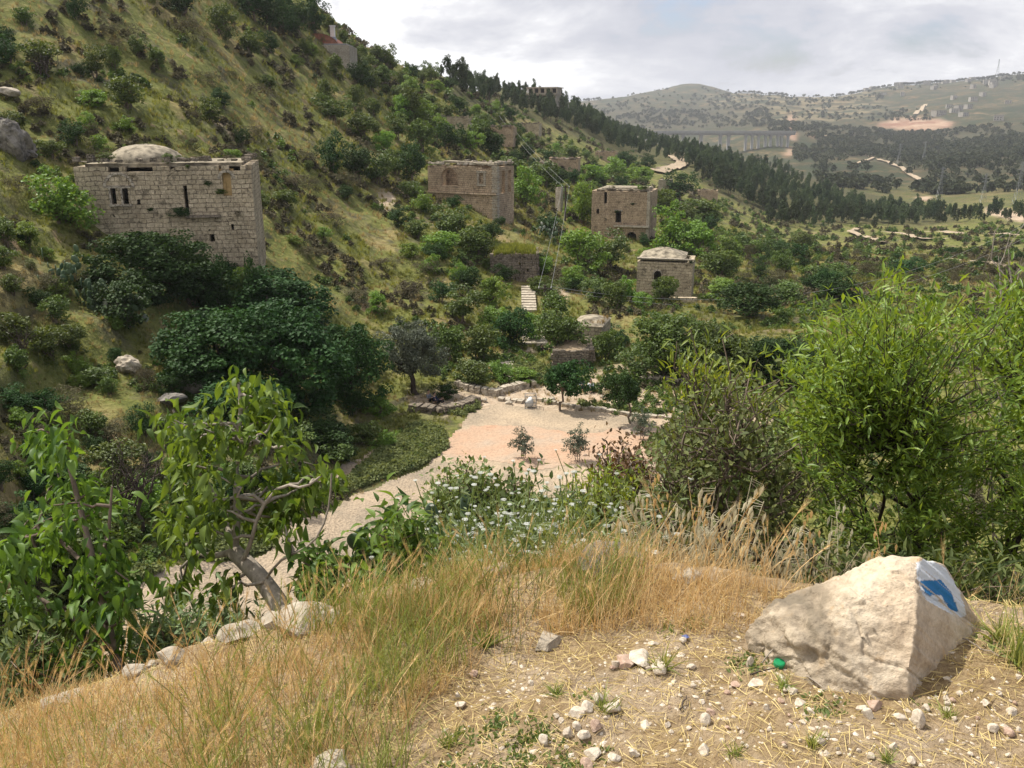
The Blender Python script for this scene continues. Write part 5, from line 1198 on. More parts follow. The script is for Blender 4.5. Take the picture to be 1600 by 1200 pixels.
def person(P, rz, top, bottom, label, group, recline=0.0, hat=None):
    """seated on the ground or a low stone, knees up, forearms on the knees; faces local -y"""
    e = empty('person', P, rz); tag(e, label, 'person', group)
    L = recline
    pel = (0, .05, .14); ch = (0, .05+.10+L*.30, .50-L*.18); nk = (0, .04+.10+L*.42, .66-L*.26); hd = (0, .0+.10+L*.46, .80-L*.26); hd2 = (0, -.02+.10+L*.46, .90-L*.26)
    V = [pel, (0, .10+L*.15, .32-L*.05), ch, nk, hd, hd2]; E = [(0, 1), (1, 2), (2, 3), (3, 4), (4, 5)]; Rd = [.13, .12, .14, .055, .085, .075]
    for s_ in (-1, 1):
        b = len(V); V += [(s_*.18, ch[1], ch[2]+.06), (s_*.24, ch[1]-.12, ch[2]-.16), (s_*.15, -.30, .44), (s_*.13, -.37, .44)]; Rd += [.055, .042, .03, .034]; E += [(2, b), (b, b+1), (b+1, b+2), (b+2, b+3)]
        for k, (dx, ln_) in enumerate(((-.03, .065), (-.01, .08), (.01, .075), (.03, .06))):
            c = len(V); V += [(s_*.13+dx, -.40, .43), (s_*.13+dx, -.40-ln_*.7, .41-ln_*.4)]; Rd += [.010, .008]; E += [(b+3, c), (c, c+1)]
        c = len(V); V += [(s_*.13-s_*.05, -.37, .42)]; Rd += [.011]; E += [(b+3, c)]
        b = len(V); V += [(s_*.10, .0, .13), (s_*.14, -.34, .40), (s_*.13, -.42, .06), (s_*.13, -.56, .03)]; Rd += [.09, .062, .045, .04]; E += [(0, b), (b, b+1), (b+1, b+2), (b+2, b+3)]
    skin_obj('body', V, E, Rd, M['skin'], e)
    V2 = [(0, .06, .20), (0, .10+L*.15, .32-L*.05), ch, (0, nk[1], nk[2]-.07)]; E2 = [(0, 1), (1, 2), (2, 3)]; R2 = [.155, .15, .165, .08]
    for s_ in (-1, 1): b = len(V2); V2 += [(s_*.18, ch[1], ch[2]+.06), (s_*.24, ch[1]-.12, ch[2]-.16), (s_*.165, -.25, .43)]; R2 += [.075, .058, .045]; E2 += [(2, b), (b, b+1), (b+1, b+2)]
    skin_obj('shirt', V2, E2, R2, M[top], e)
    V3 = [(0, .06, .14), (0, .07, .20)]; E3 = [(0, 1)]; R3 = [.16, .15]
    for s_ in (-1, 1): b = len(V3); V3 += [(s_*.10, .0, .13), (s_*.14, -.34, .40), (s_*.13, -.41, .12)]; R3 += [.105, .078, .062]; E3 += [(0, b), (b, b+1), (b+1, b+2)]
    skin_obj('trousers', V3, E3, R3, M[bottom], e)
    v_, f_ = ICO[2]; hv_ = v_.copy(); hv_ = hv_*np.array([.092, .105, .10]); hv_[:, 1] += .018; hv_[:, 2] += .015
    keep = [q for q in f_ if not (hv_[q].mean(0)[1] < -.03 and hv_[q].mean(0)[2] < .06)]
    o = mesh_obj('hair', hv_+np.array([0, hd[1], hd[2]+.05]), [np.array(keep)], M['hair'], e, smooth=True)
    mb = MB()
    fy = hd[1]-.085; mb.box((0, fy-.012, hd[2]+.03), (.022, .035, .045))
    for s_ in (-1, 1): mb.tube([(s_*.09, hd[1], hd[2]+.01), (s_*.095, hd[1], hd[2]+.05)], [.014, .018], 6)
    mb.build('face_features', M['skin'], e)
    mb = MB()
    for s_ in (-1, 1): mb.box((s_*.032, fy-.004, hd[2]+.055), (.022, .012, .010))
    mb.box((0, fy-.002, hd[2]-.012), (.045, .012, .009)); mb.build('eyes_and_mouth', M['hair'], e)
    return e
G_ = 'visitors resting around the spring yard'
person(hit(672, 629, 45)+Vector((0, 0, .05)), R(60), 'cloth_grey', 'cloth_black', 'person in a grey top sitting under the large olive tree, left of two', G_)
person(hit(684, 632, 45)+Vector((0, 0, .05)), R(70), 'cloth_navy', 'cloth_black', 'person in dark clothes sitting under the large olive tree, right of two', G_, .3)
person(hit(853, 551, 45), R(75), 'cloth_black', 'cloth_black', 'person all in black leaning back under the tree with several stems', G_, .7)
person(hit(922, 613, 45)+Vector((0, 0, .1)), R(-20), 'cloth_white', 'cloth_navy', 'person in a white top sitting between the two young plaza trees', G_)
person(hit(857, 549, 45)+Vector((.3, .2, 0)), R(50), 'cloth_black', 'cloth_navy', 'person in dark clothes sitting close behind the one leaning back', G_, .2)
person(hit(910, 608, 45), R(10), 'cloth_grey', 'cloth_navy', 'person in a grey top half hidden behind the nearer plaza tree', G_)
# ------------------------------------------------------------------ the bank underfoot
def hn(u, v): return hit(u, v, 1.0, 6.0)
def at_d(u, v, d): return pt(u, v, d)
def leaf_tmpl(prof, fold=.25, droop=.5, curl=.0):
    """leaf along +y, unit length; prof = half widths"""
    n = len(prof); V = []
    for i, w in enumerate(prof):
        t = i/(n-1); z = -droop*t*t
        V += [(-w, t, z+fold*w), (0, t, z), (w, t, z+fold*w)]
    Fq = []
    for i in range(n-1):
        a = i*3; Fq += [(a, a+1, a+4, a+3), (a+1, a+2, a+5, a+4)]
    return np.array(V), [np.array(Fq)]
FIG = leaf_tmpl([.02, .15, .22, .21, .12, .01], .7, .7)
LANCE = leaf_tmpl([.01, .10, .115, .06, .005], .5, .12)
SMALL = leaf_tmpl([.02, .26, .22, .02], .3, .1)
M['fig_leaf'] = foliage('fig_leaves', (.045, .095, .02), (.17, .26, .05), .40, .5, .28, 0, (1.3, 1.25, .45))
M['almond_leaf'] = foliage('almond_leaves', (.10, .155, .022), (.27, .34, .055), .42, .42, .35, 0, (1.35, 1.15, .4))
M['thorn_leaf'] = foliage('thorn_bush_leaves', (.055, .08, .025), (.16, .19, .065), .3, .6, .2, 0)
M['parsley'] = foliage('feathery_leaves', (.12, .17, .08), (.27, .33, .17), .35, .6, .2, 0)
M['petal'] = foliage('white_petals', (.55, .56, .50), (.78, .79, .74), .25, .7, .2, 0, (1, 1, 1))
M['dry_stalk'] = foliage('straw_blades', (.40, .28, .105), (.82, .65, .32), .3, .65, .25, 0, (1.1, 1.0, .75))
M['green_stalk'] = foliage('green_blades', (.13, .18, .04), (.34, .38, .12), .35, .6, .25, 0)
M['oat'] = foliage('wild_oat_husks', (.42, .36, .24), (.72, .66, .50), .35, .6, .3, 0, (1, 1, .9))
M['cactus'] = plain('cactus_skin', (.075, .12, .055), .55, .35, .2, 9); M['cactus_white'] = plain('whitish_cactus_skin', (.36, .38, .32), .6, .3, .2, 9); M['cactus_pale'] = plain('bluish_cactus_skin', (.14, .20, .13), .6, .3, .2, 9)
def leafy(name, root, tips, tmpl, per, leaf, mats, label, cat, seed, trunk_r=.035, limbs=6, twig=.005, spread=.35, up=.35, droop=0.0, along=(.45, 1.0), leaf_mat='fig_leaf', bark_m='bark', paths=None, wob=.07, radial=.12, flat=0):
    g = np.random.default_rng(seed); e = empty(name, root); tag(e, label, cat); R0 = np.array(root)
    T = np.array([tuple(t) for t in tips])-R0; mb = MB()
    if paths:
        base = []
        for P, r0, r1 in paths:
            P = np.array([tuple(p) for p in P])-R0; k = 10; L = np.linspace(0, len(P)-1, k); Q = np.array([[np.interp(x, range(len(P)), P[:, c]) for c in range(3)] for x in L])
            Q[1:-1] = (Q[:-2]+2*Q[1:-1]+Q[2:])/4; mb.tube(Q, np.linspace(r0, r1, k), 8); base.append(Q)
        B = np.concatenate(base)
    else:
        top = T.mean(0)*np.array([1, 1, 1]); c0 = top*.35; mb.tube(branch_path((0, 0, -.1), c0, g, 6, .04), np.linspace(trunk_r, trunk_r*.8, 6), 8); B = []
        for i in range(limbs):
            t = T[g.integers(len(T))]*.6+top*.25; Q = branch_path(c0*(.6+.4*g.uniform()), t, g, 8, wob); mb.tube(Q, np.linspace(trunk_r*.6, trunk_r*.18, 8), 6); B.append(Q)
        B = np.concatenate(B)
    LP, LD = [], []
    for t in T:
        d = np.linalg.norm(B-t, axis=1)+.15*np.maximum(0, B[:, 2]-t[2]); j = int(np.argmin(d)); Q = branch_path(B[j], t, g, 6, wob); mb.tube(Q, np.linspace(max(twig*1.8, twig), twig*.5, 6), 4, cap=False)
        tot = np.linalg.norm(Q[-1]-Q[0])
        s_ = g.uniform(along[0], along[1], per)*5; i0 = np.clip(s_.astype(int), 0, 4); f = (s_-i0)[:, None]; LP.append(Q[i0]*(1-f)+Q[i0+1]*f+g.normal(size=(per, 3))*radial*.12)
        dd = unit(Q[-1]-Q[-3]); LD.append(unit(dd*spread*1.5+g.normal(size=(per, 3))*.75+np.array([0, 0, up-droop])))
    mb.build('branches', M[bark_m], e, smooth=True)
    LP, LD = np.concatenate(LP), np.concatenate(LD); n = len(LP)
    if n == 0: return e
    upv = unit(np.array([0, 0, 1.])+g.normal(size=(n, 3))*.45); Mx = frames(LD, upv, leaf*g.uniform(.55, 1.25, n)); m2 = MB(); m2.stamp(tmpl[0], tmpl[1], Mx, LP, g.uniform(0, 1, n))
    m2.build('leaves', M[leaf_mat], e, smooth=True); return e
def tips_in(polys, n, d0, d1, seed, gate=0.0, gs=70.0):
    g = np.random.default_rng(seed); out = []
    per = [max(1, int(n*w)) for _, w in polys]
    for (poly, w), k in zip(polys, per):
        pa = np.array(poly); c = 0
        while c < k:
            u = g.uniform(pa[:, 0].min(), pa[:, 0].max()); v = g.uniform(pa[:, 1].min(), pa[:, 1].max())
            if inpoly(np.array(u), np.array(v), poly) and (gate == 0 or float(fbm(np.array(u/gs), np.array(v/gs), 3, seed)) > gate): out.append(pt(u, v, g.uniform(d0, d1))); c += 1
    return out
def groundp(u, d, dz=0): p = pt(u, 900, d); return Vector((p.x, p.y, float(height(p.x, p.y))+dz))
# fig tree leaning out of the bank
dF = 4.6
trunk = [pt(452, 985, 4.2), pt(440, 948, 4.3), pt(405, 900, 4.45), pt(366, 862, 4.6)]
br = [(trunk, .055, .042), ([trunk[-1], pt(372, 800, 4.6), pt(366, 730, 4.65), pt(378, 640, 4.7), pt(372, 600, 4.7)], .022, .008), ([pt(380, 875, 4.5), pt(395, 845, 4.4), pt(400, 800, 4.4), pt(445, 745, 4.3), pt(470, 770, 4.2), pt(500, 745, 4.2)], .012, .005),
      ([trunk[-1], pt(350, 800, 4.9), pt(310, 730, 5.0), pt(270, 640, 5.0)], .018, .006), ([pt(415, 905, 4.4), pt(440, 870, 4.2), pt(490, 855, 4.1), pt(515, 800, 4.1), pt(518, 740, 4.1)], .007, .004), ([trunk[-1], pt(330, 870, 4.7), pt(300, 860, 4.8)], .02, .01),
      ([pt(366, 730, 4.65), pt(395, 690, 4.5), pt(430, 700, 4.4)], .012, .005)]
ft = tips_in([([(235, 615), (300, 640), (320, 700), (250, 700)], .10), ([(330, 590), (440, 620), (450, 720), (400, 740), (340, 700), (325, 640)], .30), ([(250, 700), (350, 700), (330, 790), (240, 790)], .16),
              ([(255, 780), (350, 775), (345, 850), (260, 860)], .16), ([(385, 780), (445, 770), (440, 850), (420, 850)], .08), ([(400, 740), (500, 720), (500, 790), (420, 800)], .10), ([(225, 900), (370, 890), (380, 950), (300, 960), (220, 950)], .08), ([(480, 780), (540, 740), (545, 700), (500, 690), (480, 740)], .10)], 50, 4.2, 5.1, 3, .40, 45.0)
ft = [f for f in ft]
leafy('fig_tree', trunk[0], ft, FIG, 30, .074, None, 'fig tree with a thick leaning pale trunk growing out of the bank', 'tree', 5, paths=br, twig=.006, droop=1.1, up=.2, along=(.72, 1.04), leaf_mat='fig_leaf', bark_m='bark_pale', wob=.05, radial=.45)
# second fig at left
t2_ = [pt(190, 1060, 3.9), pt(178, 1020, 4.0), pt(150, 900, 4.1), pt(125, 790, 4.15), pt(98, 690, 4.2)]
ft = tips_in([([(55, 655), (100, 650), (110, 740), (50, 730)], .12), ([(70, 720), (150, 700), (200, 800), (120, 830), (50, 800)], .2), ([(0, 820), (100, 800), (110, 920), (0, 930)], .2), ([(100, 840), (210, 860), (200, 980), (90, 960)], .25), ([(0, 930), (200, 960), (190, 1040), (20, 1060)], .23)], 40, 3.7, 4.7, 7)
leafy('fig_tree', t2_[0], ft, FIG, 30, .074, None, 'upright young fig tree with big leaves at the left edge of the bank', 'tree', 8, paths=[(t2_, .026, .008), ([t2_[1], pt(110, 960, 4.1), pt(50, 930, 4.2), pt(20, 870, 4.2)], .014, .006), ([t2_[2], pt(170, 830, 4.0), pt(175, 760, 4.0)], .012, .005), ([t2_[2], pt(80, 830, 4.3), pt(40, 840, 4.4)], .012, .005)], twig=.005, droop=1.0, up=.2, along=(.6, 1.04), bark_m='bark', wob=.05, radial=.4)
for nm, poly, dd, n, lab, sd in (('fig_shoots', [(478, 870), (535, 850), (545, 930), (485, 950)], (4.0, 4.5), 20, 'low fig shoots with drooping leaves right of the leaning trunk', 11),
                             ('fig_shoots', [(575, 810), (610, 775), (650, 800), (680, 860), (670, 925), (560, 935), (560, 860)], (3.9, 4.5), 34, 'dense bright fig shoots between the two cactus plants', 12)):
    c = np.mean(poly, 0); leafy(nm, groundp(c[0], dd[1]-.2), tips_in([(poly, 1.0)], n, dd[0], dd[1], sd), FIG, 24, .068, None, lab, 'shrub', sd, .012, 5, .004, droop=.45, up=.35, along=(.4, 1.03), radial=.4)
# almond tree on the right
apoly = [(1262, 600), (1275, 540), (1330, 490), (1400, 462), (1480, 455), (1600, 440), (1900, 440), (1900, 900), (1560, 905), (1440, 870), (1300, 860), (1250, 800), (1235, 700), (1220, 640)]
atips = tips_in([(apoly, .62), ([(1250, 470), (1600, 420), (1720, 420), (1720, 520), (1300, 560)], .12), ([(1220, 560), (1330, 480), (1350, 640), (1240, 700)], .13), ([(1350, 600), (1700, 600), (1700, 900), (1350, 880)], .16), ([(1235, 590), (1330, 470), (1420, 440), (1400, 600), (1250, 700)], .06), ([(1240, 452), (1290, 440), (1300, 520), (1245, 540)], .012), ([(1340, 425), (1420, 415), (1420, 470), (1340, 480)], .015), ([(1060, 560), (1240, 560), (1240, 600), (1100, 620)], .012)], 640, 3.9, 5.6, 21, .43)
ar = groundp(1470, 4.9)
leafy('almond_tree', ar, atips, LANCE, 54, .058, None, 'large bright green almond tree with narrow leaves filling the right edge', 'tree', 22, .038, 16, .0026, up=.15, spread=.55, along=(.25, 1.03), leaf_mat='almond_leaf', bark_m='bark_dark', wob=.05, radial=.3)
# shoots of a second almond in front of the clump of trees
leafy('almond_sapling', groundp(1130, 4.6), tips_in([([(1058, 500), (1080, 500), (1085, 580), (1050, 590)], .16), ([(1105, 520), (1150, 520), (1160, 600), (1100, 600)], .24), ([(1020, 590), (1110, 600), (1130, 660), (1060, 650)], .25), ([(1150, 560), (1240, 560), (1250, 680), (1130, 700)], .35)], 34, 4.3, 4.9, 25), LANCE, 24, .055, None,
      'thin almond sapling with arching leafy shoots beside the thorn bush', 'sapling', 26, .02, 9, .004, up=.5, along=(.35, 1.03), leaf_mat='almond_leaf', bark_m='bark', wob=.06, radial=.3)
# thorn bush
thp = [(1010, 700), (1060, 610), (1180, 560), (1270, 620), (1290, 760), (1280, 890), (1060, 880), (960, 820)]
leafy('thorn_bush', groundp(1150, 4.4), tips_in([(thp, 1.0)], 240, 3.9, 5.0, 31, .45, 50.0), SMALL, 30, .034, None, 'tangled thorn bush of bare brown twigs with sparse small leaves', 'bush', 32, .03, 18, .0035, up=.2, along=(.1, 1.0), leaf_mat='thorn_leaf', bark_m='bark', wob=.12, radial=.5)
leafy('dead_branches', groundp(1590, 5.2), [pt(u, v, 5.4) for u, v in ((1562, 352), (1580, 362), (1600, 350), (1610, 372), (1560, 400), (1575, 420), (1548, 395), (1598, 400))], SMALL, 0, .01, None, 'pale bare dead twigs sticking up above the almond tree at right', 'branch', 33, .016, 6, .004, wob=.06, bark_m='bark_pale')
# dark shrubs behind the parsley
leafy('green_bush', groundp(700, 6.0), tips_in([([(655, 770), (690, 720), (740, 710), (770, 760), (760, 830), (660, 840)], 1.0)], 100, 5.2, 6.4, 41), SMALL, 50, .035, None, 'dark green bush with fine leaves left of the parsley flowers', 'bush', 42, .02, 8, .004, leaf_mat='herb', along=(.2, 1.0), radial=.5)
leafy('olive_green_bush', groundp(760, 5.6), tips_in([([(715, 745), (760, 735), (840, 750), (850, 810), (730, 820)], 1.0)], 70, 5.0, 5.8, 43), SMALL, 30, .045, None, 'yellowish brown bush in the middle of the parsley', 'bush', 44, .02, 8, .004, leaf_mat='thorn_leaf', along=(.2, 1.0), radial=.5)
leafy('reddish_shrub', groundp(980, 5.6), tips_in([([(935, 720), (950, 685), (1000, 690), (1030, 720), (1000, 760), (940, 760)], 1.0)], 50, 5.0, 5.8, 45), SMALL, 50, .034, None, 'shrub with dark reddish leaf tips below the olive saplings', 'shrub', 46, .02, 7, .005, leaf_mat='red_leaf', along=(.2, 1.0), radial=.5)
leafy('broom_bush', groundp(1110, 5.8), tips_in([([(1040, 700), (1090, 640), (1180, 650), (1230, 720), (1200, 820), (1040, 820)], 1.0)], 170, 5.0, 6.2, 47), SMALL, 34, .045, None, 'soft green bush behind the thorn bush at the edge of the plaza', 'bush', 48, .02, 10, .004, leaf_mat='herb', along=(.1, 1.0), radial=.6)
leafy('feathery_bush', groundp(940, 5.0), tips_in([([(880, 770), (920, 725), (990, 740), (1010, 800), (980, 850), (890, 840)], 1.0)], 140, 4.4, 5.2, 49), LANCE, 36, .05, None, 'fresh green feathery bush right of the parsley flowers', 'bush', 50, .015, 10, .003, leaf_mat='almond_leaf', along=(.1, 1.0), radial=.5)
leafy('low_bush', groundp(300, 4.6), tips_in([([(190, 1010), (230, 960), (330, 950), (420, 960), (400, 985), (260, 1030), (190, 1060)], 1.0)], 90, 4.0, 4.8, 51), LANCE, 36, .06, None, 'low fine leaved green bush under the fig on the far side of the crest', 'bush', 52, .01, 10, .003, leaf_mat='parsley', along=(.1, 1.0), radial=.5)
leafy('low_bush', groundp(60, 4.2), tips_in([([(0, 1000), (100, 990), (150, 1040), (130, 1080), (0, 1110)], 1.0)], 80, 3.5, 4.3, 53), LANCE, 30, .07, None, 'low dark bush in the corner below the young fig at left', 'bush', 54, .01, 10, .004, leaf_mat='thorn_leaf', along=(.1, 1.0), radial=.5)
leafy('low_bush', groundp(1450, 4.2), tips_in([([(1250, 860), (1620, 880), (2000, 890), (2000, 960), (1500, 940), (1260, 910)], 1.0)], 260, 3.5, 4.4, 55), LANCE, 30, .06, None, 'dark undergrowth at the foot of the almond tree behind the boulder', 'bush', 56, .01, 12, .003, leaf_mat='thorn_leaf', along=(.1, 1.0), radial=.5)
# prickly pears
def cactus(spots, d, label, mat, seed):
    g = np.random.default_rng(seed); root = groundp(spots[0][0], d); e = empty('prickly_pear', root); tag(e, label, 'cactus'); R0 = np.array(root)
    v, f = ICO[3]; prev = None
    for (u, vv, w, h, tilt) in spots:
        P = np.array(pt(u, vv, d+g.uniform(-.25, .25)))-R0; s_ = d/F; q_ = v*np.array([w*s_/2, .018, h*s_/2]); q_[:, 0] *= 1+.18*np.clip(v[:, 2], -1, 1)
        Rm = np.array(Matrix.Rotation(g.uniform(-.6, .6), 3, 'Z') @ Matrix.Rotation(R(tilt), 3, 'Y')); m_ = MB(); m_.add(q_ @ Rm.T+P, [f])
        k = g.integers(0, len(v), 50); D = rand_dirs(50, g)*.018; b = q_[k]@Rm.T+P
        m_.build('pad', M[mat], e, smooth=True)
    mb = MB(); lo = np.array(pt(spots[0][0], spots[0][1]+60, d))-R0; mb.tube([(0, 0, -.1), tuple(lo*.5), tuple(lo)], [.05, .045, .04], 8); mb.build('stem', M['bark'], e, smooth=True)
cactus([(578, 905, 44, 70, 6), (575, 862, 40, 50, 10), (557, 848, 30, 34, -30), (590, 850, 30, 42, 55), (566, 832, 24, 20, 0), (600, 885, 36, 56, 20), (562, 880, 34, 44, -10), (604, 925, 44, 60, 0)], 4.9, 'dark prickly pear cactus standing in front of the gravel path', 'cactus', 3)
cactus([(700, 870, 46, 70, 0), (676, 812, 22, 58, -8), (728, 790, 20, 56, 4), (690, 850, 44, 56, -20), (715, 835, 44, 50, 20), (745, 850, 30, 60, 10), (672, 860, 34, 56, 10), (830, 835, 30, 60, 0), (860, 860, 30, 50, 15)], 5.1, 'pale bluish prickly pear cactus among the parsley flowers', 'cactus_pale', 4)
cactus([(980, 815, 20, 50, 0), (1000, 800, 16, 46, 12), (970, 850, 26, 44, -12), (1010, 850, 26, 50, 0), (1040, 840, 24, 50, 8)], 5.0, 'small pale prickly pear cactus among the wild oats', 'cactus_pale', 5)
def hill_cactus(u, v, w, h, label, seed, flowers=False):
    P = hit(u, v, 28); s_ = depth(P)/F; g = np.random.default_rng(seed); e = empty('prickly_pear', P); tag(e, label, 'cactus'); vv, f = ICO[2]; m_ = MB(); fl_ = MB()
    for i in range(42):
        c = np.array([g.normal()*w*s_*.27, g.normal()*.6, abs(g.normal())*h*s_*.38]); q_ = vv*np.array([.20, .04, .28])*g.uniform(.8, 1.2); Rm = np.array(Matrix.Rotation(g.uniform(0, 3.1), 3, 'Z') @ Matrix.Rotation(g.uniform(-.9, .9), 3, 'Y')); m_ = MB(); m_.add(q_ @ Rm.T+c, [f], g.uniform()); m_.build('pad', M['cactus_white' if flowers and i % 4 == 0 else 'cactus'], e, smooth=True)
hill_cactus(95, 450, 70, 60, 'prickly pear thicket on the slope left of the dark tree by the domed ruin', 6); hill_cactus(150, 480, 60, 50, 'prickly pear thicket between its two neighbours below the domed ruin', 7); hill_cactus(200, 500, 50, 60, 'prickly pear with whitish pads at the left side of the carob thicket', 8, True)
hill_cactus(855, 372, 40, 36, 'dark prickly pear thicket with pale tips below the power pole', 9, True)
# bare trees
def bare_tree(u, v, w, h, label, seed, mat='bark_dark', rmin=28, n=22, stems=2):
    P = hit(u, v, rmin); s_ = depth(P)/F; W_, H_ = w*s_, h*s_; g = np.random.default_rng(seed); e = empty('bare_tree', P); tag(e, label, 'tree'); mb = MB(); r = W_*.035
    for q_ in range(stems):
        x = (q_-(stems-1)/2)*W_*.3; F0 = np.array([x*.9, g.normal()*.1, H_*.45]); Q = branch_path((x*.3, 0, -.2), F0, g, 6, .06); mb.tube(Q, np.linspace(r, r*.6, 6), 6)
        for i in range(n//stems):
            t = F0+np.array([g.uniform(-.5, .5)*W_, g.uniform(-.4, .4)*W_, g.uniform(.1, .55)*H_]); B_ = branch_path(Q[3+i % 3], t, g, 7, .09); mb.tube(B_, np.linspace(r*.45, r*.12, 7), 4)
            for k in range(3): t3 = B_[4]+np.array([g.uniform(-.2, .2)*W_, g.uniform(-.2, .2)*W_, g.uniform(0, .25)*H_]); mb.tube(branch_path(B_[3], t3, g, 4, .08), np.linspace(r*.2, r*.06, 4), 3)
    mb.build('trunk', M[mat], e, smooth=True)
bare_tree(212, 835, 110, 150, 'bare dark tree with forked trunks beside the gravel path behind the fig', 4)
bare_tree(42, 580, 50, 90, 'small dead tree with a crooked trunk on the slope at the left edge', 5, n=10, stems=1)
bare_tree(386, 610, 24, 90, 'single bare branch rising in front of the dark carob thicket', 6, 'bark', n=3, stems=1)
bare_tree(70, 125, 60, 45, 'half bare bushy tree high on the hillside at upper left', 7, n=16)
# parsley
UMB = MB(); g = np.random.default_rng(4)
for i in range(9):
    a = i*.698; r_ = .35 if i else 0; x, y = r_*math.cos(a), r_*math.sin(a); UMB.tube([(0, 0, -.6), (x, y, 0)], .012, 3, cap=False)
    for k in range(5): b = k*1.257; px_, py_ = x+.11*math.cos(b), y+.11*math.sin(b); UMB.box((px_, py_, .02+g.uniform(-.02, .03)), (.09, .09, .03), b)
def parsley(P, h, seed, label):
    g = np.random.default_rng(seed); e = empty('white_flowering_plant', P); tag(e, label, 'wildflower', 'white flowering parsley plants on the bank'); st = MB(); um = MB(); lf_ = MB()
    heads = []
    for i in range(13):
        t = np.array([g.normal()*.17, g.normal()*.17, h*g.uniform(.62, 1.08)]); Q = branch_path((g.normal()*.03, g.normal()*.03, -.05), t, g, 6, .03); st.tube(Q, np.linspace(.005, .002, 6), 4, cap=False); heads.append(t)
        for k in range(2): t2 = Q[3]+np.array([g.normal()*.09, g.normal()*.09, g.uniform(.1, .3)*h]); st.tube(branch_path(Q[3], t2, g, 4, .03), .002, 3, cap=False); heads.append(t2)
        n = 120; j = g.integers(0, 5, n); c = Q[j]+g.normal(size=(n, 3))*.065; d = unit(g.normal(size=(n, 3))+np.array([0, 0, .3])); Mx = frames(d, rand_dirs(n, g), g.uniform(.03, .07, n)); Mx[:, :, 0] *= .4; lf_.stamp(SMALL[0], SMALL[1], Mx, c, g.uniform(0, 1, n))
    heads = np.array(heads); n = len(heads); Mx = np.tile(np.eye(3), (n, 1, 1))*(g.uniform(.018, .034, n))[:, None, None]
    um.stamp(np.concatenate(UMB.v), [np.concatenate([a for a, _ in UMB.f[4]])], Mx, heads, g.uniform(0, 1, n))
    st.build('stems', M['green_stalk'], e); um.build('flower_heads', M['petal'], e); lf_.build('foliage', M['parsley'], e)
pg_ = np.random.default_rng(15); ppoly = [(665, 800), (700, 770), (790, 745), (850, 720), (910, 740), (970, 790), (1000, 850), (900, 872), (700, 868)]
PL = []
while len(PL) < 34:
    u, v = pg_.uniform(650, 1000), pg_.uniform(725, 850)
    if inpoly(np.array(u), np.array(v), ppoly): PL.append((u, v))
PL.sort()
for i, (u, v) in enumerate(PL):
    d = pg_.uniform(3.75, 4.9); top = pt(u, v, d); gr = float(height(top.x, top.y)); hh2 = min(top.z-gr, 1.5)
    parsley(Vector((top.x, top.y, top.z-hh2)), hh2, 60+i, 'white flowering parsley plant with feathery leaves on the edge of the bank')
# ---- grasses (nobody could count them)
def blade_tmpl(bend, seed, n=5, w=.012):
    g = np.random.default_rng(seed); V = []; t = np.linspace(0, 1, n)
    for i, k in enumerate(t):
        x = bend*k**2; z = k*(1-.25*bend*k); ww = w*(1-k*.85); V += [(x, -ww, z), (x, ww, z)]
    return np.array(V), [np.array([(2*i, 2*i+1, 2*i+3, 2*i+2) for i in range(n-1)])]
def ear_tmpl(seed, awn=True):
    """stem with a drooping bristly ear"""
    mb = MB(); b = .25; t = np.linspace(0, 1, 6); S = np.c_[b*t**2, np.zeros(6), t*(1-.1*b*t)]; mb.tube(S, .0045, 3, cap=False)
    d = unit(S[-1]-S[-2]); 
    for i in range(7):
        p = S[-1]+d*(i*.022-.04)
        for s_ in (-1, 1):
            an_ = i*1.3; e1 = unit(np.cross(d, [0, 1, 0.])); side = s_*(np.array([0, 1, 0])*math.cos(an_)+e1*math.sin(an_)); q0 = p; q1 = p+d*.045+side*.012; mb.quads([[q0, q0+side*.006+d*.01, q1, q0+d*.02]])
            if awn: q2 = q1+d*.15+side*.02; mb.quads([[q1, q1+np.array([.003, 0, 0]), q2, q2]])
    return np.concatenate(mb.v), [np.concatenate([a for a, _ in mb.f[k]]) for k in sorted(mb.f)]
def near_pts_in(polys, n, seed):
    g = np.random.default_rng(seed); out = []
    x = g.uniform(-3.2, 3.0, n*6); y = g.uniform(1.0, 4.3, n*6); z = height(x, y); u, v, _ = proj(np.stack([x, y, z], -1)); m = np.zeros(len(x), bool)
    rr = np.hypot(x, y); rcx = np.interp(np.arctan2(x, y), AZ, rc); ok = rr < rcx+.25
    wob_ = (fbm(x*5, y*5, 3, seed)-.5)*90
    for p in polys: m |= inpoly(u+wob_, v+wob_*.6, p)
    k = np.nonzero(m & ok)[0][:n]; return np.stack([x, y, z-.004], -1)[k], u[k], v[k]
def blades(name, P, tmpls, h, mat, label, seed, tilt=.22, dirb=(0.0, 0.0), kind='stuff', cat='grass'):
    g = np.random.default_rng(seed); n = len(P); mb = MB(); idx = g.integers(0, len(tmpls), n)
    up = unit(np.c_[g.normal(dirb[0], tilt, n), g.normal(dirb[1], tilt, n), np.ones(n)]); a = g.uniform(0, 6.28, n)
    x = unit(np.cross(np.c_[np.cos(a), np.sin(a), np.zeros(n)], up)); y = np.cross(up, x); s_ = np.broadcast_to(h, (n,))*g.uniform(.5, 1.25, n)
    Mx = np.stack([x, y, up], -1)*s_[:, None, None]
    rv = np.clip(fbm(P[:, 0]*3, P[:, 1]*3, 3, seed+9)*.7+g.uniform(-.15, .5, n), 0, 1)
    for k, (tv_, tf_) in enumerate(tmpls): m = idx == k; mb.stamp(tv_, tf_, Mx[m], P[m], rv[m])
    o = mb.build(name, mat); tag(o, label, cat, kind=kind); return o
BL = [blade_tmpl(b, i, 5, .010) for i, b in enumerate((.15, .35, .55, .8, .25))]
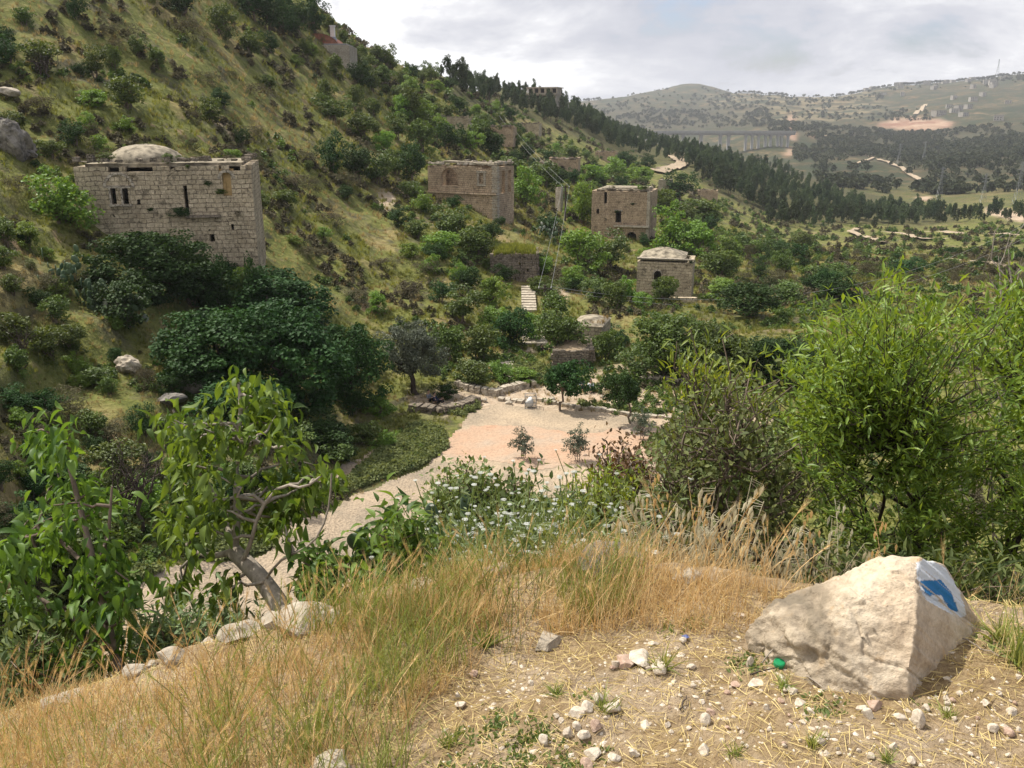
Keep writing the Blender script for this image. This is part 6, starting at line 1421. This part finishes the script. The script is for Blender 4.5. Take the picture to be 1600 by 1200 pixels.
TALL = [(-60, 1128), (200, 1082), (430, 990), (640, 935), (760, 900), (900, 885), (1100, 893), (1260, 925), (1215, 960), (1150, 985), (1000, 985), (860, 1000), (760, 1030), (690, 1090), (640, 1150), (520, 1240), (-60, 1400)]
P, u, v = near_pts_in([TALL], 38000, 3)
keep = fbm(P[:, 0]*3.2, P[:, 1]*3.2, 3, 71) > .38; P = P[keep]; u = u[keep]; v = v[keep]
hgt = np.where(u > 620, .105, .075)*(0.45+1.2*fbm(P[:, 0]*1.7, P[:, 1]*1.7, 2, 8))
blades('straw_grass', P, BL, hgt, M['dry_stalk'], 'golden dry grass covering the bank in the foreground', 5, .28)
GR = [(280, 1400), (330, 1080), (430, 1010), (560, 960), (700, 920), (900, 900), (1000, 900), (980, 960), (850, 1000), (700, 1060), (650, 1140), (600, 1220), (560, 1400)]
P, u, v = near_pts_in([GR], 17000, 4); keep = fbm(P[:, 0]*2.4, P[:, 1]*2.4, 3, 33) > .37; P = P[keep]
blades('green_grass', P, BL, .17, M['green_stalk'], 'green grass stems standing among the dry grass', 6, .16)
EAR = [ear_tmpl(1), ear_tmpl(2)]
P, u, v = near_pts_in([TALL], 2000, 7); blades('dry_grass_ears', P, EAR, .20, M['dry_stalk'], 'bristly golden grass ears above the dry grass', 7, .22, (.12, 0))
P, u, v = near_pts_in([[(-60, 1160), (300, 1080), (330, 1400), (-60, 1400)]], 5000, 24); keep = fbm(P[:, 0]*2.6, P[:, 1]*2.6, 3, 35) > .42; blades('green_blades', P[keep], BL, .15, M['green_stalk'], 'thin green grass in the lower left corner', 26, .2)
P, u, v = near_pts_in([GR], 1700, 8); blades('green_grass_ears', P, EAR, .22, M['green_stalk'], 'green bristly grass ears on tall stems', 8, .15, (.1, 0))
BARE = [(520, 1400), (640, 1150), (760, 1040), (1000, 990), (1200, 960), (1300, 940), (1700, 950), (2300, 980), (2300, 1500), (1700, 1400)]
P, u, v = near_pts_in([BARE], 5200, 9); keep = fbm(P[:, 0]*3.1, P[:, 1]*3.1, 3, 13) > .46; blades('short_dry_grass', P[keep], BL, .045, M['dry_stalk'], 'short trodden dry grass on the stony ground', 9, .7)
P, u, v = near_pts_in([BARE], 5200, 10); keep = fbm(P[:, 0]*4, P[:, 1]*4, 3, 14) > .54; 
blades('small_weeds', np.repeat(P[keep], 9, 0)+np.random.default_rng(2).normal(size=(keep.sum()*9, 3))*np.array([.02, .02, 0]), [SMALL and (np.c_[SMALL[0][:, 0]*1.0, SMALL[0][:, 2], SMALL[0][:, 1]], SMALL[1])], .017, M['herb'], 'small green weeds on the stony ground', 10, .9, cat='weeds')
P, u, v = near_pts_in([[(1500, 960), (1700, 950), (2300, 970), (2300, 1150), (1700, 1100), (1560, 1100), (1530, 1020)], [(1240, 925), (1330, 935), (1300, 915)]], 2600, 12); blades('dry_grass_clumps', P, BL+EAR, .11, M['dry_stalk'], 'dry grass growing round the right side of the boulder', 11, .3)
# straw litter lying flat
P, u, v = near_pts_in([[(-80, 1110), (430, 980), (900, 880), (1300, 920), (1700, 945), (2300, 970), (2300, 1500), (-80, 1420)]], 15000, 14)
g = np.random.default_rng(6); n = len(P); d = unit(np.c_[g.normal(size=(n, 2)), g.normal(0, .12, n)]); Mx = frames(d, np.array([[0, 0, 1.]]), g.uniform(.015, .07, n)); Mx[:, :, 0] *= .03/ (np.linalg.norm(Mx[:, :, 0], axis=1)/.05)[:, None]
mb = MB(); mb.stamp(np.array([(-.5, -.5, .02), (.5, -.5, .02), (.4, .5, .06), (-.4, .5, .03)]), [np.array([(0, 1, 2, 3)])], Mx, P+np.array([0, 0, .008]), g.uniform(0, 1, n)); o = mb.build('straw_litter', M['dry_stalk']); tag(o, 'broken straw lying on the ground', 'straw', kind='stuff')
# wild oats at the crest on the right
OAT = MB(); g = np.random.default_rng(8); t = np.linspace(0, 1, 7); S = np.c_[.22*t**2, 0*t, t*(1-.05*t)]; OAT.tube(S, .0028, 3, cap=False)
for i in range(13):
    k = g.uniform(.6, 1.0); p = np.array([.22*k*k, 0, k*(1-.05*k)]); q_ = p+np.array([g.normal()*.06+.02, g.normal()*.06, -.01-g.uniform(0, .04)]); OAT.tube([p, q_], .0015, 3, cap=False)
    w = .014; OAT.quads([[q_, q_+(w, 0, -.03), q_+(0, 0, -.095), q_+(-w, 0, -.03)], [q_, q_+(0, w, -.03), q_+(0, 0, -.095), q_+(0, -w, -.03)]])
OT = (np.concatenate(OAT.v), [np.concatenate([a for a, _ in OAT.f[4]])])
g = np.random.default_rng(19); x_ = []
while len(x_) < 120:
    u, v, d = g.uniform(930, 1330), g.uniform(770, 880), g.uniform(3.3, 4.0); 
    if v > 780+abs(u-1080)*.12: p = pt(u, v, d); x_.append(p)
g2_ = [(p.x, p.y, p.z-.42) for p in x_]
blades('wild_oats', np.array(g2_), [OT], .45, M['oat'], 'pale wild oats with hanging husks at the crest before the thorn bush', 12, .18, (.1, 0))
g2_ = [(p.x, p.y, float(height(p.x, p.y))) for p in [pt(g.uniform(1000, 1620), g.uniform(850, 940), g.uniform(3.2, 3.7)) for _ in range(80)]]
blades('grass_fringe', np.array(g2_), [OT]+BL+EAR, .36, M['dry_stalk'], 'dry tall grass fringe along the crest in front of the bushes', 13, .16)
# ---- the boulder with the trail mark
C_ = [(1168, 1016, 0), (1215, 1030, 0), (1258, 1052, 0), (1298, 1080, 0), (1360, 1096, 0), (1418, 1098, 0)]
base = [hn(u, v)-Vector((0, 0, .03)) for u, v, _ in C_]; dC = depth(base[-1])
K = [(p.x, p.y, p.z) for p in base]
def kp(u, v, dd): K.append(tuple(pt(u, v, dC+dd)))
kp(1163, 1008, .30); kp(1195, 955, .34); kp(1232, 930, .33); kp(1300, 903, .30); kp(1345, 884, .27); kp(1393, 871, .24); kp(1437, 874, .22); kp(1428, 905, .14); kp(1432, 960, .06); kp(1424, 1040, .0)
kp(1474, 884, .32); kp(1498, 926, .36); kp(1512, 955, .36); kp(1536, 990, .36); kp(1495, 1028, .20); kp(1480, 1048, .16)
kp(1250, 990, .15); kp(1330, 930, .16); kp(1400, 890, .17); kp(1340, 1000, .06)
for u, v, dd in ((1190, 1010, .7), (1250, 930, .75), (1350, 890, .72), (1440, 890, .7), (1510, 960, .7), (1530, 1010, .6)): kp(u, v, dd)
bm = bmesh.new(); vs = [bm.verts.new(k) for k in K]; r_ = bmesh.ops.convex_hull(bm, input=vs); bmesh.ops.delete(bm, geom=[v for v in bm.verts if not v.link_faces], context='VERTS')
bmesh.ops.triangulate(bm, faces=bm.faces)
for _ in range(7): bmesh.ops.subdivide_edges(bm, edges=[e for e in bm.edges if e.calc_length() > .0075], cuts=1, use_grid_fill=True); bmesh.ops.triangulate(bm, faces=bm.faces)
for _ in range(2): bmesh.ops.smooth_vert(bm, verts=bm.verts, factor=.5, use_axis_x=True, use_axis_y=True, use_axis_z=True)
bm.normal_update(); Vb_ = np.array([v.co for v in bm.verts]); Nb = np.array([v.normal for v in bm.verts]); Fb = np.array([[v.index for v in f.verts] for f in bm.faces]); bm.free()
a3 = Vb_[:, 0]*.8+Vb_[:, 2]*.9; b3 = Vb_[:, 1]+Vb_[:, 2]*.5
dsp = (fbm(a3*7, b3*7, 4, 5)-.5)*.05+(fbm(a3*34, b3*34, 4, 6)-.5)*.014
led = np.abs(((Vb_[:, 2]*7+Vb_[:, 0]*5+fbm(a3*5, b3*5, 3, 8)*2.2) % 1)-.5)*2; dsp += -.006*(led < .12)
leftm = np.clip((-Vb_[:, 0]+Vb_[:, 0].mean()-.08)*5, 0, 1); dsp += leftm*((fbm(a3*22, b3*22, 4, 15)-.5)*.04)
Vb_ = Vb_+Nb*dsp[:, None]
ub, vb_, _ = proj(Vb_); wj = (fbm(a3*60, b3*60, 3, 21)-.5)*2.5; ub2, vb2 = ub+wj, vb_+wj
front = (Nb[:, 1] < .35) | True
blue = inpoly(ub2, vb2, [(1436, 908), (1470, 906), (1486, 925), (1499, 957), (1484, 953), (1471, 930), (1448, 930)])
white = inpoly(ub2+wj*2.5, vb2+wj*2, [(1432, 880), (1450, 872), (1476, 886), (1500, 924), (1512, 962), (1500, 966), (1470, 950), (1450, 940), (1436, 922)])
near_f = Nb[:, 1] < .45
wear = fbm(a3*80, b3*80, 3, 25)
pb = (blue & near_f & (wear > .23)).astype(float); pw = (white & near_f & (wear > .28)).astype(float)*.9*(1-pb)
n = NM('painted_sandstone'); o_ = n.pos(); f1 = n.noise(6, 7, .65, o_, .5); f2 = n.noise(70, 5, .7, o_); f3 = n.noise(16, 4, .6, o_, off=(3, 4, 5))
c = n.ramp(f1, [(.30, (.38, .29, .20)), (.48, (.54, .43, .31)), (.66, (.63, .53, .40))]); c = n.mix(1.0, c, n.ramp(f2, [(.3, .78), (.6, 1.06)]), 'MULTIPLY'); c = n.mix(n.ramp(f3, [(.62, 0.0), (.72, .5)]), c, (.60, .36, .14))
lf_ = n.attr('lichen'); c = n.mix(n.math('MULTIPLY', lf_, n.ramp(f1, [(.4, 1.0), (.6, .35)])), c, (.20, .165, .12))
mk = n.N('ShaderNodeAttribute', attribute_name='paint'); s3 = n.N('ShaderNodeSeparateColor', {0: mk.outputs['Color']})
c = n.mix(s3.outputs[0], c, (.62, .64, .66)); c = n.mix(s3.outputs[2], c, (.035, .17, .36))
bmat = n.end(n.bsdf(c, .9, .15, n.bump(n.math('ADD', f2, n.math('MULTIPLY', f1, .5)), .8, .012)))
o = mesh_obj('boulder', Vb_, [Fb], bmat, smooth=True, vattr={'paint': np.stack([pw, pw*0, pb], -1), 'lichen': leftm}); tag(o, 'large pale sandstone boulder with a white and blue painted trail mark on its right face', 'boulder')
# ---- stones
def stone_px(u, v, w, h, label, seed, mat='pebble', sub=3, group='loose stones on the trodden ground', sink=.25, dd=.9, cat='stone', name='stone'):
    P = hn(u, v); s_ = depth(P)/F; return rock(name, P+Vector((0, 0, h*s_*(.5-sink))), (w*s_, w*s_*dd, h*s_*1.15), seed, mat, label, group, sub, rng.uniform(0, 3), .05, cat)
crest = [(480, 975, 110, 40, 'broad pale rock on the crest just right of the leaning fig trunk'), (430, 975, 60, 30, 'pale rock on the crest right under the leaning fig trunk'), (375, 992, 70, 28, 'long low pale rock on the crest below the fig branches'), (328, 1003, 26, 12, 'small rounded stone lying on top of the crest rocks'),
         (268, 1030, 52, 36, 'angular pale rock on the crest between two flatter ones'), (238, 1040, 20, 12, 'small grey stone left of the angular crest rock'), (213, 1050, 44, 26, 'brownish rock on the crest left of the small grey stone'), (105, 1096, 76, 22, 'flat rock on the crest at the left, half hidden in dry grass'),
         (520, 968, 50, 30, 'pale rock at the right end of the crest rocks by the fig'), (655, 915, 50, 16, 'pale flat rock in grass below the fig shoots'), (770, 886, 62, 36, 'pale rock on the crest in front of the parsley'), (940, 872, 110, 46, 'large rough grey rock on the crest before the parsley and oats'), (990, 872, 60, 34, 'grey rock on the crest right of the large rough one'),
         (1075, 905, 50, 26, 'rounded rock half sunk in the dry grass on the crest'), (855, 1008, 66, 24, 'grey angular rock lying in the dry grass in the middle'), (515, 1212, 84, 46, 'cracked pale rock cut by the bottom edge of the photo')]
for i, (u, v, w, h, l) in enumerate(crest): stone_px(u, v, w, h, l, 100+i, 'rock' if i not in (11, 12) else 'rock_dark', 4, None, .36, cat='rock', name='crest_rock')
main = [(955,1112,30,24),(935,1098,26,22),(1000,1030,56,22),(975,1036,40,16),(1030,1048,32,20),(960,1040,18,14),(850,1160,20,20),(888,1150,20,22),(900,1138,18,14),(912,1152,22,14),(932,1138,24,20),(900,1118,30,16),(918,1108,26,16),
        (1172,1040,14,20),(1155,962,20,8),(1068,1002,16,10),(1020,1008,20,10),(1220,1098,14,10),(1240,1082,20,12),(1268,1060,22,18),(1265,1115,18,12),(1250,1100,20,12),(1345,1110,22,14),(1355,1120,20,18),(1366,1106,28,18),(1372,1084,16,14),(1392,1090,12,10),
        (1432,1132,26,34),(1446,1110,16,14),(1480,1114,18,12),(1552,1142,22,14),(1576,1146,20,14),(1580,1114,20,14),(1540,1100,16,10),(1395,1168,16,12),(1425,1192,18,14),(1360,1184,16,10),(1100,1130,22,22),(1110,1116,18,14),(1100,1174,26,16),(1198,1108,14,12),(1203,1142,12,10),
        (1284,1160,22,12),(1290,1150,14,8),(1180,1070,30,12),(1150,1072,20,8),(1320,1070,12,8),(1230,1078,18,10),(1255,1130,14,8),(1310,1130,12,8),(960,1185,24,12),(990,1180,20,14),(915,1200,26,20),(925,1180,34,12),(1080,1045,16,10),(870,1120,14,8),(830,1070,14,10),(720,1105,20,14),(715,1090,14,10),(740,1055,18,14),(1500,1085,14,8),(1560,1085,12,8),(1590,1060,14,10),(1470,1160,10,8),(1515,1180,12,8)]
g = np.random.default_rng(50)
for _ in range(60):
    u, v = g.uniform(1040, 1600), g.uniform(1070, 1195); s_ = g.uniform(6, 12); main.append((u, v, s_*1.2, s_*.8))
for _ in range(26):
    u, v = g.uniform(860, 1180), g.uniform(1010, 1195); s_ = g.uniform(5, 11); main.append((u, v, s_*1.2, s_*.8))
stones = []
for i, (u, v, w, h) in enumerate(main):
    o = stone_px(u, v, w, h, None, 200+i, 'pebble_red' if i % 7 == 3 else 'pebble', 2 if w < 16 else 3); stones.append((o, u, v, w, i % 7 == 3))
P, u, v = near_pts_in([[(640, 1400), (700, 1100), (860, 1010), (1200, 975), (1700, 960), (2300, 980), (2300, 1500), (1700, 1400)]], 4600, 17); g = np.random.default_rng(18); n = len(P); v1, f1_ = ICO[1]
s_ = g.gamma(1.3, .0020, n)+.0014; mb = MB(); Mx = np.stack([unit(np.c_[g.normal(size=(n, 2)), np.zeros(n)]), np.zeros((n, 3)), np.zeros((n, 3))], -1); Mx[:, 0, 1] = -Mx[:, 1, 0]; Mx[:, 1, 1] = Mx[:, 0, 0]; Mx[:, 2, 2] = .7
Mx = Mx*s_[:, None, None]; mb.stamp(v1*np.array([1.2, .9, .8])+g.normal(size=v1.shape)*.12, [f1_], Mx, P+np.array([0, 0, .003]), g.uniform(0, 1, n)); o = mb.build('grit', M['pebble']); tag(o, 'fine stone chips strewn over the bare ground', 'gravel', kind='stuff')
# ---- litter and sticks
P = hn(1217, 1042)+Vector((0, 0, .012)); e = empty('bottle_cap', P); tag(e, 'green plastic bottle cap lying by the left foot of the painted boulder', 'bottle cap'); M['green_plastic'] = plain('green_plastic', (.012, .24, .09), .4, .4, .03, 30)
mb = MB(); k = 40; A = np.arange(k)*2*math.pi/k; rr_ = .0155*(1+.03*(np.arange(k) % 2)); rings = [np.c_[rr_*np.cos(A), rr_*np.sin(A), np.full(k, z)] for z in (-.006, .004)]+[np.c_[.0145*np.cos(A), .0145*np.sin(A), np.full(k, .006)]]
q_ = np.arange(k); mb.add(np.concatenate(rings), [np.concatenate([np.c_[j*k+q_, j*k+(q_+1) % k, (j+1)*k+(q_+1) % k, (j+1)*k+q_] for j in range(2)])]); mb.add(rings[2], [[tuple(range(k))]]); cap = mb.build('cap', M['green_plastic'], e)
mb = MB(); mb.tube([(.0125*math.cos(a), .0125*math.sin(a), .0065) for a in np.linspace(0, 6.28, 24)], .0006, 4); mb.build('rim', M['green_plastic'], e); e.rotation_euler = (R(14), R(4), 0)
M['blue_foil'] = plain('blue_foil', (.08, .11, .28), .4, .5, .1, 30)
P = hn(1070, 1000)+Vector((0, 0, .01)); v_, f_ = rock_shape(5, 3, 8, .25); o = mesh_obj('wrapper', v_*np.array([.013, .009, .006]), [f_], M['blue_foil'], loc=P); tag(o, 'crumpled blue and white wrapper at the edge of the dry grass', 'wrapper')
for i, (a, b, r_, l) in enumerate([((1190, 1040), (1224, 992), .0022, 'pale straight twig leaning against the left flank of the boulder'), ((1172, 1058), (1212, 1048), .003, 'dark twig on the ground left of the bottle cap'), ((1250, 1052), (1290, 1082), .0022, 'pale thin twig on the ground under the boulder front'), ((1062, 1112), (1072, 1092), .0025, 'short dark stick on bare ground left of the stones'), ((1500, 1000), (1560, 1030), .002, 'thin pale twig right of the boulder')]):
    A_, B_ = hn(*a)+Vector((0, 0, .008)), hn(*b)+Vector((0, 0, .01))
    if i == 0: B_ = pt(b[0], b[1], dC+.20)
    mb = MB(); mb.tube(branch_path(tuple(A_), tuple(B_), np.random.default_rng(i), 6, .02), np.linspace(r_, r_*.6, 6), 6); o = mb.build('twig', M['bark_pale' if i % 2 == 0 else 'bark_dark']); tag(o, l, 'twig')
# ---- green tufts on the stony ground
TW = ear_tmpl(3, False)
for i, (u, v, w, h) in enumerate([(1035, 1045, 60, 46), (1225, 1075, 40, 30), (1270, 1165, 50, 34), (945, 1110, 60, 40), (700, 1165, 60, 40), (1590, 1040, 70, 90), (1560, 1000, 60, 60), (760, 1010, 60, 60), (1385, 1190, 40, 30), (1150, 1180, 50, 30), (1480, 1120, 40, 30), (870, 1085, 50, 30)]):
    P = hn(u, v); s_ = depth(P)/F; g = np.random.default_rng(i+300); n = 46; mb = MB(); c = np.c_[g.normal(size=(n, 2))*w*s_*.10, np.zeros(n)]; up = unit(np.c_[g.normal(0, .55, n), g.normal(0, .55, n), np.ones(n)*.8]); x = unit(np.cross(rand_dirs(n, g), up)); y = np.cross(up, x)
    Mx = np.stack([x, y, up], -1)*(h*s_*g.uniform(.5, 1.2, n))[:, None, None]; tt = blade_tmpl(.5, 1, 5, .03); mb.stamp(tt[0], tt[1], Mx, c, g.uniform(0, 1, n)); o = mb.build('grass_tuft', M['green_stalk'], loc=P)
    tag(o, ['green tuft behind the pale stones left of the boulder','small tuft between the bottle cap and the boulder','low tuft in the middle of the stony ground','leafy tuft beside the big grey stone','tuft on the left of the bare earth patch','tall tuft at the right edge','tuft right of the boulder','tuft in front of the dry grass in the middle','small tuft at the bottom edge below the boulder','small tuft at the bottom, left of the low one','tuft below the boulder to the right','small tuft left of the pale stones cluster'][i], 'tuft', 'green tufts on the stony ground')
# ------------------------------------------------------------------ labels for the repeated things: looks, then what they stand by
LM = [('the domed ruin',250,330),('the tall reddish ruin',735,310),('the square brown ruin',970,340),('the stone cottage',1040,435),('the rubble terrace',805,410),('the hilltop house',520,80),('the ruin with the small arch',880,258),
      ('the narrow pale ruin',1037,290),('the dirt track bend',1055,255),('the stone hut',920,512),('the carob thicket',430,560),('the large olive',650,570),('the green clump',1090,545),('the plaza',880,680),('the spring yard',900,610),
      ('the left edge',10,330),('the top left corner',60,40),('the long grey ruin',708,190),('the terraced building',846,150),('the highway bridge',1410,312),('the valley tracks',1350,370),('the right edge',1585,420),('the upper steps',826,468),
      ('the gravel path',480,820),('the dead tree',40,550),('the pale boulder',203,570),('the wooden power poles',870,400),('the pine wood edge',1150,330),('the upper hillside',300,60),('the grassy hillside',500,380),('the middle hillside',430,180),('the skyline shrubs',620,110),('the viaduct',1120,215),('the lower left corner',60,950),('the valley floor',1250,430),('the fields',1450,450)]
def rel(u, v, lu, lv, w):
    dx, dy = u-lu, v-lv
    if abs(dx) < 22 and abs(dy) < 16: return 'beside'
    if abs(dx) > abs(dy)*1.2: return 'right of' if dx > 0 else 'left of'
    return 'below' if dy > 0 else 'above'
_T = ['','twenty','thirty','forty','fifty','sixty','seventy','eighty','ninety']
_O = ['','first','second','third','fourth','fifth','sixth','seventh','eighth','ninth','tenth','eleventh','twelfth','thirteenth','fourteenth','fifteenth','sixteenth','seventeenth','eighteenth','nineteenth']
def ordw(n):
    if n < 20: return _O[n]
    t = ['','','twentieth','thirtieth','fortieth','fiftieth','sixtieth','seventieth','eightieth','ninetieth'][n//10]
    return t if n % 10 == 0 else _T[n//10-1]+'-'+_O[n % 10]
ORD = ['', 'second', 'third', 'fourth', 'fifth', 'sixth', 'seventh', 'eighth', 'ninth', 'tenth', 'eleventh', 'twelfth']
NUMW = ['', 'one', 'two', 'three', 'four', 'five', 'six', 'seven', 'eight', 'nine', 'ten', 'eleven', 'twelve', 'thirteen', 'fourteen', 'fifteen', 'sixteen', 'seventeen', 'eighteen', 'nineteen', 'twenty']
def finish(items, gname):
    """items: (obj, u, v, look, place); ties are told apart by their order from left to right"""
    d = {}
    for it in items: d.setdefault((it[3], it[4]), []).append(it)
    for (look, place), L in d.items():
        L.sort(key=lambda t: t[1])
        for i, (o, u, v, _, _) in enumerate(L):
            if len(L) == 1: lab = f'{look} {place}'
            else:
                pos = 'leftmost' if i == 0 else ('rightmost' if i == len(L)-1 else (f'{ordw(i+1)} from left' if i <= len(L)//2 else f'{ordw(len(L)-i)} from right'))
                lab = f'{look} {place}, {pos}'+(f' of {NUMW[len(L)]}' if len(L) < 7 and len(f'{look} {place}'.split()) < 10 else '')
            o['label'] = lab
            if gname: o['group'] = gname(o) if callable(gname) else gname
items = []
HG = {'bush': 'green shrubs of the hillside', 'bright': 'bright shrubs of the hillside', 'dark': 'dark shrubs of the hillside', 'scrub': 'dry shrubs of the hillside', 'pine': 'pines of the valley wood', 'cypress': 'cypresses by the terraced building', 'tree': 'trees'}
for e, kd, u, v, wpx, has, grp in placed:
    if has: continue
    lm = min(LM, key=lambda t: ((t[1]-u)**2+((t[2]-v)*1.4)**2))
    size = 'small' if wpx < 26 else ('medium' if wpx < 48 else 'large')
    if kd == 'pine': size = 'tall' if e.scale[2] > 8.2 else 'short'
    items.append((e, u, v, f'{size} {LOOKL[kd]}', f'{rel(u, v, lm[1], lm[2], wpx)} {lm[0]}')); e['group'] = HG.get(kd, 'trees')
finish(items, None)
SL = [('the bottle cap',1217,1042),('the boulder front',1360,1090),('the big grey stone',955,1110),('the white crest slab',1000,1030),('the bottom edge',1200,1190),('the right edge',1585,1120),('the bare earth patch',780,1120),('the dark twig',1190,1055),('the egg shaped stone',1432,1132),('the bottom right corner',1570,1185),('the green tuft',1035,1045),('the low tuft',1270,1160)]
items = []
for o, u, v, w, red in stones:
    lm = min(SL, key=lambda t: ((t[1]-u)**2+((t[2]-v)*1.4)**2)); size = 'tiny' if w < 10 else ('small' if w < 17 else ('medium' if w < 25 else 'large'))
    items.append((o, u, v, f"{size} {'pinkish' if red else 'pale'} angular stone", f'{rel(u, v, lm[1], lm[2], w)} {lm[0]}'))
finish(items, None)
items = []
for e, u, v in village:
    items.append((e, u, v, 'far pale block house', 'near the crest of the right hill' if v < 130 else ('on the slope above the clay scar' if v < 162 else 'beside the clay scar'))); tag(e, None, 'house', 'houses of the far village')
finish(items, None)
items = [(o, proj(np.array(o.location))[0], 0, 'white flowering parsley plant', 'on the bank edge') for o in C.objects if o.name.startswith('white_flowering_plant')]
finish(items, None)
for o in list(C.objects):
    if o.parent and 'category' in o: del o['category']
# ------------------------------------------------------------------ the air
hz = NM('haze'); vol = hz.N('ShaderNodeVolumePrincipled', {'Color': (.87, .89, .95, 1), 'Density': HAZE_D, 'Anisotropy': 0.2}); hz.t.links.new(vol.outputs[0], hz.out.inputs['Volume'])
zmin, zmax = float(Vs[:, 2].min())-1, float(Vs[:, 2].max())+25
mb = MB(); mb.box((0, 0, (zmin+zmax)/2), (12600, 12600, zmax-zmin)); o = mb.build('haze', hz.m); tag(o, 'thin pale haze filling the valley air', 'haze', kind='stuff')
